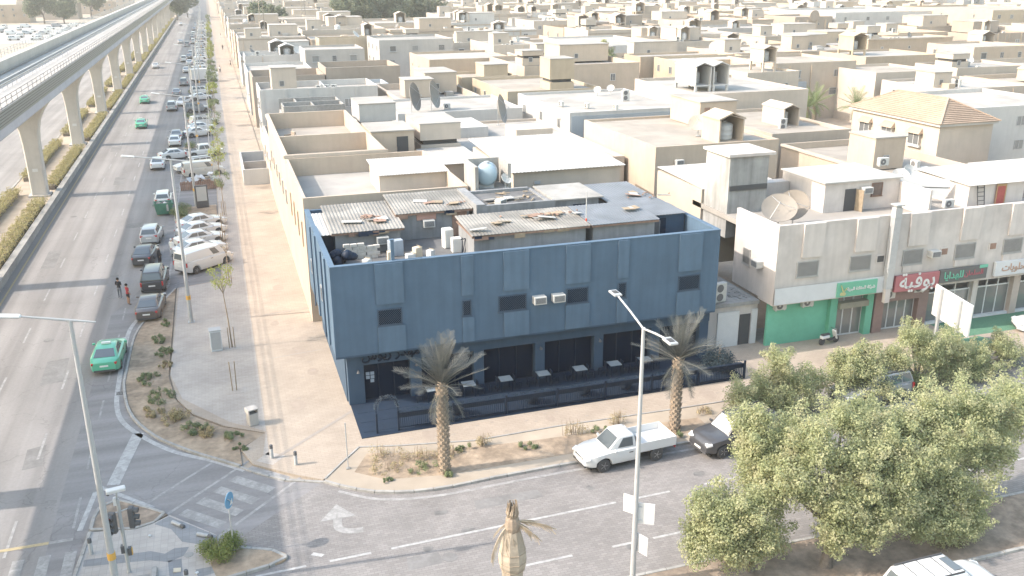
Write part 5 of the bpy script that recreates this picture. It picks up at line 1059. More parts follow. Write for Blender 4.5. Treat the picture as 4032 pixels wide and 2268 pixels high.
for i, (x,y,z,rz,k,lab) in enumerate([(39.2,104,8.72,-90,'split','left condenser on the white house roof'),(41.5,101.5,8.72,-90,'split','second condenser on the white house roof'),(44.2,99.3,8.72,-90,'split','third condenser on the white house roof'),(48.5,106,8.72,0,'tall','twin-fan condenser on the white house roof'),(31.0,82.0,6.92,0,'split','white condenser behind the big corrugated roof'),(28.5,85,6.92,-60,'tall','slim condenser behind the big corrugated roof'),(27.5,114,7.72,0,'split','condenser at the foot of the right huge dish'),
    (47.6,57,9.9,0,'split','condenser on the shop roof room'),(49.2,51.6,7.76,0,'split','condenser behind the white roof panel of the shops'),(56.2,54,7.76,0,'split','condenser between the white sheet roofs of the shops'),(64.1,53,7.76,20,'tall','tall condenser on the shop roof further right')]): ac((x,y,z), R(rz), lab, k, 'condensers on the nearer roofs')
for i, (x,y,z,rz,r,lab) in enumerate([(52.4,60.5,7.0,-20,0.75,'left white dish on the roof behind the shops'),(54.2,61.5,7.0,10,0.75,'right white dish on the roof behind the shops'),(47.2,112,8.72,-30,0.5,'small white dish by the white house condensers'),(49.5,113,8.72,-30,0.5,'second small white dish on the white house')]): dish((x,y,z), R(rz), lab, r, DISH_W, 40, 'dishes on the nearer roofs')
# ================================================================== VEHICLES
def paint(name, col, rough=0.32, coat=0.6): return M('car paint '+name, col, rough, 0.0, coat=coat, spec=0.5)
PW = paint('white',(0.6,0.605,0.605)); PS = paint('silver',(0.4,0.42,0.44)); PK = paint('black',(0.06,0.06,0.065)); PG = paint('taxi green',(0.1,0.42,0.27)); PBR = paint('dark brown',(0.1,0.085,0.08)); PGR = paint('grey',(0.24,0.25,0.27)); PBL = paint('dark blue grey',(0.2,0.22,0.25)); PCR = paint('cream',(0.5,0.48,0.44))
CGL = glassmat('car glass', (0.1,0.115,0.125), 0.03, 0.9); LAMP_R = M('red tail lamp',(0.42,0.03,0.03),0.3,0.0); LAMP_W = M('clear headlamp',(0.62,0.63,0.64),0.15,0.0); RIM = M('alloy rim',(0.42,0.42,0.43),0.35,0.0,metal=0.6); TRIM = M('dark car trim',(0.075,0.075,0.08),0.6,0.0); PLATE = M('number plate',(0.68,0.68,0.66),0.6,0.0); INT = M('car underside',(0.02,0.02,0.02),0.9,0.0)
def lerp_prof(pts, x):
    for (a,b) in zip(pts[:-1],pts[1:]):
        if x <= b[0]: t = (x-a[0])/max(1e-6,b[0]-a[0]); return a[1]+(b[1]-a[1])*max(0,min(1,t))
    return pts[-1][1]
CARS = {}
def car_proto(kind):
    if kind in CARS: return CARS[kind]
    P = {
     'sedan': dict(L=4.72,W=1.82,r=0.33,ax=(-1.36,1.38),top=[(-2.36,0.88),(-2.2,1.0),(-1.6,1.04),(1.0,0.98),(1.7,0.90),(2.2,0.76),(2.36,0.62)],gb=(-1.95,1.15),gt=(-1.0,0.22),belt=(1.02,0.97),H=1.46,tw=0.60),
     'hatch': dict(L=4.3,W=1.8,r=0.33,ax=(-1.25,1.35),top=[(-2.15,0.95),(-2.05,1.08),(1.0,1.0),(1.6,0.94),(2.0,0.80),(2.15,0.62)],gb=(-2.05,1.15),gt=(-1.75,0.3),belt=(1.08,1.0),H=1.62,tw=0.62),
     'suv': dict(L=4.85,W=1.93,r=0.38,ax=(-1.4,1.45),top=[(-2.42,1.05),(-2.35,1.16),(1.0,1.14),(1.8,1.08),(2.25,0.98),(2.42,0.75)],gb=(-2.35,1.15),gt=(-2.1,0.42),belt=(1.16,1.13),H=1.84,tw=0.68),
     'van': dict(L=5.1,W=1.92,r=0.34,ax=(-1.6,1.6),top=[(-2.55,1.1),(-2.5,1.2),(1.5,1.16),(1.95,1.08),(2.4,0.92),(2.55,0.65)],gb=(-2.52,1.85),gt=(-2.42,1.05),belt=(1.2,1.13),H=1.94,tw=0.76),
     'pickup': dict(L=5.15,W=1.82,r=0.37,ax=(-1.5,1.57),top=[(-0.35,1.08),(1.2,1.08),(1.9,1.02),(2.4,0.92),(2.57,0.68)],gb=(-0.33,1.32),gt=(-0.22,0.62),belt=(1.08,1.08),H=1.72,tw=0.64,x0=-0.36),
     'dcab': dict(L=5.3,W=1.85,r=0.38,ax=(-1.55,1.55),top=[(-2.65,1.06),(-1.1,1.08),(1.3,1.10),(2.0,1.04),(2.5,0.94),(2.65,0.7)],gb=(-0.95,1.42),gt=(-0.75,0.6),belt=(1.08,1.1),H=1.80,tw=0.66),
    }[kind]
    L, W_, r = P['L'], P['W'], P['r']; x0 = P.get('x0',-L/2); x1 = L/2; parts = []
    axs = [a for a in P['ax'] if a > x0]; xs = set(np.linspace(x0,x1,26))
    for a in axs: xs |= set(a+(r+0.07)*math.cos(t) for t in np.linspace(0,math.pi,9))
    xs = sorted(x for x in xs if x0 <= x <= x1); secs = []
    for x in xs:
        zb = 0.24 if kind in ('sedan','hatch','van') else 0.36
        if x > x1-0.5: zb += 0.10*((x-(x1-0.5))/0.5)**2
        if x < -L/2+0.5: zb += 0.12*((-L/2+0.5-x)/0.5)**2
        for a in axs:
            d = abs(x-a)
            if d < r+0.07: zb = max(zb, r+math.sqrt((r+0.07)**2-d*d))
        w = W_/2
        e = max(0,(abs(x)-(L/2-0.75))/0.75); w -= 0.17*e*e+0.05*e
        zt = lerp_prof(P['top'],x); zm = min(max(zb+0.02,zt-0.28),zt-0.06); zl = zb+min(0.12,(zm-zb)*0.5)
        secs.append([(w-0.05,zb),(w-0.005,zl),(w,zm),(w-0.035,zt-0.05),(w-0.14,zt),(w*0.4,zt+0.025)])
    b = MB(); n = 6; vs = []
    for x, s in zip(xs,secs):
        for (y,z) in s: vs.append((x,y,z))
        for (y,z) in reversed(s): vs.append((x,-y,z))
    fs = []; m = 12
    for i in range(len(xs)-1):
        for k in range(m-1): fs.append((i*m+k,i*m+k+1,(i+1)*m+k+1,(i+1)*m+k))
        fs.append((i*m+m-1,i*m,(i+1)*m,(i+1)*m+m-1))
    fs += [tuple(range(m)), tuple(range((len(xs)-1)*m+m-1,(len(xs)-1)*m-1,-1))]
    b.add(vs,fs); me = b.mesh('body'); smooth_mesh(me,38); parts.append(('body',me,'P',None))
    # cabin
    (xb0,xb1),(xt0,xt1) = P['gb'],P['gt']; zb0,zb1 = P['belt']; H = P['H']; wb = W_/2-0.10; wt = P['tw']
    c8 = [(xb0,wb,zb0-0.02),(xb1,wb-0.06,zb1-0.02),(xb1,-wb+0.06,zb1-0.02),(xb0,-wb,zb0-0.02),(xt0,wt,H-0.03),(xt1,wt,H-0.02),(xt1,-wt,H-0.02),(xt0,-wt,H-0.03)]
    b = MB(); xm = (xt0+xt1)/2
    b.add(c8+[(xm,wt,H),(xm,-wt,H)],[(0,1,5,8,4),(2,3,7,9,6),(1,2,6,5),(3,0,4,7),(4,8,9,7),(8,5,6,9),(3,2,1,0)])
    me = b.mesh('cabin'); bevel_mesh(me,0.07,2); smooth_mesh(me,50); parts.append(('cabin',me,'P',None))
    V_ = [Vector(p) for p in c8]
    def pane(A,B,C,D,u0,u1,v0,v1,off=0.018):
        f = lambda u,v: (A*(1-u)+B*u)*(1-v)+(D*(1-u)+C*u)*v
        q = [f(u0,v0),f(u1,v0),f(u1,v1),f(u0,v1)]; nn = (q[1]-q[0]).cross(q[3]-q[0]).normalized()
        mid = (q[0]+q[2])/2
        if nn.dot(mid-Vector((xm,0,(H+zb0)/2))) < 0: nn = -nn
        return MB().add([p+nn*off for p in q]+[p-nn*0.02 for p in q],[(0,1,2,3),(4,7,6,5),(0,4,5,1),(1,5,6,2),(2,6,7,3),(3,7,4,0)])
    parts.append(('windscreen',pane(V_[1],V_[2],V_[6],V_[5],0.07,0.93,0.10,0.90).mesh('windscreen'),CGL,None))
    parts.append(('rear_window',pane(V_[3],V_[0],V_[4],V_[7],0.09,0.91,0.14 if kind != 'van' else 0.2,0.86).mesh('rear_window'),CGL,None))
    ws = {'sedan':[(0.14,0.46),(0.49,0.80)],'hatch':[(0.06,0.26),(0.29,0.55),(0.58,0.84)],'suv':[(0.04,0.24),(0.27,0.53),(0.56,0.82)],'van':[(0.68,0.84)],'pickup':[(0.14,0.70)],'dcab':[(0.08,0.43),(0.47,0.80)]}[kind]
    for (u0,u1) in ws:
        for (A,B,C,D) in ((0,1,5,4),(3,2,6,7)):
            parts.append(('side_window',pane(V_[A],V_[B],V_[C],V_[D],u0,u1,0.16,0.86).mesh('side_window'),CGL,None))
    # lamps, plates, trim, mirrors
    zf = lerp_prof(P['top'],x1-0.1); fy = W_/2-0.28; zr = lerp_prof(P['top'],-L/2+0.1)
    for s in (-1,1):
        q = MB(); q.obox((x1-0.17,s*(fy+0.02),zf-0.02),(0.34,0.34,0.14),s*R(-22),0,0,R(14)); me = q.mesh('headlight'); bevel_mesh(me,0.03); parts.append(('headlight',me,LAMP_W,None))
        if kind != 'pickup':
            q = MB()
            if kind in ('suv','van','dcab'): q.box(-L/2-0.01,-L/2+0.14,s*(W_/2-0.17)-0.06,s*(W_/2-0.17)+0.06,zr-0.42,zr-0.08)
            else: q.obox((-L/2+0.10,s*(W_/2-0.33),zr-0.14),(0.16,0.36,0.15),s*R(16))
            me = q.mesh('tail_light'); bevel_mesh(me,0.02); parts.append(('tail_light',me,LAMP_R,None))
        q = MB(); q.obox((xb1-0.32,s*(W_/2+0.07),zb1+0.06),(0.12,0.2,0.14)); me = q.mesh('wing_mirror'); bevel_mesh(me,0.03); parts.append(('wing_mirror',me,'P',None))
        q = MB(); q.box(-0.05,0.17,s*W_/2-0.012,s*W_/2+0.018,zb0-0.22,zb0-0.18); parts.append(('door_handle',q.mesh('door_handle'),TRIM,None))
    q = MB(); q.box(x1-0.1,x1-0.005,-fy+0.2,fy-0.2,zf-0.22,zf-0.06); parts.append(('grille',q.mesh('grille'),TRIM,None))
    q = MB(); q.box(x1-0.12,x1+0.01,-fy,fy,0.34,0.44); parts.append(('lower_grille',q.mesh('lower_grille'),TRIM,None))
    q = MB(); q.box(x1-0.02,x1+0.018,-0.25,0.25,0.46,0.57); parts.append(('number_plate',q.mesh('number_plate'),PLATE,None))
    if kind != 'pickup':
        q = MB(); q.box(-L/2-0.014,-L/2+0.05,-0.25,0.25,0.62 if kind == 'sedan' else 0.72,0.73 if kind == 'sedan' else 0.83); parts.append(('number_plate',q.mesh('number_plate'),PLATE,None))
        q = MB(); q.box(-L/2-0.012,-L/2+0.14,-fy,fy,0.30,0.42); parts.append(('rear_bumper_trim',q.mesh('rear_bumper_trim'),TRIM,None))
    q = MB(); q.box(max(x0,-L/2)+0.35,x1-0.35,-W_/2+0.24,W_/2-0.24,0.2,0.6); parts.append(('underside',q.mesh('underside'),INT,None))
    if kind == 'suv':
        for s in (-1,1): q = MB(); q.box(xt0+0.1,xt1-0.1,s*(wt-0.06)-0.02,s*(wt-0.06)+0.02,H+0.0,H+0.06); parts.append(('roof_rail',q.mesh('roof_rail'),TRIM,None))
    if kind == 'pickup':     # flat drop-side bed
        q = MB(); q.box(-2.6,-0.42,-0.9,0.9,0.72,0.84); parts.append(('bed_floor',q.mesh('bed_floor'),'P',None))
        for (a,c,d,e) in ((-2.6,-0.42,-0.9,-0.86),(-2.6,-0.42,0.86,0.9),(-2.6,-2.56,-0.859,0.859),(-0.46,-0.42,-0.859,0.859)): q = MB(); q.box(a,c,d,e,0.842,1.22 if a != -0.46 else 1.45); parts.append(('bed_side',q.mesh('bed_side'),'P',None))
        q = MB(); q.box(-2.5,-0.3,-0.42,-0.32,0.45,0.72); q.box(-2.5,-0.3,0.32,0.42,0.45,0.719); parts.append(('chassis_rail',q.mesh('chassis_rail'),TRIM,None))
        for s in (-1,1): q = MB(); q.box(-2.62,-2.58,s*0.72-0.1,s*0.72+0.1,0.52,0.66); parts.append(('tail_light',q.mesh('tail_light'),LAMP_R,None))
    if kind == 'dcab':
        q = MB(); q.box(-2.5,-1.05,-0.74,0.74,1.10,1.125); parts.append(('bed_liner',q.mesh('bed_liner'),TRIM,None))
    # wheels
    tw = 0.22; t = MB(); t.lathe([(r*0.62,-tw/2),(r*0.92,-tw/2),(r,-tw/2+0.04),(r,tw/2-0.04),(r*0.92,tw/2),(r*0.62,tw/2)],20,(0,0,0),0,'Y'); tm = t.mesh('tyre'); smooth_mesh(tm,40)
    rim = MB(); rim.lathe([(r*0.62,-tw/2+0.02),(r*0.60,-tw/2+0.055),(0.06,-tw/2+0.03),(0.05,-tw/2+0.0)],20,(0,0,0),0,'Y')
    for k in range(5):
        a = 2*math.pi*k/5; rim.bar((0.05*math.cos(a),-tw/2+0.015,0.05*math.sin(a)),(r*0.58*math.cos(a),-tw/2+0.015,r*0.58*math.sin(a)),0.045,0.02)
    rm = rim.mesh('rim')
    for a in P['ax']:
        for s in (-1,1): parts.append(('wheel',tm,DARK,(a,s*(W_/2-0.135),r,rm,s)))
    CARS[kind] = parts; return parts
def car(kind, x, y, hdg, pm, label, cat='car', group=None, z=0.016, simple=False):
    t = thing({'sedan':'sedan_car','hatch':'hatchback_car','suv':'suv_car','van':'delivery_van','pickup':'pickup_truck','dcab':'double_cab_pickup'}[kind], label, cat, (x,y,z), R(hdg), group)
    for (n,me,m,wl) in car_proto(kind):
        if simple and n in ('door_handle','lower_grille','roof_rail'): continue
        o = mobj(n, me, pm if m == 'P' else m, t)
        if wl:
            o.location = wl[:3]
            if wl[4] > 0: o.rotation_euler.z = math.pi
            rr = mobj('rim', wl[3], RIM, o)
    return t
def taxi_sign(t):
    MB().box(-0.55,-0.35,-0.28,0.28,1.462,1.60).build('roof_sign', PLATE, t, bevel=0.02)
# queue along the kerb (heading away, +Y)
t = car('sedan',-8.55,60.6,88,PG,'green taxi turning at the corner, nearest of the taxis','taxi'); taxi_sign(t)
t = car('sedan',-12.6,164.4,90,PG,'green taxi on the boulevard, nearer of the two driving away','taxi'); taxi_sign(t)
t = car('sedan',-13.9,197.2,90,PG,'green taxi on the boulevard, farther of the two driving away','taxi'); taxi_sign(t)
car('sedan',-6.45,69.6,86,PBR,'dark brown sedan, first in the parked queue by the planter')
car('suv',-6.45,76.1,88,PK,'black estate SUV behind the brown sedan in the queue')
car('sedan',-7.6,84.0,84,PK,'black sedan with its door open beside a person in black')
car('hatch',-7.4,90.6,86,PS,'silver hatchback ahead of the black sedan')
car('hatch',-6.9,105.6,90,PW,'white hatchback standing by the green skip')
car('sedan',-8.45,127.6,90,PW,'white sedan double-parked in the viaduct shadow')
car('van',-2.6,80.0,40,PW,'white delivery van angle-parked by the tall lamp','van')
for i, (y,l) in enumerate(((84.2,'white sedan half hidden behind the white van'),(87.6,'white sedan, second angle-parked behind the van'),(90.8,'white sedan, third angle-parked behind the van'),(94.0,'white sedan, farthest of the angle-parked row by the planter'))): car('sedan',-3.0+i*0.05,y,24+random.uniform(-3,3),PW,l)
car('sedan',-6.3,133.2,18,PW,'white sedan nosing diagonally out of the bays'); car('dcab',-2.6,133.6,10,PW,'white double-cab pickup angle-parked past the rubbish skip','pickup'); car('suv',-3.9,123.6,200,PW,'white SUV facing the road behind the loaded van'); car('van',-2.7,120.2,12,PCR,'cream van beside the heap of scrap by the bays','van')
car('sedan',-6.8,144.9,90,PW,'white sedan stopped beyond the diagonal sedan'); car('sedan',-6.7,150.4,90,PGR,'dark sedan stopped ahead of the white sedan')
for i, (k,x,y,h,p,l) in enumerate([('sedan',-3.5,151.6,20,PW,'white sedan, nearest of three angle-parked together'),('sedan',-3.1,157.0,22,PW,'white sedan, middle of three angle-parked together'),('suv',-2.6,162.2,24,PW,'white SUV, farthest of three angle-parked together'),('suv',-3.8,179.2,8,PBL,'blue grey SUV parked across the bay'),('suv',-8.4,184.2,90,PS,'silver SUV stopped on the road beside the blue grey SUV'),('hatch',-6.6,190.4,250,PW,'small white hatchback facing the camera'),('sedan',-3.3,197.6,14,PW,'white sedan, nearer of a pair past the blue grey SUV'),('suv',-3.0,206.8,14,PW,'white SUV, farther of a pair past the blue grey SUV'),('sedan',-8.2,207.6,90,PGR,'grey sedan stopped by the round bush'),('suv',-7.1,226,90,PGR,'grey SUV stopped beyond the round bush'),
   ('sedan',-15.3,272.3,90,PW,'white sedan alone on the sunlit boulevard lanes'),('sedan',-11.1,370.4,90,PW,'white sedan farther up the sunlit boulevard'),('sedan',-14,505,90,PW,'white sedan farthest up the boulevard'),('suv',-8.3,290,90,PW,'white SUV at the shadow edge far up the boulevard'),('suv',-8.4,353,90,PGR,'dark SUV in the shadow far up the boulevard'),('van',-7.0,410,90,PW,'white van in the shadow far up the boulevard')]): car(k,x,y,h,p,l)
tk = thing('box_truck','white box truck parked by the boulevard bays','truck',(-2.4,231,0.016),R(12)); MB().box(-3.2,1.2,-1.15,1.15,0.8,3.2).build('cargo_box',WHITE,tk,bevel=0.03); MB().box(1.3,2.9,-1.05,1.05,0.5,2.3).build('cab',PW,tk,bevel=0.12); MB().box(2.9,2.93,-0.9,0.9,1.35,2.05).build('windscreen',CGL,tk); MB().box(-3.1,2.8,-0.5,0.5,0.45,0.79).build('chassis',TRIM,tk)
for x in (-2.2,2.1):
    for s in (-1,1): MB().lathe([(0.4,-0.13),(0.45,-0.1),(0.45,0.1),(0.4,0.13)],16,(x,s*0.95,0.45),0,'Y').build('wheel',DARK,tk)
k = 0
for y in np.arange(238,520,7.3):
    if 286 < y < 292: continue
    kind = random.choice(('sedan','sedan','suv','van','hatch')); pm = random.choice((PW,PW,PW,PS,PGR,PBL)); nm = {'sedan':'sedan','suv':'SUV','van':'van','hatch':'hatchback'}[kind]; cn = {PW:'white',PS:'silver',PGR:'grey',PBL:'blue grey'}[pm]
    car(kind,-3.2,float(y),random.uniform(10,24),pm,'%s %s, %s of the far row of angle-parked cars' % (cn,nm,ORD(k)),group='far row of parked cars',simple=True); k += 1
k = 0
for y in np.arange(246,500,11.0):
    kind = random.choice(('sedan','suv','hatch')); pm = random.choice((PW,PW,PS,PGR)); nm = {'sedan':'sedan','suv':'SUV','hatch':'hatchback'}[kind]; cn = {PW:'white',PS:'silver',PGR:'grey'}[pm]
    if random.random() < 0.75 and abs(y-290) > 8 and abs(y-353) > 8 and abs(y-410) > 8: car(kind,-6.9+random.uniform(-.4,.4),float(y),90+random.uniform(-4,4),pm,'%s %s double-parked in the viaduct shadow, %s of that far line' % (cn,nm,ORD(k)),group='double-parked far cars',simple=True); k += 1
# right-hand street
car('pickup',18.15,39.0-0.55,184.5,PW,'white single-cab pickup with an open flat bed at the kerb','pickup')
car('suv',24.4,37.95,188,PK,'black SUV with a silver sunshade parked behind the pickup')
car('suv',25.4,23.9,1,PW,'white SUV with sunroof at the bottom right corner'); 
sr = [o for o in bpy.data.objects if o.get('label') == 'white SUV with sunroof at the bottom right corner'][0]; MB().box(0.0,0.38,-0.42,0.42,1.842,1.862).build('sunroof',CGL,sr)
for x in (-0.25,-0.95,-1.6): MB().box(x-0.015,x+0.015,-0.62,0.62,1.842,1.856).build('roof_seam',TRIM,sr)
ss = [o for o in bpy.data.objects if o.get('label','').startswith('black SUV with a silver')][0]; V0 = [c for c in ss.children if c.name.startswith('windscreen')][0]; V0.material_slots[0].link = 'OBJECT'; V0.material_slots[0].material = M('silver sunshade',(0.55,0.58,0.58),0.35,0.05)
car('sedan',53.6,45.2,150,PW,'white sedan at the right edge beside the artificial grass'); car('suv',34.8,40.2,184,PGR,'grey SUV under the street trees',group=None); car('sedan',39.4,35.6,3,PG,'green taxi mostly hidden behind the tree crowns at right','taxi')
# far car park beyond the viaduct
sheet('car_park', [(-260,395),(-50,395),(-50,545),(-260,545)], 0.01, M('pale gravel car park',(0.37,0.36,0.34),0.9,0.08,0.3,stain=0.1))
k = 0
for j, y in enumerate((412,432,452,470,492,512)):
    for i in range(9):
        x = -51-0.21*(y-400)*0.35-i*7+random.uniform(-1.5,1.5)
        if not inview(x,y,1,0.01) or random.random() < 0.15: continue
        kind = random.choice(('sedan','suv','van','van','hatch')); pm = random.choice((PW,PW,PW,PW,PS,PGR)); nm = {'sedan':'sedan','suv':'SUV','van':'van','hatch':'hatchback'}[kind]; cn = {PW:'white',PS:'silver',PGR:'grey'}[pm]
        car(kind,x,y+random.uniform(-2,2),random.choice((0,180,90,20)),pm,'%s %s in the far car park, %s row, %s from the viaduct' % (cn,nm,ORD(j),ORD(i)),group='cars in the far car park',simple=True,z=0.02)
# moped in front of the green shop
mp = thing('moped','white moped parked before the green shop','moped',(37.6,48.1,PZ),R(8)); 
for x in (-0.62,0.62): 
    b = MB(); b.lathe([(0.15,-0.05),(0.24,-0.05),(0.26,0),(0.24,0.05),(0.15,0.05)],16,(x,0,0.26),0,'Y'); wo2 = b.build('wheel',DARK,mp); MB().lathe([(0.14,-0.03),(0.14,0.03)],12,(x,0,0.26),0,'Y').build('rim',RIM,wo2)
MB().box(-0.75,-0.05,-0.16,0.16,0.45,0.68).build('rear_body',PW,mp,bevel=0.06); MB().box(-0.7,0.0,-0.14,0.14,0.685,0.78).build('seat',DARK,mp,bevel=0.04); MB().box(-0.1,0.45,-0.16,0.16,0.26,0.34).build('footboard',TRIM,mp); MB().obox((-0.5+0.98,0,0.62),(0.1,0.36,0.66),0,0,0,R(-18)).build('front_shield',PW,mp,bevel=0.03); MB().tube([(0.6,0,0.3),(0.38,0,1.02)],0.03,8).build('fork',STEEL,mp); MB().tube([(0.38,-0.32,1.02),(0.38,0.32,1.02)],0.02,8).build('handlebar',DARK,mp); MB().box(0.44,0.52,-0.08,0.08,0.88,1.0).build('headlight',LAMP_W,mp)

# ================================================================== STREET FURNITURE
def lamp_post(loc, label, H=11.9, side=-2.3, side2=1.2, rz=0):
    t = thing('street_lamp', label, 'street lamp', loc, rz, 'tall boulevard lamps')
    MB().tube([(0,0,0),(0,0,1.2),(0,0,H)],[0.16,0.14,0.075],10).build('pole',POLE_W,t,smooth=40); MB().box(-0.22,0.22,-0.22,0.22,0,0.05).build('base_plate',STEEL,t)
    MB().tube([(side,0,H+0.35),(0,0,H),(side2,0,H-0.17)],[0.035,0.055,0.03],8).build('arm',POLE_W,t,smooth=40)
    b = MB(); b.obox((side-0.38,0,H+0.40),(0.85,0.26,0.13),0,0,0,R(8)); b.build('lamp_head',WHITE,t,bevel=0.05)
    MB().lathe([(0.165,1.75),(0.165,2.05)],10).build('yellow_band',M('orange number band',(0.60,0.34,0.08),0.6),t); return t
lamp_post((-3.55,66.2,PZ),'tall pale street lamp beside the white van, nearest in the row'); lamp_post((-6.0,34.6,0.1),'tall pale street lamp crossing the lower left corner',12.0,-1.6,0.85)
for k in range(1,11): lamp_post((-3.5,66.2+36.9*k,0.05),'tall street lamp of the boulevard row, %s beyond the white van' % ORD(k-1))
for k in range(0,8): 
    t = thing('thin_lamp_pole','slim second-row pole by the parking bays, %s from the front' % ORD(k),'pole',(-1.6,118+27*k,PZ),0,'slim poles along the bays'); MB().tube([(0,0,0),(0,0,7.5)],[0.07,0.045],8).build('pole',POLE_W,t); MB().lathe([(0.075,1.5),(0.075,1.75)],8).build('orange_band',M('orange number band',(0.60,0.34,0.08),0.6),t); MB().box(-0.45,0.02,-0.06,0.06,7.45,7.53).build('lamp_head',WHITE,t)
# double-arm LED lamp on the street median
t = thing('double_street_lamp','tall pale lamp post with two LED arms before the blue building','street lamp',(14.2,28.75,0.12)); H = 11.35
MB().tube([(0,0,0),(0,0,1.5),(0,0,H)],[0.125,0.11,0.065],12).build('pole',POLE_W,t,smooth=40)
for (ey,ez) in ((2.35,0.45),(-1.85,0.25)):
    MB().tube([(0,0,H-0.05),(0,ey*0.5,H+ez*0.5),(0,ey,H+ez)],0.04,8).build('arm',POLE_W,t)
    sg_ = 1 if ey > 0 else -1
    b = MB(); b.obox((0,ey+sg_*0.28,H+ez+0.03),(0.34,0.62,0.09)); b.build('led_head',STEEL,t,bevel=0.02)
    b = MB(); b.obox((0,ey+sg_*0.3,H+ez+0.085),(0.2,0.3,0.02)); b.build('heat_sink',DARK,t)
for (z,a,w_,h_) in ((3.35,-30,0.75,0.95),(2.0,-65,0.55,0.85)):
    b = MB(); b.obox((0.28*math.cos(R(a))+0.12,0.28*math.sin(R(a)),z),(w_,0.03,h_),R(a)); b.build('sign_back',WHITE,t); 
    for dz in (-0.3,0.3): MB().tube([(0,0,z+dz),(0.25,-0.1,z+dz)],0.02,6).build('bracket',STEEL,t)
b = MB(); b.obox((-0.22,0.15,3.75),(0.5,0.03,0.8),R(-50)); b.build('sign_back',WHITE,t)
# traffic light with camera
t = thing('traffic_light','pale signal pole with black traffic lights and camera on the corner island','traffic light',(-5.68,36.1,0.1))
MB().tube([(0,0,0),(0,0,3.55)],0.075,10).build('pole',POLE_W,t)
MB().obox((0,0,3.98),(0.75,0.3,0.16),R(10)).build('camera_housing',WHITE,t,bevel=0.03); MB().tube([(0,0,3.5),(0,0,3.95)],0.03,8).build('camera_arm',POLE_W,t); MB().box(-0.16,-0.04,-0.1,0.1,3.3,3.62).build('junction_box',WHITE,t); MB().tube([(-0.28,0,3.92),(-0.33,0.0,3.78)],0.05,8).build('camera_lens',DARK,t)
for (dx,dy,rz,nm) in ((-0.3,-0.12,-20,'signal_head'),(0.42,0.1,80,'signal_head')):
    b = MB(); b.obox((dx,dy,2.55),(0.3,0.22,0.95),R(rz)); hd = b.build(nm,BLACKP,t,bevel=0.03)
    MB().bar((0,0,2.95),(dx,dy,3.0),0.04).build('bracket',STEEL,t)
    for k in range(3):
        c = Vector((dx,dy,2.86-k*0.31)); d = Vector((math.sin(R(rz)),-math.cos(R(rz)),0))
        lm_ = MB(); lm_.tube([c+d*0.10,c+d*0.125],0.10,12); lm_.build('lens',M('red signal lens',(0.35,0.05,0.04),0.4) if k == 0 else M('dark signal lens',(0.06,0.06,0.055),0.4),hd)
        vs = MB(); vs.tube([c+d*0.1+Vector((0,0,0.02)),c+d*0.3+Vector((0,0,0.0))],[0.12,0.115],10,0,False); vs.build('visor',BLACKP,hd)
for (dx,z) in ((-0.1,1.0),(0.16,0.85)): MB().box(dx-0.07,dx+0.07,-0.1,0.1,z,z+0.34).build('pedestrian_signal',BLACKP,t)
MB().box(0.2,0.26,-0.08,0.08,0.85,1.15).build('orange_lens',M('orange number band',(0.60,0.34,0.08),0.6),t)
# keep-right sign
t = thing('road_sign','round blue arrow sign on a thin pole beside the clipped bush','sign',(-1.4,36.15,0.11)); MB().tube([(0,0,0),(0,0,2.95)],0.032,8).build('pole',STEEL,t); RB = M('sign blue',(0.1,0.25,0.4),0.5,0.03)
b = MB(); b.lathe([(0.36,-0.012),(0.36,0.012)],26,(0,-0.05,2.62),0,'Y'); sg = b.build('sign_disc',RB,t); sg.rotation_euler.z = R(62); 
b = MB(); b.bar((-0.17,-0.075,2.78),(0.12,-0.075,2.47),0.09,0.012); b.add([(0.2,-0.08,2.36),(0.2,-0.08,2.62),(-0.04,-0.08,2.38),(0.2,-0.068,2.36),(0.2,-0.068,2.62),(-0.04,-0.068,2.38)],[(0,1,2),(3,5,4),(0,3,4,1),(1,4,5,2),(2,5,3,0)]); b.build('arrow',LET_W,sg)
MB().obox((0,0.3,0.14),(0.5,0.35,0.25)).build('footing',CONC_D,t)
# bollards
def bollard(loc, label, lying=None):
    t = thing('bollard',label,'bollard',loc,0 if lying is None else R(lying),'white bollards with dark tops')
    sh = MB().lathe([(0.085,0),(0.085,0.56),(0.08,0.57)],14).build('shaft',POLE_W,t,smooth=40); tp = MB().lathe([(0.088,0.572),(0.088,0.74),(0.07,0.78)],14).build('dark_top',BLACKP,t,smooth=40)
    if lying is not None: 
        for o in (sh,tp): o.rotation_euler.y = R(90); o.location.z = 0.09
bollard((0.72,44.05,PZ),'white bollard left of two by the crosswalk kerb'); bollard((1.85,42.95,PZ),'white bollard right of two by the crosswalk kerb')
D_ = [(-4.05,39.35,-48,'broken bollard lying beside the soil island'),(-2.95,38.0,-35,'broken bollard lying nearer the crosswalk stripes')]
for x,y,a,l in D_: bollard((x,y,0.1),l,a)
bollard((-7.35,38.0,0.1),'white bollard at the left edge of the tiled island'); bollard((-3.3,34.35,0.1),'white bollard by the right end of the tiled island'); bollard((-4.5,34.0,0.1),'white bollard in the middle of the tiled island edge')
t = thing('thin_post','thin dark post at the corner of the roadside planter','post',(4.35,41.75,0.11)); MB().tube([(0,0,0),(0,0,2.6)],0.03,8).build('shaft',STEEL,t); MB().box(-0.1,0.1,-0.1,0.1,0,0.06).build('foot',CONC_D,t)
t = thing('litter_bin','grey concrete litter bin with hooded top by the planter','bin',(-0.05,48.3,PZ),R(20)); MB().box(-0.26,0.26,-0.26,0.26,0,0.72).build('body',CONC_L,t,bevel=0.03); MB().box(-0.3,0.3,-0.3,0.3,0.95,1.02).build('hood',CONC_L,t,bevel=0.02)
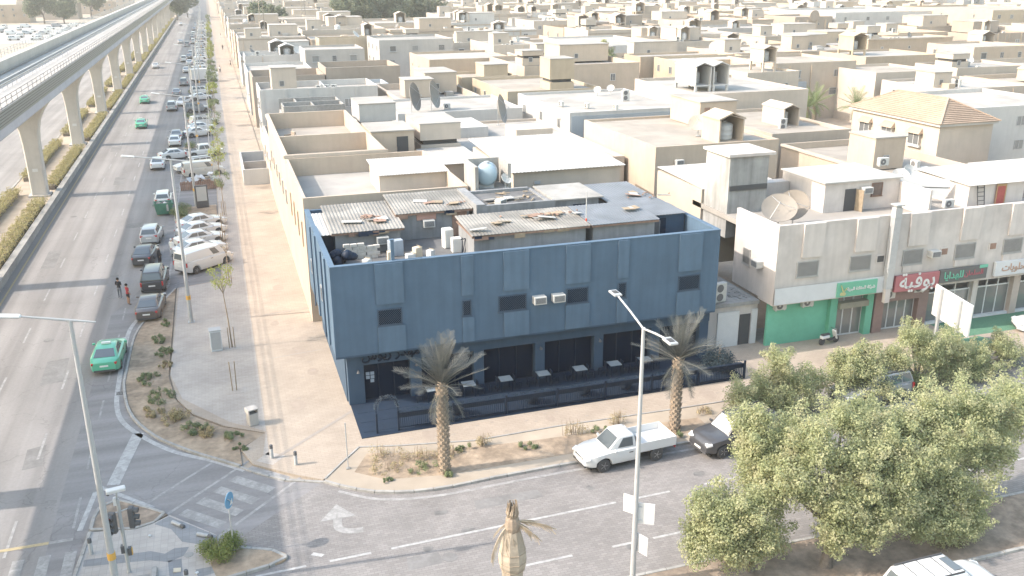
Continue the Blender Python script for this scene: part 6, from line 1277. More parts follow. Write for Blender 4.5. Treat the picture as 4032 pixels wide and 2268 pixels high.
for sx in (-1,1): MB().box(sx*0.26-0.03,sx*0.26+0.03,-0.26,0.26,0.721,0.949).build('hood_side',CONC_L,t)
MB().box(-0.2,0.2,-0.2,0.2,0.7,0.75).build('liner',BLACKP,t)
t = thing('utility_cabinet','pale grey utility cabinet on the pavement beside the young tree','cabinet',(-1.85,60.2,PZ),R(4)); MB().box(-0.36,0.36,-0.32,0.32,0,1.45).build('cabinet_body',M('pale cabinet paint',(0.52,0.54,0.56),0.5,0.04),t,bevel=0.02); MB().box(-0.39,0.39,-0.35,0.35,1.452,1.5).build('top',POLE_W,t); MB().box(-0.3,0.3,-0.335,-0.325,0.15,1.35).build('door',POLE_W,t)
t = thing('green_skip','dark green rubbish skip on the roadside by the planter','skip',(-6.7,100.8,0.016),R(6)); SKG = M('skip green',(0.07,0.19,0.14),0.6,0.12,3)
b = MB(); b.add([(-0.75,-0.5,0.15),(0.75,-0.5,0.15),(0.75,0.5,0.15),(-0.75,0.5,0.15),(-0.95,-0.7,1.35),(0.95,-0.7,1.35),(0.95,0.7,1.35),(-0.95,0.7,1.35),(-0.85,-0.6,1.35),(0.85,-0.6,1.35),(0.85,0.6,1.35),(-0.85,0.6,1.35),(-0.7,-0.45,0.4),(0.7,-0.45,0.4),(0.7,0.45,0.4),(-0.7,0.45,0.4)],[(3,2,1,0),(0,1,5,4),(1,2,6,5),(2,3,7,6),(3,0,4,7),(4,5,9,8),(5,6,10,9),(6,7,11,10),(7,4,8,11),(8,9,13,12),(9,10,14,13),(10,11,15,14),(11,8,12,15),(12,13,14,15)]); b.build('container',SKG,t)
for sx in (-1,1): MB().box(min(sx*0.97,sx*1.05),max(sx*0.97,sx*1.05),-0.15,0.15,1.0,1.15).build('lifting_lug',SKG,t)
MB().box(0.25,0.45,-0.69,-0.64,0.5,1.2).build('label_plate',POLE_W,t)
for k in range(6): b = MB(); b.lathe([(0.08,0),(0.26,0.08),(0.27,0.25),(0.05,0.42)],8); ob = b.build('rubbish_bag',random.choice((BLACKP,CONC_D,WHITE)),t,smooth=60); ob.location = (random.uniform(-.5,.5),random.uniform(-.3,.3),1.0)
t = thing('advertising_panel','dark framed advertising panel standing on the pavement','panel',(-2.8,102.2,PZ),R(8)); MB().box(-0.65,0.65,-0.1,0.1,0,2.45).build('frame',BLACKP,t,bevel=0.02); MB().box(-0.52,0.52,-0.115,-0.102,0.75,2.3).build('panel_face',M('pale blank poster',(0.42,0.435,0.44),0.4,0.04),t)
# scrap heap behind a low brown fence
t = thing('scrap_fence','reddish brown board fence round a heap of scrap','fence',(-3.4,112,0.02)); 
for k in range(22): MB().box(-1.9+k*0.2,-1.9+k*0.2+0.17,-0.03,0.03,0,1.05+random.uniform(-.1,.1)).build('board',RUST,t)
MB().box(-1.95,2.6,0.035,0.08,0.7,0.8).build('rail',RUST,t)
t = thing('scrap_heap','heap of broken boards and panels behind the brown fence','scrap',(-2.9,114,0.1))
for k in range(22): b = MB(); b.obox((random.gauss(0,1.0),random.gauss(0.3,0.7),random.uniform(0.3,1.2)),(random.uniform(.5,1.4),random.uniform(.3,.9),0.05),random.uniform(0,3),0,random.uniform(-.7,.7),random.uniform(-.5,.5)); b.build('scrap_board',random.choice((WHITE,WOOD,RUST,STEEL)),t)
# billboard seen from behind
t = thing('billboard','white ribbed back of a billboard on two posts above the trees','billboard',(43.45,43.95,PZ),R(-102))
for z in np.arange(2.15,4.1,0.155): MB().box(-2.1,2.1,-0.02,0.03,float(z),float(z)+0.145).build('slat',WHITE,t)
for x in (-1.15,1.05): MB().box(x-0.11,x+0.11,-0.16,-0.021,0,4.22).build('post',STEEL,t)
MB().box(-2.12,2.12,0.032,0.08,2.12,4.26).build('face_board',WFASC,t)
# artificial grass mats
GR = M('artificial grass',(0.1,0.21,0.14),0.95,0.15,8,bump=0.4); 
b = MB(); b.poly([(46.6,46.2),(58,46.2),(58,48.85),(46.6,48.85)],PZ+0.006); b.build('artificial_grass_mat',GR,PAVEMENT); b = MB(); b.poly([(46.0,43.6),(49.0,44.6),(48.2,46.0),(46.0,45.9)],PZ+0.006); b.build('artificial_grass_mat',GR,PAVEMENT)
# litter and manhole
for i,(x,y,z,l) in enumerate(((-3.75,35.55,0.1,'crumpled beige carton on the tiled island'),(-2.95,35.1,0.1,'white scrap of paper by the sign island'),(-5.0,38.6,0.1,'white scrap of paper by the soil island'))): 
    t = thing('litter',l,'litter',(x,y,z+0.006),R(i*40)); b = MB(); b.obox((0,0,0.03),(0.3 if i == 0 else 0.14,0.22 if i == 0 else 0.1,0.05),0,0,0.2,0.15); b.build('scrap',BOXM[0] if i == 0 else WHITE,t)
b = MB(); b.lathe([(0.2,0.1),(0.2,0.112)],16,(-3.3,36.6,0)); b.build('manhole_cover',CONC_D,PLAZA); b = MB(); b.box(-5.45,-4.85,35.1,35.7,0.1,0.115); b.build('access_cover',CONC_D,PLAZA); MB().box(-4.75,-4.55,34.2,35.9,0.1,0.3).build('low_concrete_edge',KERB,PLAZA)
# lattice masts far behind
for i,(x,y,h) in enumerate(((15.2,300,26),(39,420,30))):
    t = thing('lattice_mast','dark lattice mast rising among the far houses, %s one' % ('nearer','farther')[i],'mast',(x,y,0)); a = 0.9
    for sx in (-1,1):
        for sy in (-1,1): MB().bar((sx*a,sy*a,0),(sx*0.25,sy*0.25,h),0.14).build('leg',RAILM,t)
    w = MB()
    for k in range(int(h/1.6)):
        z0,z1 = k*1.6,(k+1)*1.6; r0,r1 = a-(a-.25)*z0/h, a-(a-.25)*z1/h
        w.bar((-r0,-r0,z0),(r1,-r1,z1),0.06); w.bar((-r0,-r0,z0),(-r1,r1,z1),0.06); w.bar((r0,-r0,z0),(r1,r1,z1),0.06)
    w.build('bracing',RAILM,t)
# ================================================================== TREES AND PLANTS
def at(u, v, Y):
    """point on the plane y = Y seen at (u, v) of the 2576 px wide picture; used to size and place crowns"""
    k = 4032/2576/3600; d = rt2*((u-1288)*k) - up2*((v-724.5)*k) + fw; return Vector((0,0,CAM_H))+d*(Y/d.y)
GL = leafmat('street tree leaves', [(0.30,0.33,0.19),(0.37,0.40,0.225),(0.44,0.455,0.26),(0.47,0.47,0.29),(0.50,0.465,0.31)], 0.5)
GL2 = leafmat('dark far leaves', [(0.12,0.145,0.10),(0.15,0.18,0.115),(0.19,0.215,0.135)], 0.3)
YL = leafmat('young tree leaves', [(0.22,0.27,0.07),(0.33,0.36,0.10),(0.42,0.40,0.13)], 0.4)
HL_ = leafmat('olive hedge leaves', [(0.26,0.24,0.12),(0.32,0.29,0.14),(0.37,0.33,0.18),(0.29,0.27,0.13)], 0.3)
SG = leafmat('shrub leaves', [(0.16,0.20,0.11),(0.20,0.24,0.125),(0.24,0.27,0.14)], 0.3)
DRY = leafmat('dry shrub leaves', [(0.32,0.26,0.15),(0.40,0.33,0.20),(0.27,0.25,0.12)], 0.2)
def broadleaf(name, label, base, blobs, mat=GL, leaf=0.12, per=150, group=None, trunk=0.16, fork=0.45, dens=6.5, cat='tree', lmin=0.34, lmax=0.56):
    t = thing(name, label, cat, base, 0, group); B = Vector(base); C = []; Rr = []
    for (c, r) in blobs:
        n = max(4,int(dens*(r/0.45)**2))
        for k in range(n):
            d = Vector(rng.normal(size=3)); d.normalize(); q = r*(0.35+0.75*random.random()); p = Vector(c)+Vector((d.x*q,d.y*q,d.z*q*0.85))
            if p.z > B.z+0.35: C.append(tuple(p)); Rr.append(random.uniform(lmin,lmax)*(0.75 if q > r*0.9 else 1))
    for (c, r) in blobs:
        for k in range(5):
            a = random.uniform(0,6.28); e = random.uniform(0.2,1.2); d = Vector((math.cos(a)*math.cos(e),math.sin(a)*math.cos(e),math.sin(e)))
            for j in range(3):
                p = Vector(c)+d*(r*(0.95+0.2*j)); 
                if r > 0.6 and p.z > B.z+0.3: C.append(tuple(p)); Rr.append((0.36,0.27,0.18)[j]*(r if lmin > 0.8 else 1.0))
    P_, N_ = clump_cloud(C, Rr, per); leaves('crown', P_, N_, leaf*rng.uniform(0.75,1.3,len(P_)), mat, t, 0.62, tuple(base))
    zc = sum(c[2] for c,_ in blobs)/len(blobs); w = MB(); f = Vector((0,0,max(0.5,(zc-B.z)*fork)))
    w.tube([(0,0,-0.1),(0.03,0.02,f.z*0.5),tuple(f)],[trunk*1.25,trunk,trunk*0.85],10); w.build('trunk', BARK, t, smooth=50)
    for (c, r) in blobs:
        e = Vector(c)-B; m = f.lerp(e,0.5)+Vector((random.uniform(-.2,.2),random.uniform(-.2,.2),0.15)); w = MB(); w.tube([tuple(f-Vector((0,0,0.08))),tuple(m),tuple(e)],[trunk*0.6,trunk*0.38,trunk*0.14],7); w.build('branch', BARK, t, smooth=50)
    return t
TR = {
 'A':((19.3,28.0,0.12),'small leafy tree at the left end of the street median',[(1805,1330,28.2,1.2),(1782,1272,28.6,.95),(1870,1280,28.0,1.15),(1890,1365,27.7,1.0),(1765,1375,27.9,.9),(1950,1350,28.2,.8),(1945,1240,28.6,1.0),(1850,1390,27.6,.8)]),
 'B':((22.5,27.3,0.12),'large leafy median tree with a thick trunk, second from the left',[(2000,1200,28,1.3),(2100,1270,27.2,1.35),(2150,1190,27.8,1.4),(2050,1120,28.6,1.2),(2190,1320,26.8,1.1),(2250,1250,27.2,1.35),(2180,1130,28.4,1.2),(1950,1160,29.2,1.1),(2240,1150,28.4,1.3),(1895,1120,30,1.0),(1905,1190,29.6,1.1),(1880,1060,30.6,.75),(2110,1350,26.8,.8),(2000,1080,30,1.0),(2120,1050,29.8,1.1),(2190,1070,29.6,1.0)]),
 'C':((28.3,27.7,0.12),'broad leafy median tree above the white SUV',[(2330,1200,28,1.5),(2410,1230,27.8,1.4),(2330,1110,29,1.4),(2420,1110,29,1.4),(2370,1310,27.0,1.3),(2300,1300,27.2,1.2),(2440,1020,30,1.3),(2490,1150,28.8,1.1),(2270,1180,27.6,1.2),(2520,1060,30,1.3),(2430,1320,27.0,.9),(2350,1030,30,1.2),(2270,1060,29.6,1.1),(2560,1000,31,1.2)]),
 'D':((27.4,40.1,0.12),'kerbside tree hiding the tail of the black SUV',[(1930,1000,40,1.5),(1890,1055,39.6,1.3),(1958,915,40.3,.85),(2000,1040,40,1.4),(1920,1090,39.2,1.2),(2040,965,40.5,.9),(1870,990,39.8,.9),(1990,960,40.2,1.1),(1960,1120,39,1.2),(2040,1090,39.2,1.2),(1870,1110,39,.9)]),
 'E':((33.6,40.4,0.12),'kerbside tree in front of the green shop',[(2170,930,40.5,1.35),(2150,1010,40,1.5),(2215,980,40,1.3),(2135,905,40.8,.75),(2180,1060,39.4,1.2),(2100,1040,39.6,1.1),(2185,895,40.8,.7),(2230,1060,39.2,1.3),(2120,940,40.4,1.0),(2130,1100,38.8,1.1)]),
 'F':((38.6,40.8,0.12),'tall kerbside tree below the billboard',[(2330,880,41,1.3),(2380,930,41,1.45),(2300,980,40.3,1.4),(2420,1000,40,1.5),(2290,842,41.2,.8),(2255,900,40.6,1.0),(2400,870,41.2,1.0),(2340,1050,39.6,1.4),(2440,930,40.8,1.2),(2420,1070,39.2,1.3),(2280,1060,39,1.2)]),
 'G':((43.6,41.0,0.12),'kerbside tree at the right edge of the picture',[(2480,950,41,1.4),(2550,910,41.5,1.3),(2560,1010,40.5,1.5),(2490,1040,40,1.3),(2580,1080,39.6,1.3),(2450,900,41.2,1.0),(2520,1090,39,1.3),(2520,870,41.6,.9)])}
for k,(b_,l_,bl) in TR.items(): broadleaf('street_tree', l_, b_, [(tuple(at(u,v,Y)),r) for u,v,Y,r in bl], group='leafy street trees', dens=9.0, leaf=0.105, per=190, trunk=0.24 if k in 'BC' else 0.15, fork=0.5)
# ---- palms
def frond_mesh(L, droop, n=30, wl=0.42, seed=0):
    rs = random.Random(seed); b = MB(); pts = []; m = 9
    for i in range(m): s = i/(m-1); pts.append(Vector((L*s*(1-0.12*droop*s), 0, L*(0.10*s-0.42*droop*s*s))))
    b.tube(pts,[0.035*(1-0.85*i/(m-1))+0.004 for i in range(m)],4)
    for k in range(n):
        s = 0.16+0.84*k/(n-1); i = min(m-2,int(s*(m-1))); f = s*(m-1)-i; p = pts[i].lerp(pts[i+1],f); d = (pts[i+1]-pts[i]).normalized()
        ln = wl*(0.55+0.75*math.sin(math.pi*min(1,s*0.9+0.08)))*rs.uniform(0.85,1.1)
        for sd_ in (-1,1):
            o = (d*0.75+Vector((0,sd_,0))*0.75+Vector((0,0,rs.uniform(0.1,0.35)))).normalized(); e = p+o*ln+Vector((0,0,-0.12*ln)); w_ = d*0.018
            b.add([p-w_,p+w_,e+w_*0.3,e-w_*0.3],[(0,1,2,3)])
    return b.mesh('frond', fix=False)
FR = [frond_mesh(2.5,0.35,30,0.42,1), frond_mesh(2.3,0.75,28,0.40,2), frond_mesh(2.6,0.15,30,0.45,3)]
def dry_frond(L, n, wl, seed):
    rs = random.Random(seed); b = MB(); pts = [Vector((L*s,0,L*(0.05*s-0.35*s*s))) for s in np.linspace(0,1,7)]; b.tube(pts,[0.03*(1-0.12*i) for i in range(7)],4)
    for k in range(n):
        s = 0.1+0.9*k/(n-1); i = min(5,int(s*6)); p = pts[i].lerp(pts[i+1],s*6-i); d = (pts[i+1]-pts[i]).normalized(); ln = wl*rs.uniform(.5,1.1)
        for sd_ in (-1,1):
            e = p+(d*1.1+Vector((0,sd_*rs.uniform(.15,.5),-rs.uniform(.2,.7)))).normalized()*ln; w_ = Vector((0,0,0.03)); b.add([p-w_,p+w_,e+w_*0.4,e-w_*0.4],[(0,1,2,3)])
    return b.mesh('dry_frond', fix=False)
FRD = [dry_frond(1.5,36,0.42,5), dry_frond(1.2,30,0.38,6)]
def palm(loc, label, H, mat, nf=30, sc=1.0, rad=0.27, spread=(78,-25), hang=4, group='date palms', bark=None, name='date_palm'):
    t = thing(name, label, 'palm', loc, random.uniform(0,6), group); b = MB()
    b.lathe([(rad*1.2,-0.1),(rad,0.3),(rad*0.92,H*0.6),(rad*1.0,H*0.93),(rad*0.7,H)],14)
    b.build('trunk', bark or PALMB, t, smooth=40)
    if sc > 0.5:
        st = MB(); rows_ = int(H/0.17)
        for r_ in range(rows_):
            z = 0.12+r_*0.17; rr = rad*(1.02 if z > 0.4 else 1.15)
            for k in range(8):
                a = 2*math.pi*(k+0.5*(r_%2))/8; ca, sa = math.cos(a), math.sin(a); w_ = 0.085
                st.add([((rr-0.03)*ca+w_*sa,(rr-0.03)*sa-w_*ca,z),((rr-0.03)*ca-w_*sa,(rr-0.03)*sa+w_*ca,z),((rr-0.02)*ca,(rr-0.02)*sa,z-0.16),((rr+0.085)*ca,(rr+0.085)*sa,z+0.07)],[(0,1,3),(1,2,3),(2,0,3)])
        ob = st.build('frond_stubs', M('palm stubs',(0.34,0.28,0.22),0.95,0.22,5), t); ob['kind'] = 'stuff'
    for k in range(nf):
        q = k/nf; el = spread[0]+(spread[1]-spread[0])*q**0.8+random.uniform(-8,8); az = k*137.5+random.uniform(-15,15); o = mobj('frond', FR[k % 3], mat, t)
        o.location = (0,0,H-0.05-q*0.25); o.rotation_euler = (random.uniform(-.25,.25), -R(el), R(az)); s = sc*random.uniform(0.85,1.1); o.scale = (s,s,s)
    for k in range(hang):
        o = mobj('hanging_frond', FR[1], mat, t); o.location = (0,0,H-0.3); o.rotation_euler = (0,R(random.uniform(35,65)),R(k*360/max(1,hang)+random.uniform(-30,30))); o.scale = (sc*0.9,)*3
    return t
PF = leafmat('dusty grey green palm leaflets', [(0.07,0.085,0.09),(0.105,0.115,0.11),(0.15,0.15,0.135),(0.09,0.10,0.105)], 0.2); PF2 = leafmat('green palm leaflets', [(0.14,0.19,0.08),(0.20,0.25,0.11),(0.27,0.30,0.15)], 0.3)
palm((8.95,39.9,0.12),'left date palm before the blue building, near the corner',5.0,PF,38,0.95,spread=(86,18),hang=5)
palm((22.05,40.3,0.12),'right date palm before the blue building, behind the pickup',4.4,PF,36,1.05,spread=(84,10),hang=5)
for i,(x,y,h,l) in enumerate(((88.0,112.5,5.6,'date palm left of the tile-roofed villa, nearer one'),(87.2,121,5.0,'date palm left of the villa, farther one'),(84.4,119,4.6,'date palm left of the villa, leftmost at the back'),(60.4,399,9,'far date palm among the roofs, leftmost'),(70,395,9,'far date palm among the roofs, middle'),(80,388,8,'far date palm among the roofs, third'),(89.2,387,9,'far date palm among the roofs, rightmost'))): palm((x,y,0.0),l,h,PF2,24,1.2 if y < 200 else 2.0,0.3,hang=2)
# wrapped dead palm at the lower edge
t = thing('wrapped_palm','dead palm wrapped in beige burlap with dry fronds at the lower edge','palm',(8.62,27.45,0.12)); BUR = M('beige burlap wrap',(0.37,0.315,0.25),0.95,0.15,4,bump=0.3,stain=0.2,scale2=1.0)
b = MB(); b.lathe([(0.40,0),(0.38,2.2),(0.42,2.9),(0.52,3.15),(0.53,3.5),(0.45,3.95),(0.34,4.4),(0.28,4.6)],9); b.build('burlap_wrap', BUR, t)
for z,r in ((2.95,0.47),(3.3,0.53),(3.7,0.50),(2.4,0.39)): MB().lathe([(r,z),(r+0.012,z+0.02),(r,z+0.04)],9).build('wrap_cord', TWIG, t)
b = MB(); b.lathe([(0.27,4.5),(0.30,4.75),(0.25,5.05),(0.16,5.25)],10); b.build('trunk_top', PALMB, t)
for k in range(18): 
    b = MB(); a = k*47; b.tube([(0.12*math.cos(R(a)),0.12*math.sin(R(a)),4.9),(0.2*math.cos(R(a)),0.2*math.sin(R(a)),5.3),(0.16*math.cos(R(a+20)),0.16*math.sin(R(a+20)),5.6+0.25*random.random())],[0.05,0.045,0.015],5); b.build('dry_stalk', TWIG, t)
for k,(az,el,s) in enumerate(((-20,5,0.78),(-5,-28,0.7),(185,-35,0.8),(205,-50,0.75),(160,-20,0.45),(80,-40,0.6),(-40,-12,0.6),(250,-50,0.7),(20,-50,0.6),(300,-60,0.6))): o = mobj('dry_frond', FRD[k % 2], leafmat('dry straw leaves',[(0.48,0.40,0.30),(0.58,0.49,0.38)],0.2), t); o.location = (0,0,4.95); o.rotation_euler = (0.3,-R(el),R(az)); o.scale = (s*1.15,s*1.5,s*1.3)
# ---- young trees along the pavement
def young(x,y,h,r,label,mat=YL,sparse=1.0,lean=0.0,leaf=0.13):
    t = thing('young_tree',label,'tree',(x,y,PZ),0,'young trees along the boulevard pavement'); w = MB(); w.tube([(0,0,-0.05),(lean*0.3,0,h*0.4),(lean,0,h-r*0.4)],[0.055,0.045,0.02],7); w.build('trunk',TWIG,t)
    for k in range(5): a = k*72; MB().tube([(lean*0.8,0,h-r*1.3),(lean+0.6*r*math.cos(R(a)),0.6*r*math.sin(R(a)),h-r*0.2+0.3*r*random.random())],[0.025,0.008],5).build('branch',TWIG,t)
    C = []; Rr = []
    for k in range(int(16*sparse)+4):
        d = Vector(rng.normal(size=3)); d.normalize(); C.append((lean+d.x*r*0.75,d.y*r*0.75,h-r*0.1+d.z*r*0.7)); Rr.append(r*random.uniform(.25,.4))
    P_, N_ = clump_cloud(C,Rr,100*sparse*(0.6/ max(0.3,r*0.33))**1.0*0.5); leaves('crown',P_,N_,leaf*rng.uniform(.8,1.3,len(P_)),mat,t)
    for s in (-0.18,0.18): MB().tube([(s,-0.1,0),(s,-0.1,1.5)],0.03,6).build('stake',WOOD,t)
    MB().box(-0.5,0.5,-0.5,0.5,0.004,0.012).build('tree_pit',PAVE_SHADE,t)
young(-0.85,60.3,5.2,1.0,'young yellow-green tree with a bare leaning trunk by the utility cabinet',YL,1.0,-0.25)
t = thing('tree_stakes','pair of wooden stakes in an empty tree pit','stakes',(-0.9,53.2,PZ)); 
for s in (-0.12,0.12): MB().tube([(s,0,0),(s*1.3,0,1.9)],0.035,6).build('stake',WOOD,t)
MB().box(-0.5,0.5,-0.5,0.5,0.004,0.012).build('tree_pit',PAVE_SHADE,t)
k = 0
for y in (74.5,86,98,110.5,121,132.7,146,160,177,197.7,215.4,235,255,275,295,325,350,375,400,430,460,499):
    bare = y in (74.5,86); young(-0.8+random.uniform(-.15,.15),y,random.uniform(3.6,4.6) if not bare else 3.2,random.uniform(0.9,1.3) if not bare else 0.5,('bare young tree beside the angle-parked row, %s' % ('nearer','farther')[k]) if bare else 'young tree of the pavement row, %s behind the advertising panel' % ORD(k-2),DRY if bare else random.choice((YL,YL,SG)),1.0 if not bare else 0.25,0,0.14 if y < 150 else 0.25); k += 1
# ---- bushes and hedges
def bush(name,label,x,y,z,rx,ry,h,mat,n=1400,leaf=0.09,group=None,cat='shrub',twigs=0):
    t = thing(name,label,cat,(x,y,z),0,group); m = max(6,int(14*rx*ry/0.5)); C = []
    for k in range(m): a = random.uniform(0,6.28); q = math.sqrt(random.random()); C.append((rx*q*math.cos(a),ry*q*math.sin(a),h*random.uniform(0.25,0.75)*(1-0.4*q*q)))
    P_, N_ = clump_cloud(C,[h*random.uniform(.3,.5) for _ in C],1); k_ = max(1,n//len(C)); P_=[];N_=[]
    for c in C:
        r = h*random.uniform(.28,.5); d = rng.normal(size=(k_,3)); d /= np.linalg.norm(d,axis=1,keepdims=True); u = 0.4+0.6*rng.random(k_); q = np.array(c)+d*(r*u)[:,None]; q[:,2] = np.abs(q[:,2]); P_.append(q); N_.append(d+rng.normal(size=(k_,3))*0.5+np.array([0,0,0.3]))
    leaves('foliage',np.concatenate(P_),np.concatenate(N_),leaf*rng.uniform(.7,1.3,k_*len(C)),mat,t)
    w = MB()
    for k in range(max(3,twigs)):
        a = random.uniform(0,6.28); q = random.random(); bx,by = rx*0.7*q*math.cos(a), ry*0.7*q*math.sin(a); w.tube([(bx,by,0),(bx+random.uniform(-.1,.1),by+random.uniform(-.1,.1),h*random.uniform(.6,1.15))],[0.015,0.005],4)
    ob = w.build('stems',TWIG,t); ob['kind'] = 'stuff'; return t
for i,(x,y,rx,ry,h,m,l) in enumerate([(-5.6,63.2,.5,.9,.4,SG,'low green shrub, topmost in the corner planter'),(-5.2,60.5,.6,.8,.4,SG,'low green shrub, second down in the corner planter'),(-5.9,56.4,.7,1.0,.4,SG,'wide green shrub on the curve of the corner planter'),(-5.1,53.6,.8,1.1,.45,SG,'green shrub beside the drain side of the corner planter'),(-5.5,51.5,.6,.8,.4,DRY,'dry brown shrub on the curve of the corner planter'),(-4.2,50.4,.8,.9,.5,DRY,'dry brown shrub in the middle of the corner planter'),(-3.2,48.6,.9,.7,.45,SG,'green shrub below the dry ones in the corner planter'),(-2.4,48.0,.6,.5,.5,DRY,'tall dry shrub near the litter bin'),(-1.2,46.9,.7,.5,.35,SG,'small green shrub near the planter tip'),(-0.7,45.7,.5,.4,.25,SG,'lowest green tuft at the planter tip'),(-5.3,66.5,.4,.8,.3,SG,'low shrub by the brown sedan'),(-5.1,58.4,.5,.6,.3,DRY,'dry tuft between green shrubs of the corner planter')]): bush('shrub',l,x,y,0.11,rx,ry,h,m,1500,0.085,'shrubs of the corner planter',twigs=6)
for i,(x,y,rx,ry,h,m,l,tw) in enumerate([(6.3,42.3,.9,.5,.8,DRY,'thin dry bush at the left end of the roadside planter',18),(8.0,41.6,.9,.5,.7,DRY,'thin dry bush left of the first palm, upper',18),(6.2,41.0,1.0,.5,.45,DRY,'brown low bush left of the first palm, lower',14),(7.9,40.5,.9,.5,.45,SG,'green and brown bush beside the first palm',10),(9.6,41.4,.7,.4,.65,DRY,'thin dry bush behind the first palm trunk',14),(8.9,39.5,.35,.3,.35,SG,'small green tuft at the first palm foot',3),(10.6,41.7,.6,.35,.35,SG,'green tuft right of the first palm',3),(13.9,41.0,.7,.35,.35,SG,'green tuft in the middle of the roadside planter',3),(11.6,41.9,.4,.3,.7,DRY,'bare twiggy shrub between the palm and the pickup',14),(16.6,41.6,.9,.4,.85,DRY,'tall thin dry bush behind the pickup cab',22),(18.0,41.4,.5,.3,.35,SG,'green tuft behind the pickup bed',3),(19.4,41.9,.5,.3,.9,DRY,'tall twiggy bush left of the second palm',16),(21.7,39.6,.45,.35,.35,SG,'round green tuft at the second palm foot',3),(6.0,39.9,.3,.25,.2,SG,'tiny green tuft near the kerb curve',2),(24.5,41.6,.6,.4,.5,DRY,'dry bush behind the black SUV',8)]): bush('shrub',l,x,y,0.12,rx,ry,h,m,500 if m is DRY else 900,0.07,'shrubs of the roadside planter',twigs=tw)
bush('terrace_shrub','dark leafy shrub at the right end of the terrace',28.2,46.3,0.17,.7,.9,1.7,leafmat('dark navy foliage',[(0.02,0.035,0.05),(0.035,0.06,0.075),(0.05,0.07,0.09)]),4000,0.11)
bush('clipped_bush','rounded green bush around the blue arrow sign',-1.95,36.1,0.11,.75,.75,1.15,leafmat('bush leaves',[(0.14,0.18,0.06),(0.20,0.24,0.08),(0.26,0.28,0.10)],0.35),6000,0.075)
bush('clipped_bush','low green bush at the foot of the signal pole',-6.6,34.5,0.125,.9,.8,.5,SG,3000,0.075)
for i,(x,y) in enumerate(((-5.0,98.5),(-4.8,101.2),(-5.3,100),(-6.2+1.0,171.5),(-4.4,169),(-5.3,210),(-4.6,141))): bush('parking_shrub','round bush in the parking planters, %s from the front' % ORD(i),x,y,0.12,.8,.8,1.0,SG,900,0.14,'bushes in the parking planters')
# hedges under the viaduct
hk = 0
for side, X in (('right',-19.75),('left',-23.3)):
    for k in range(0,14):
        y0 = 84.5+k*34.6-2.5+ (6 if side == 'left' else 0); y1 = y0+27
        if side == 'left' and k > 6: continue
        n = int(7500 if k < 3 else 4200 if k < 6 else 2200); lf = 0.16 if k < 3 else 0.24 if k < 6 else 0.4
        P_ = np.stack([rng.uniform(-0.75,0.75,n), rng.uniform(0,y1-y0,n), rng.uniform(0,1,n)**0.5*0.95],1); bumps = 0.75+0.3*np.sin(P_[:,1]*1.9+k)+0.18*np.sin(P_[:,1]*4.7)
        P_[:,0] *= 0.7+0.35*bumps; P_[:,2] *= 0.75+0.3*bumps; P_[:,2] += 0.05
        t = thing('hedge','olive yellow hedge on the %s side of the median, %s span' % (side,ORD(k)),'hedge',(X,y0,0.2),0,'hedges under the viaduct')
        leaves('foliage',P_,rng.normal(size=(n,3))+np.array([0,0,0.5]),lf*rng.uniform(.7,1.3,n),HL_,t); MB().box(-0.4,0.4,0.2,y1-y0-0.2,0,0.45).build('woody_core',BARK,t)
# far trees
FT = [((-17,560,0),11,'dark tree at the far end of the boulevard, nearest'),((-12,590,0),12,'dark tree at the far end of the boulevard, middle'),((-20,640,0),13,'dark tree at the far end of the boulevard, farthest'),((-27,575,0),8,'dark tree beside the viaduct at the far end'),((-83,552,0),12,'large dark tree left of the viaduct, behind the car park'),((-73,548,0),11,'second dark tree behind the car park'),((-66,610,0),12,'dark tree behind the car park, right'),((-112,545,0),8,'slim dark tree at the left edge'),((53,363,0),14,'dark tree among the far roofs, left'),((60,367,0),13,'dark tree among the far roofs, second'),((66.5,371,0),13.5,'dark tree among the far roofs, third'),((84,380,0),13,'dark tree among the far roofs, right'),((23,380,0),12,'dark tree among the far roofs beside the boulevard'),((210,246,0),5,'green tree on the far right street, left'),((217,244,0),5,'green tree on the far right street, middle'),((223,247,0),5,'green tree on the far right street, right')]
for b_,h,l in FT: broadleaf('far_tree',l,b_,[((b_[0]+random.uniform(-.4,.4)*h,b_[1]+random.uniform(-.3,.3)*h,h*random.uniform(.55,.95)),h*random.uniform(.25,.38)) for _ in range(6)],GL2 if h > 6 else GL,0.6,14,'far trees',0.35,0.5,0.4,lmin=1.2,lmax=2.1)
broadleaf('garden_tree','feathery green tree rising between the white and ochre houses',(72.5,170,0),[((72.5,170,7),1.8),((71.2,170,9),1.3),((73.6,170,8.5),1.4),((72.3,170,10.5),1.0)],GL,0.3,40,None,0.25,0.5,3,lmin=.5,lmax=.8)
broadleaf('garden_tree','bright green tree by the low house right of the villa',(96.5,104-24,0),[((81.5,78.5,2.6),1.1),((81.2,77.6,3.6),0.9),((81.9,79.3,4.0),0.9)] if 0 else [((96.5,80,4),1.3),((95.8,79.6,5.4),1.0),((97.2,80.4,5.0),1.1)],leafmat('bright garden leaves',[(0.20,0.27,0.08),(0.28,0.35,0.12)],0.4),0.2,70,None,0.12,0.5,4)
# far side of the boulevard
for i,(x0,x1,y0,y1,z,tone) in enumerate(((-112,-92,565,585,9,'tan'),(-90,-72,600,620,9,'pink beige'),(-70,-56,640,660,8.5,'tan'),(-135,-116,600,620,9,'cream'),(-110,-92,640,660,9,'pale cream'),(-88,-70,680,700,9,'cream'),(-66,-50,720,740,9,'pale cream'),(-150,-130,680,700,9,'tan'),(-125,-100,730,750,9,'cream'))): house(x0,x1,y0,y1,z,tone,'%s house beyond the far car park, %s across the boulevard' % (TW.get(tone,tone),ORD(i)),0.6,4,0,'plain',1,'houses beyond the car park',0)

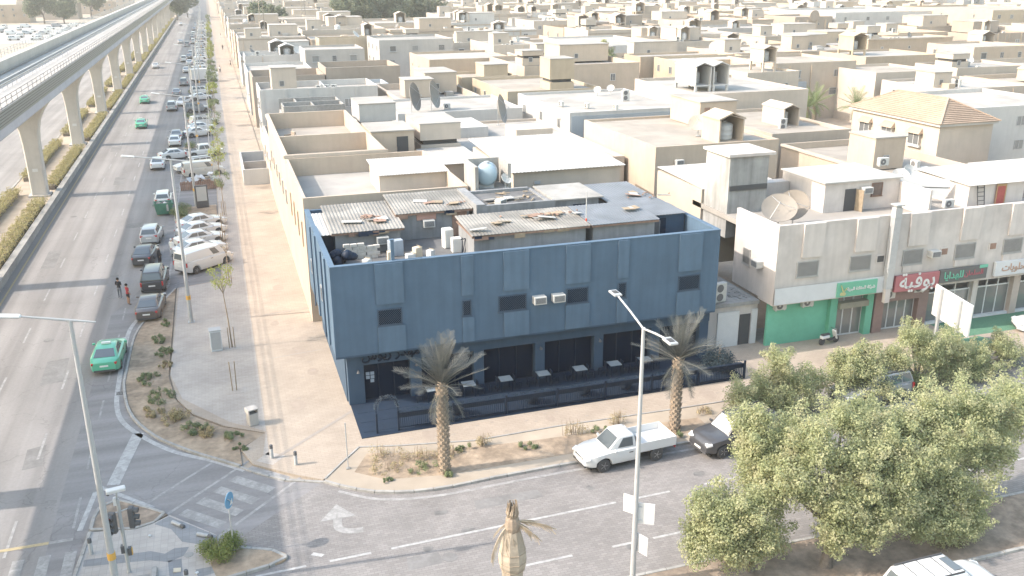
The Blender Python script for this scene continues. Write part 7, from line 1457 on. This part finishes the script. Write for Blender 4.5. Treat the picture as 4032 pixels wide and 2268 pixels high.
# ================================================================== PEOPLE
SKIN = M('skin',(0.36,0.22,0.15),0.6,0.05,8); HAIR = M('black hair',(0.02,0.017,0.015),0.7,0.1,20)
def person(label, loc, rz, top, bottom, shoes=None, pose='stand', h=1.74, robe=False, sleeves=True):
    J = {'pelvis':(0,0,.53),'waist':(0,-.005,.60),'chest':(0,0,.72),'neck':(0,0.005,.835),'head':(0,-.012,.90),'crown':(0,-.005,.965),
         'shl':(-.105,0,.80),'shr':(.105,0,.80),'ell':(-.135,0.01,.635),'elr':(.135,0.01,.635),'wrl':(-.12,-.06,.50),'wrr':(.12,-.06,.50),'hal':(-.115,-.085,.455),'har':(.115,-.085,.455),
         'hil':(-.055,0,.50),'hir':(.055,0,.50),'knl':(-.06,-.015,.28),'knr':(.06,-.01,.28),'anl':(-.062,.01,.045),'anr':(.062,.01,.045),'tol':(-.07,-.085,.018),'tor':(.07,-.085,.018)}
    if pose == 'hands': J.update(wrl=(-.04,-.12,.62),hal=(-.0,-.135,.625),wrr=(.05,-.12,.61),har=(.01,-.135,.60))
    if pose == 'point': J.update(elr=(.16,-.05,.66),wrr=(.22,-.14,.60),har=(.25,-.17,.585))
    if pose == 'walk': J.update(knl=(-.06,-.09,.30),anl=(-.062,-.10,.06),tol=(-.065,-.19,.03),knr=(.06,.03,.28),anr=(.06,.14,.06),tor=(.065,.06,.018),wrl=(-.13,.08,.5),hal=(-.13,.10,.46))
    Rd = {'pelvis':.072,'waist':.066,'chest':.082,'neck':.034,'head':.054,'crown':.038,'shl':.044,'shr':.044,'ell':.029,'elr':.029,'wrl':.021,'wrr':.021,'hal':.017,'har':.017,'hil':.058,'hir':.058,'knl':.039,'knr':.039,'anl':.026,'anr':.026,'tol':.022,'tor':.022}
    if robe: Rd.update(hil=.08,hir=.08,knl=.075,knr=.075,anl=.07,anr=.07,pelvis=.088,waist=.085,chest=.092,ell=.038,elr=.038,wrl=.032,wrr=.032)
    names = list(J); E_ = [('pelvis','waist'),('waist','chest'),('chest','neck'),('neck','head'),('head','crown'),('chest','shl'),('chest','shr'),('shl','ell'),('shr','elr'),('ell','wrl'),('elr','wrr'),('wrl','hal'),('wrr','har'),('pelvis','hil'),('pelvis','hir'),('hil','knl'),('hir','knr'),('knl','anl'),('knr','anr'),('anl','tol'),('anr','tor')]
    me = bpy.data.meshes.new('skel'); me.from_pydata([Vector(J[n])*h for n in names],[(names.index(a),names.index(b)) for a,b in E_],[])
    ob = bpy.data.objects.new('skel',me); COL.objects.link(ob); md = ob.modifiers.new('s','SKIN'); ob.modifiers.new('u','SUBSURF').levels = 1
    for i,n in enumerate(names): v = me.skin_vertices[0].data[i]; v.radius = (Rd[n]*h,Rd[n]*h*(0.72 if n in ('chest','waist','pelvis') else 1)); v.use_root = n == 'pelvis'
    dg = bpy.context.evaluated_depsgraph_get(); dg.update(); bm2 = bpy.data.meshes.new_from_object(ob.evaluated_get(dg)); bpy.data.objects.remove(ob)
    t = thing('person',label,'person',loc,rz); bm2.materials.clear(); bo_ = mobj('body',bm2,[SKIN,top,bottom,shoes or TRIM],t)
    for p in bm2.polygons:
        c = p.center/h; ax_ = abs(c.x); m = 0
        if c.z < .04: m = 3
        elif robe: m = 1 if c.z < .83 and not (c.y < -.06 and c.z < .49 and ax_ > .09) else 0
        elif pose == 'point' and c.z < .36: m = 0
        elif c.z < .535 and ax_ < .10 and not (c.z > .42 and c.y < -.07): m = 2
        elif c.z < .825 and c.z > .47: m = 1 if (ax_ < .115 or (c.z > .66)) and not (c.y < -.095) else 0
        p.material_index = m; p.use_smooth = True
    b = MB(); r = .06*h; b.lathe([(r*.35,.075*h),(r*.8,.06*h),(r*1.04,.025*h),(r*1.06,-.005*h),(r*.9,-.02*h)],12,(0,0.012*h,.915*h)); hm = b.build('hair',HAIR if not robe else WHITE,t,smooth=60); hm.scale = (1,1,1)
    for s in (-1,1): MB().lathe([(.004*h,-.002),(.006*h,0)],6,(s*.02*h,-.066*h,.915*h),0,'Y').build('eye',DARK,t)
    MB().add([(-.006*h,-.062*h,.905*h),(.006*h,-.062*h,.905*h),(0,-.082*h,.893*h),(0,-.062*h,.92*h)],[(0,1,2),(1,3,2),(3,0,2)]).build('nose',SKIN,t)
    return t
cl = lambda n,c: M(n+' cloth',c,0.9,0.1,10)
person('man in black shirt and grey jeans standing on the road, left of two',(-8.95,73.7,0.016),R(150),cl('black',(0.03,0.03,0.035)),cl('grey denim',(0.16,0.17,0.19)),WHITE,'hands',1.76)
person('man in red shirt and black shorts standing on the road, right of two',(-8.2,72.0,0.016),R(120),cl('red',(0.32,0.04,0.05)),cl('black',(0.03,0.03,0.035)),None,'point',1.74)
person('man in long white robe behind the white van',(-5.35,84.2,0.016),R(140),cl('white',(0.7,0.7,0.68)),cl('white',(0.7,0.7,0.68)),None,'stand',1.75,True)
person('person in black clothes beside the open black sedan',(-6.35,82.0,0.016),R(70),cl('black',(0.03,0.03,0.035)),cl('black',(0.03,0.03,0.035)),None,'stand',1.7,True)
for i,(x,y,c1,c2,l) in enumerate(((1.2,252,'white','black','pedestrian in a pale top on the far pavement'),(4.2,268,'black','black','pedestrian in dark clothes by the far house wall'),(3.2,330,'black','black','pedestrian in dark clothes farther up the pavement'),(3.6,395,'black','white','farthest pedestrian walking on the pavement'))): person(l,(x,y,PZ),R(90*i),cl(c1,(0.7,0.7,0.68) if c1 == 'white' else (0.03,0.03,0.035)),cl(c2,(0.7,0.7,0.68) if c2 == 'white' else (0.03,0.03,0.035)),None,'walk')
# ================================================================== DUSTY AIR
hz = MB(); hz.box(-1700,2400,-600,3400,-1.0,44.0); HZ = hz.build('haze', [])
hm_ = bpy.data.materials.new('dusty haze'); hm_.use_nodes = True; hn = hm_.node_tree.nodes; hn.clear()
pv = hn.new('ShaderNodeVolumePrincipled'); pv.inputs['Color'].default_value = (1.0,0.985,0.96,1); pv.inputs['Density'].default_value = 0.0003; pv.inputs['Anisotropy'].default_value = 0.1
ho_ = hn.new('ShaderNodeOutputMaterial'); hm_.node_tree.links.new(pv.outputs[0], ho_.inputs['Volume']); HZ.data.materials.append(hm_); HZ['kind'] = 'stuff'; HZ['label'] = 'pale dusty haze over the whole town'
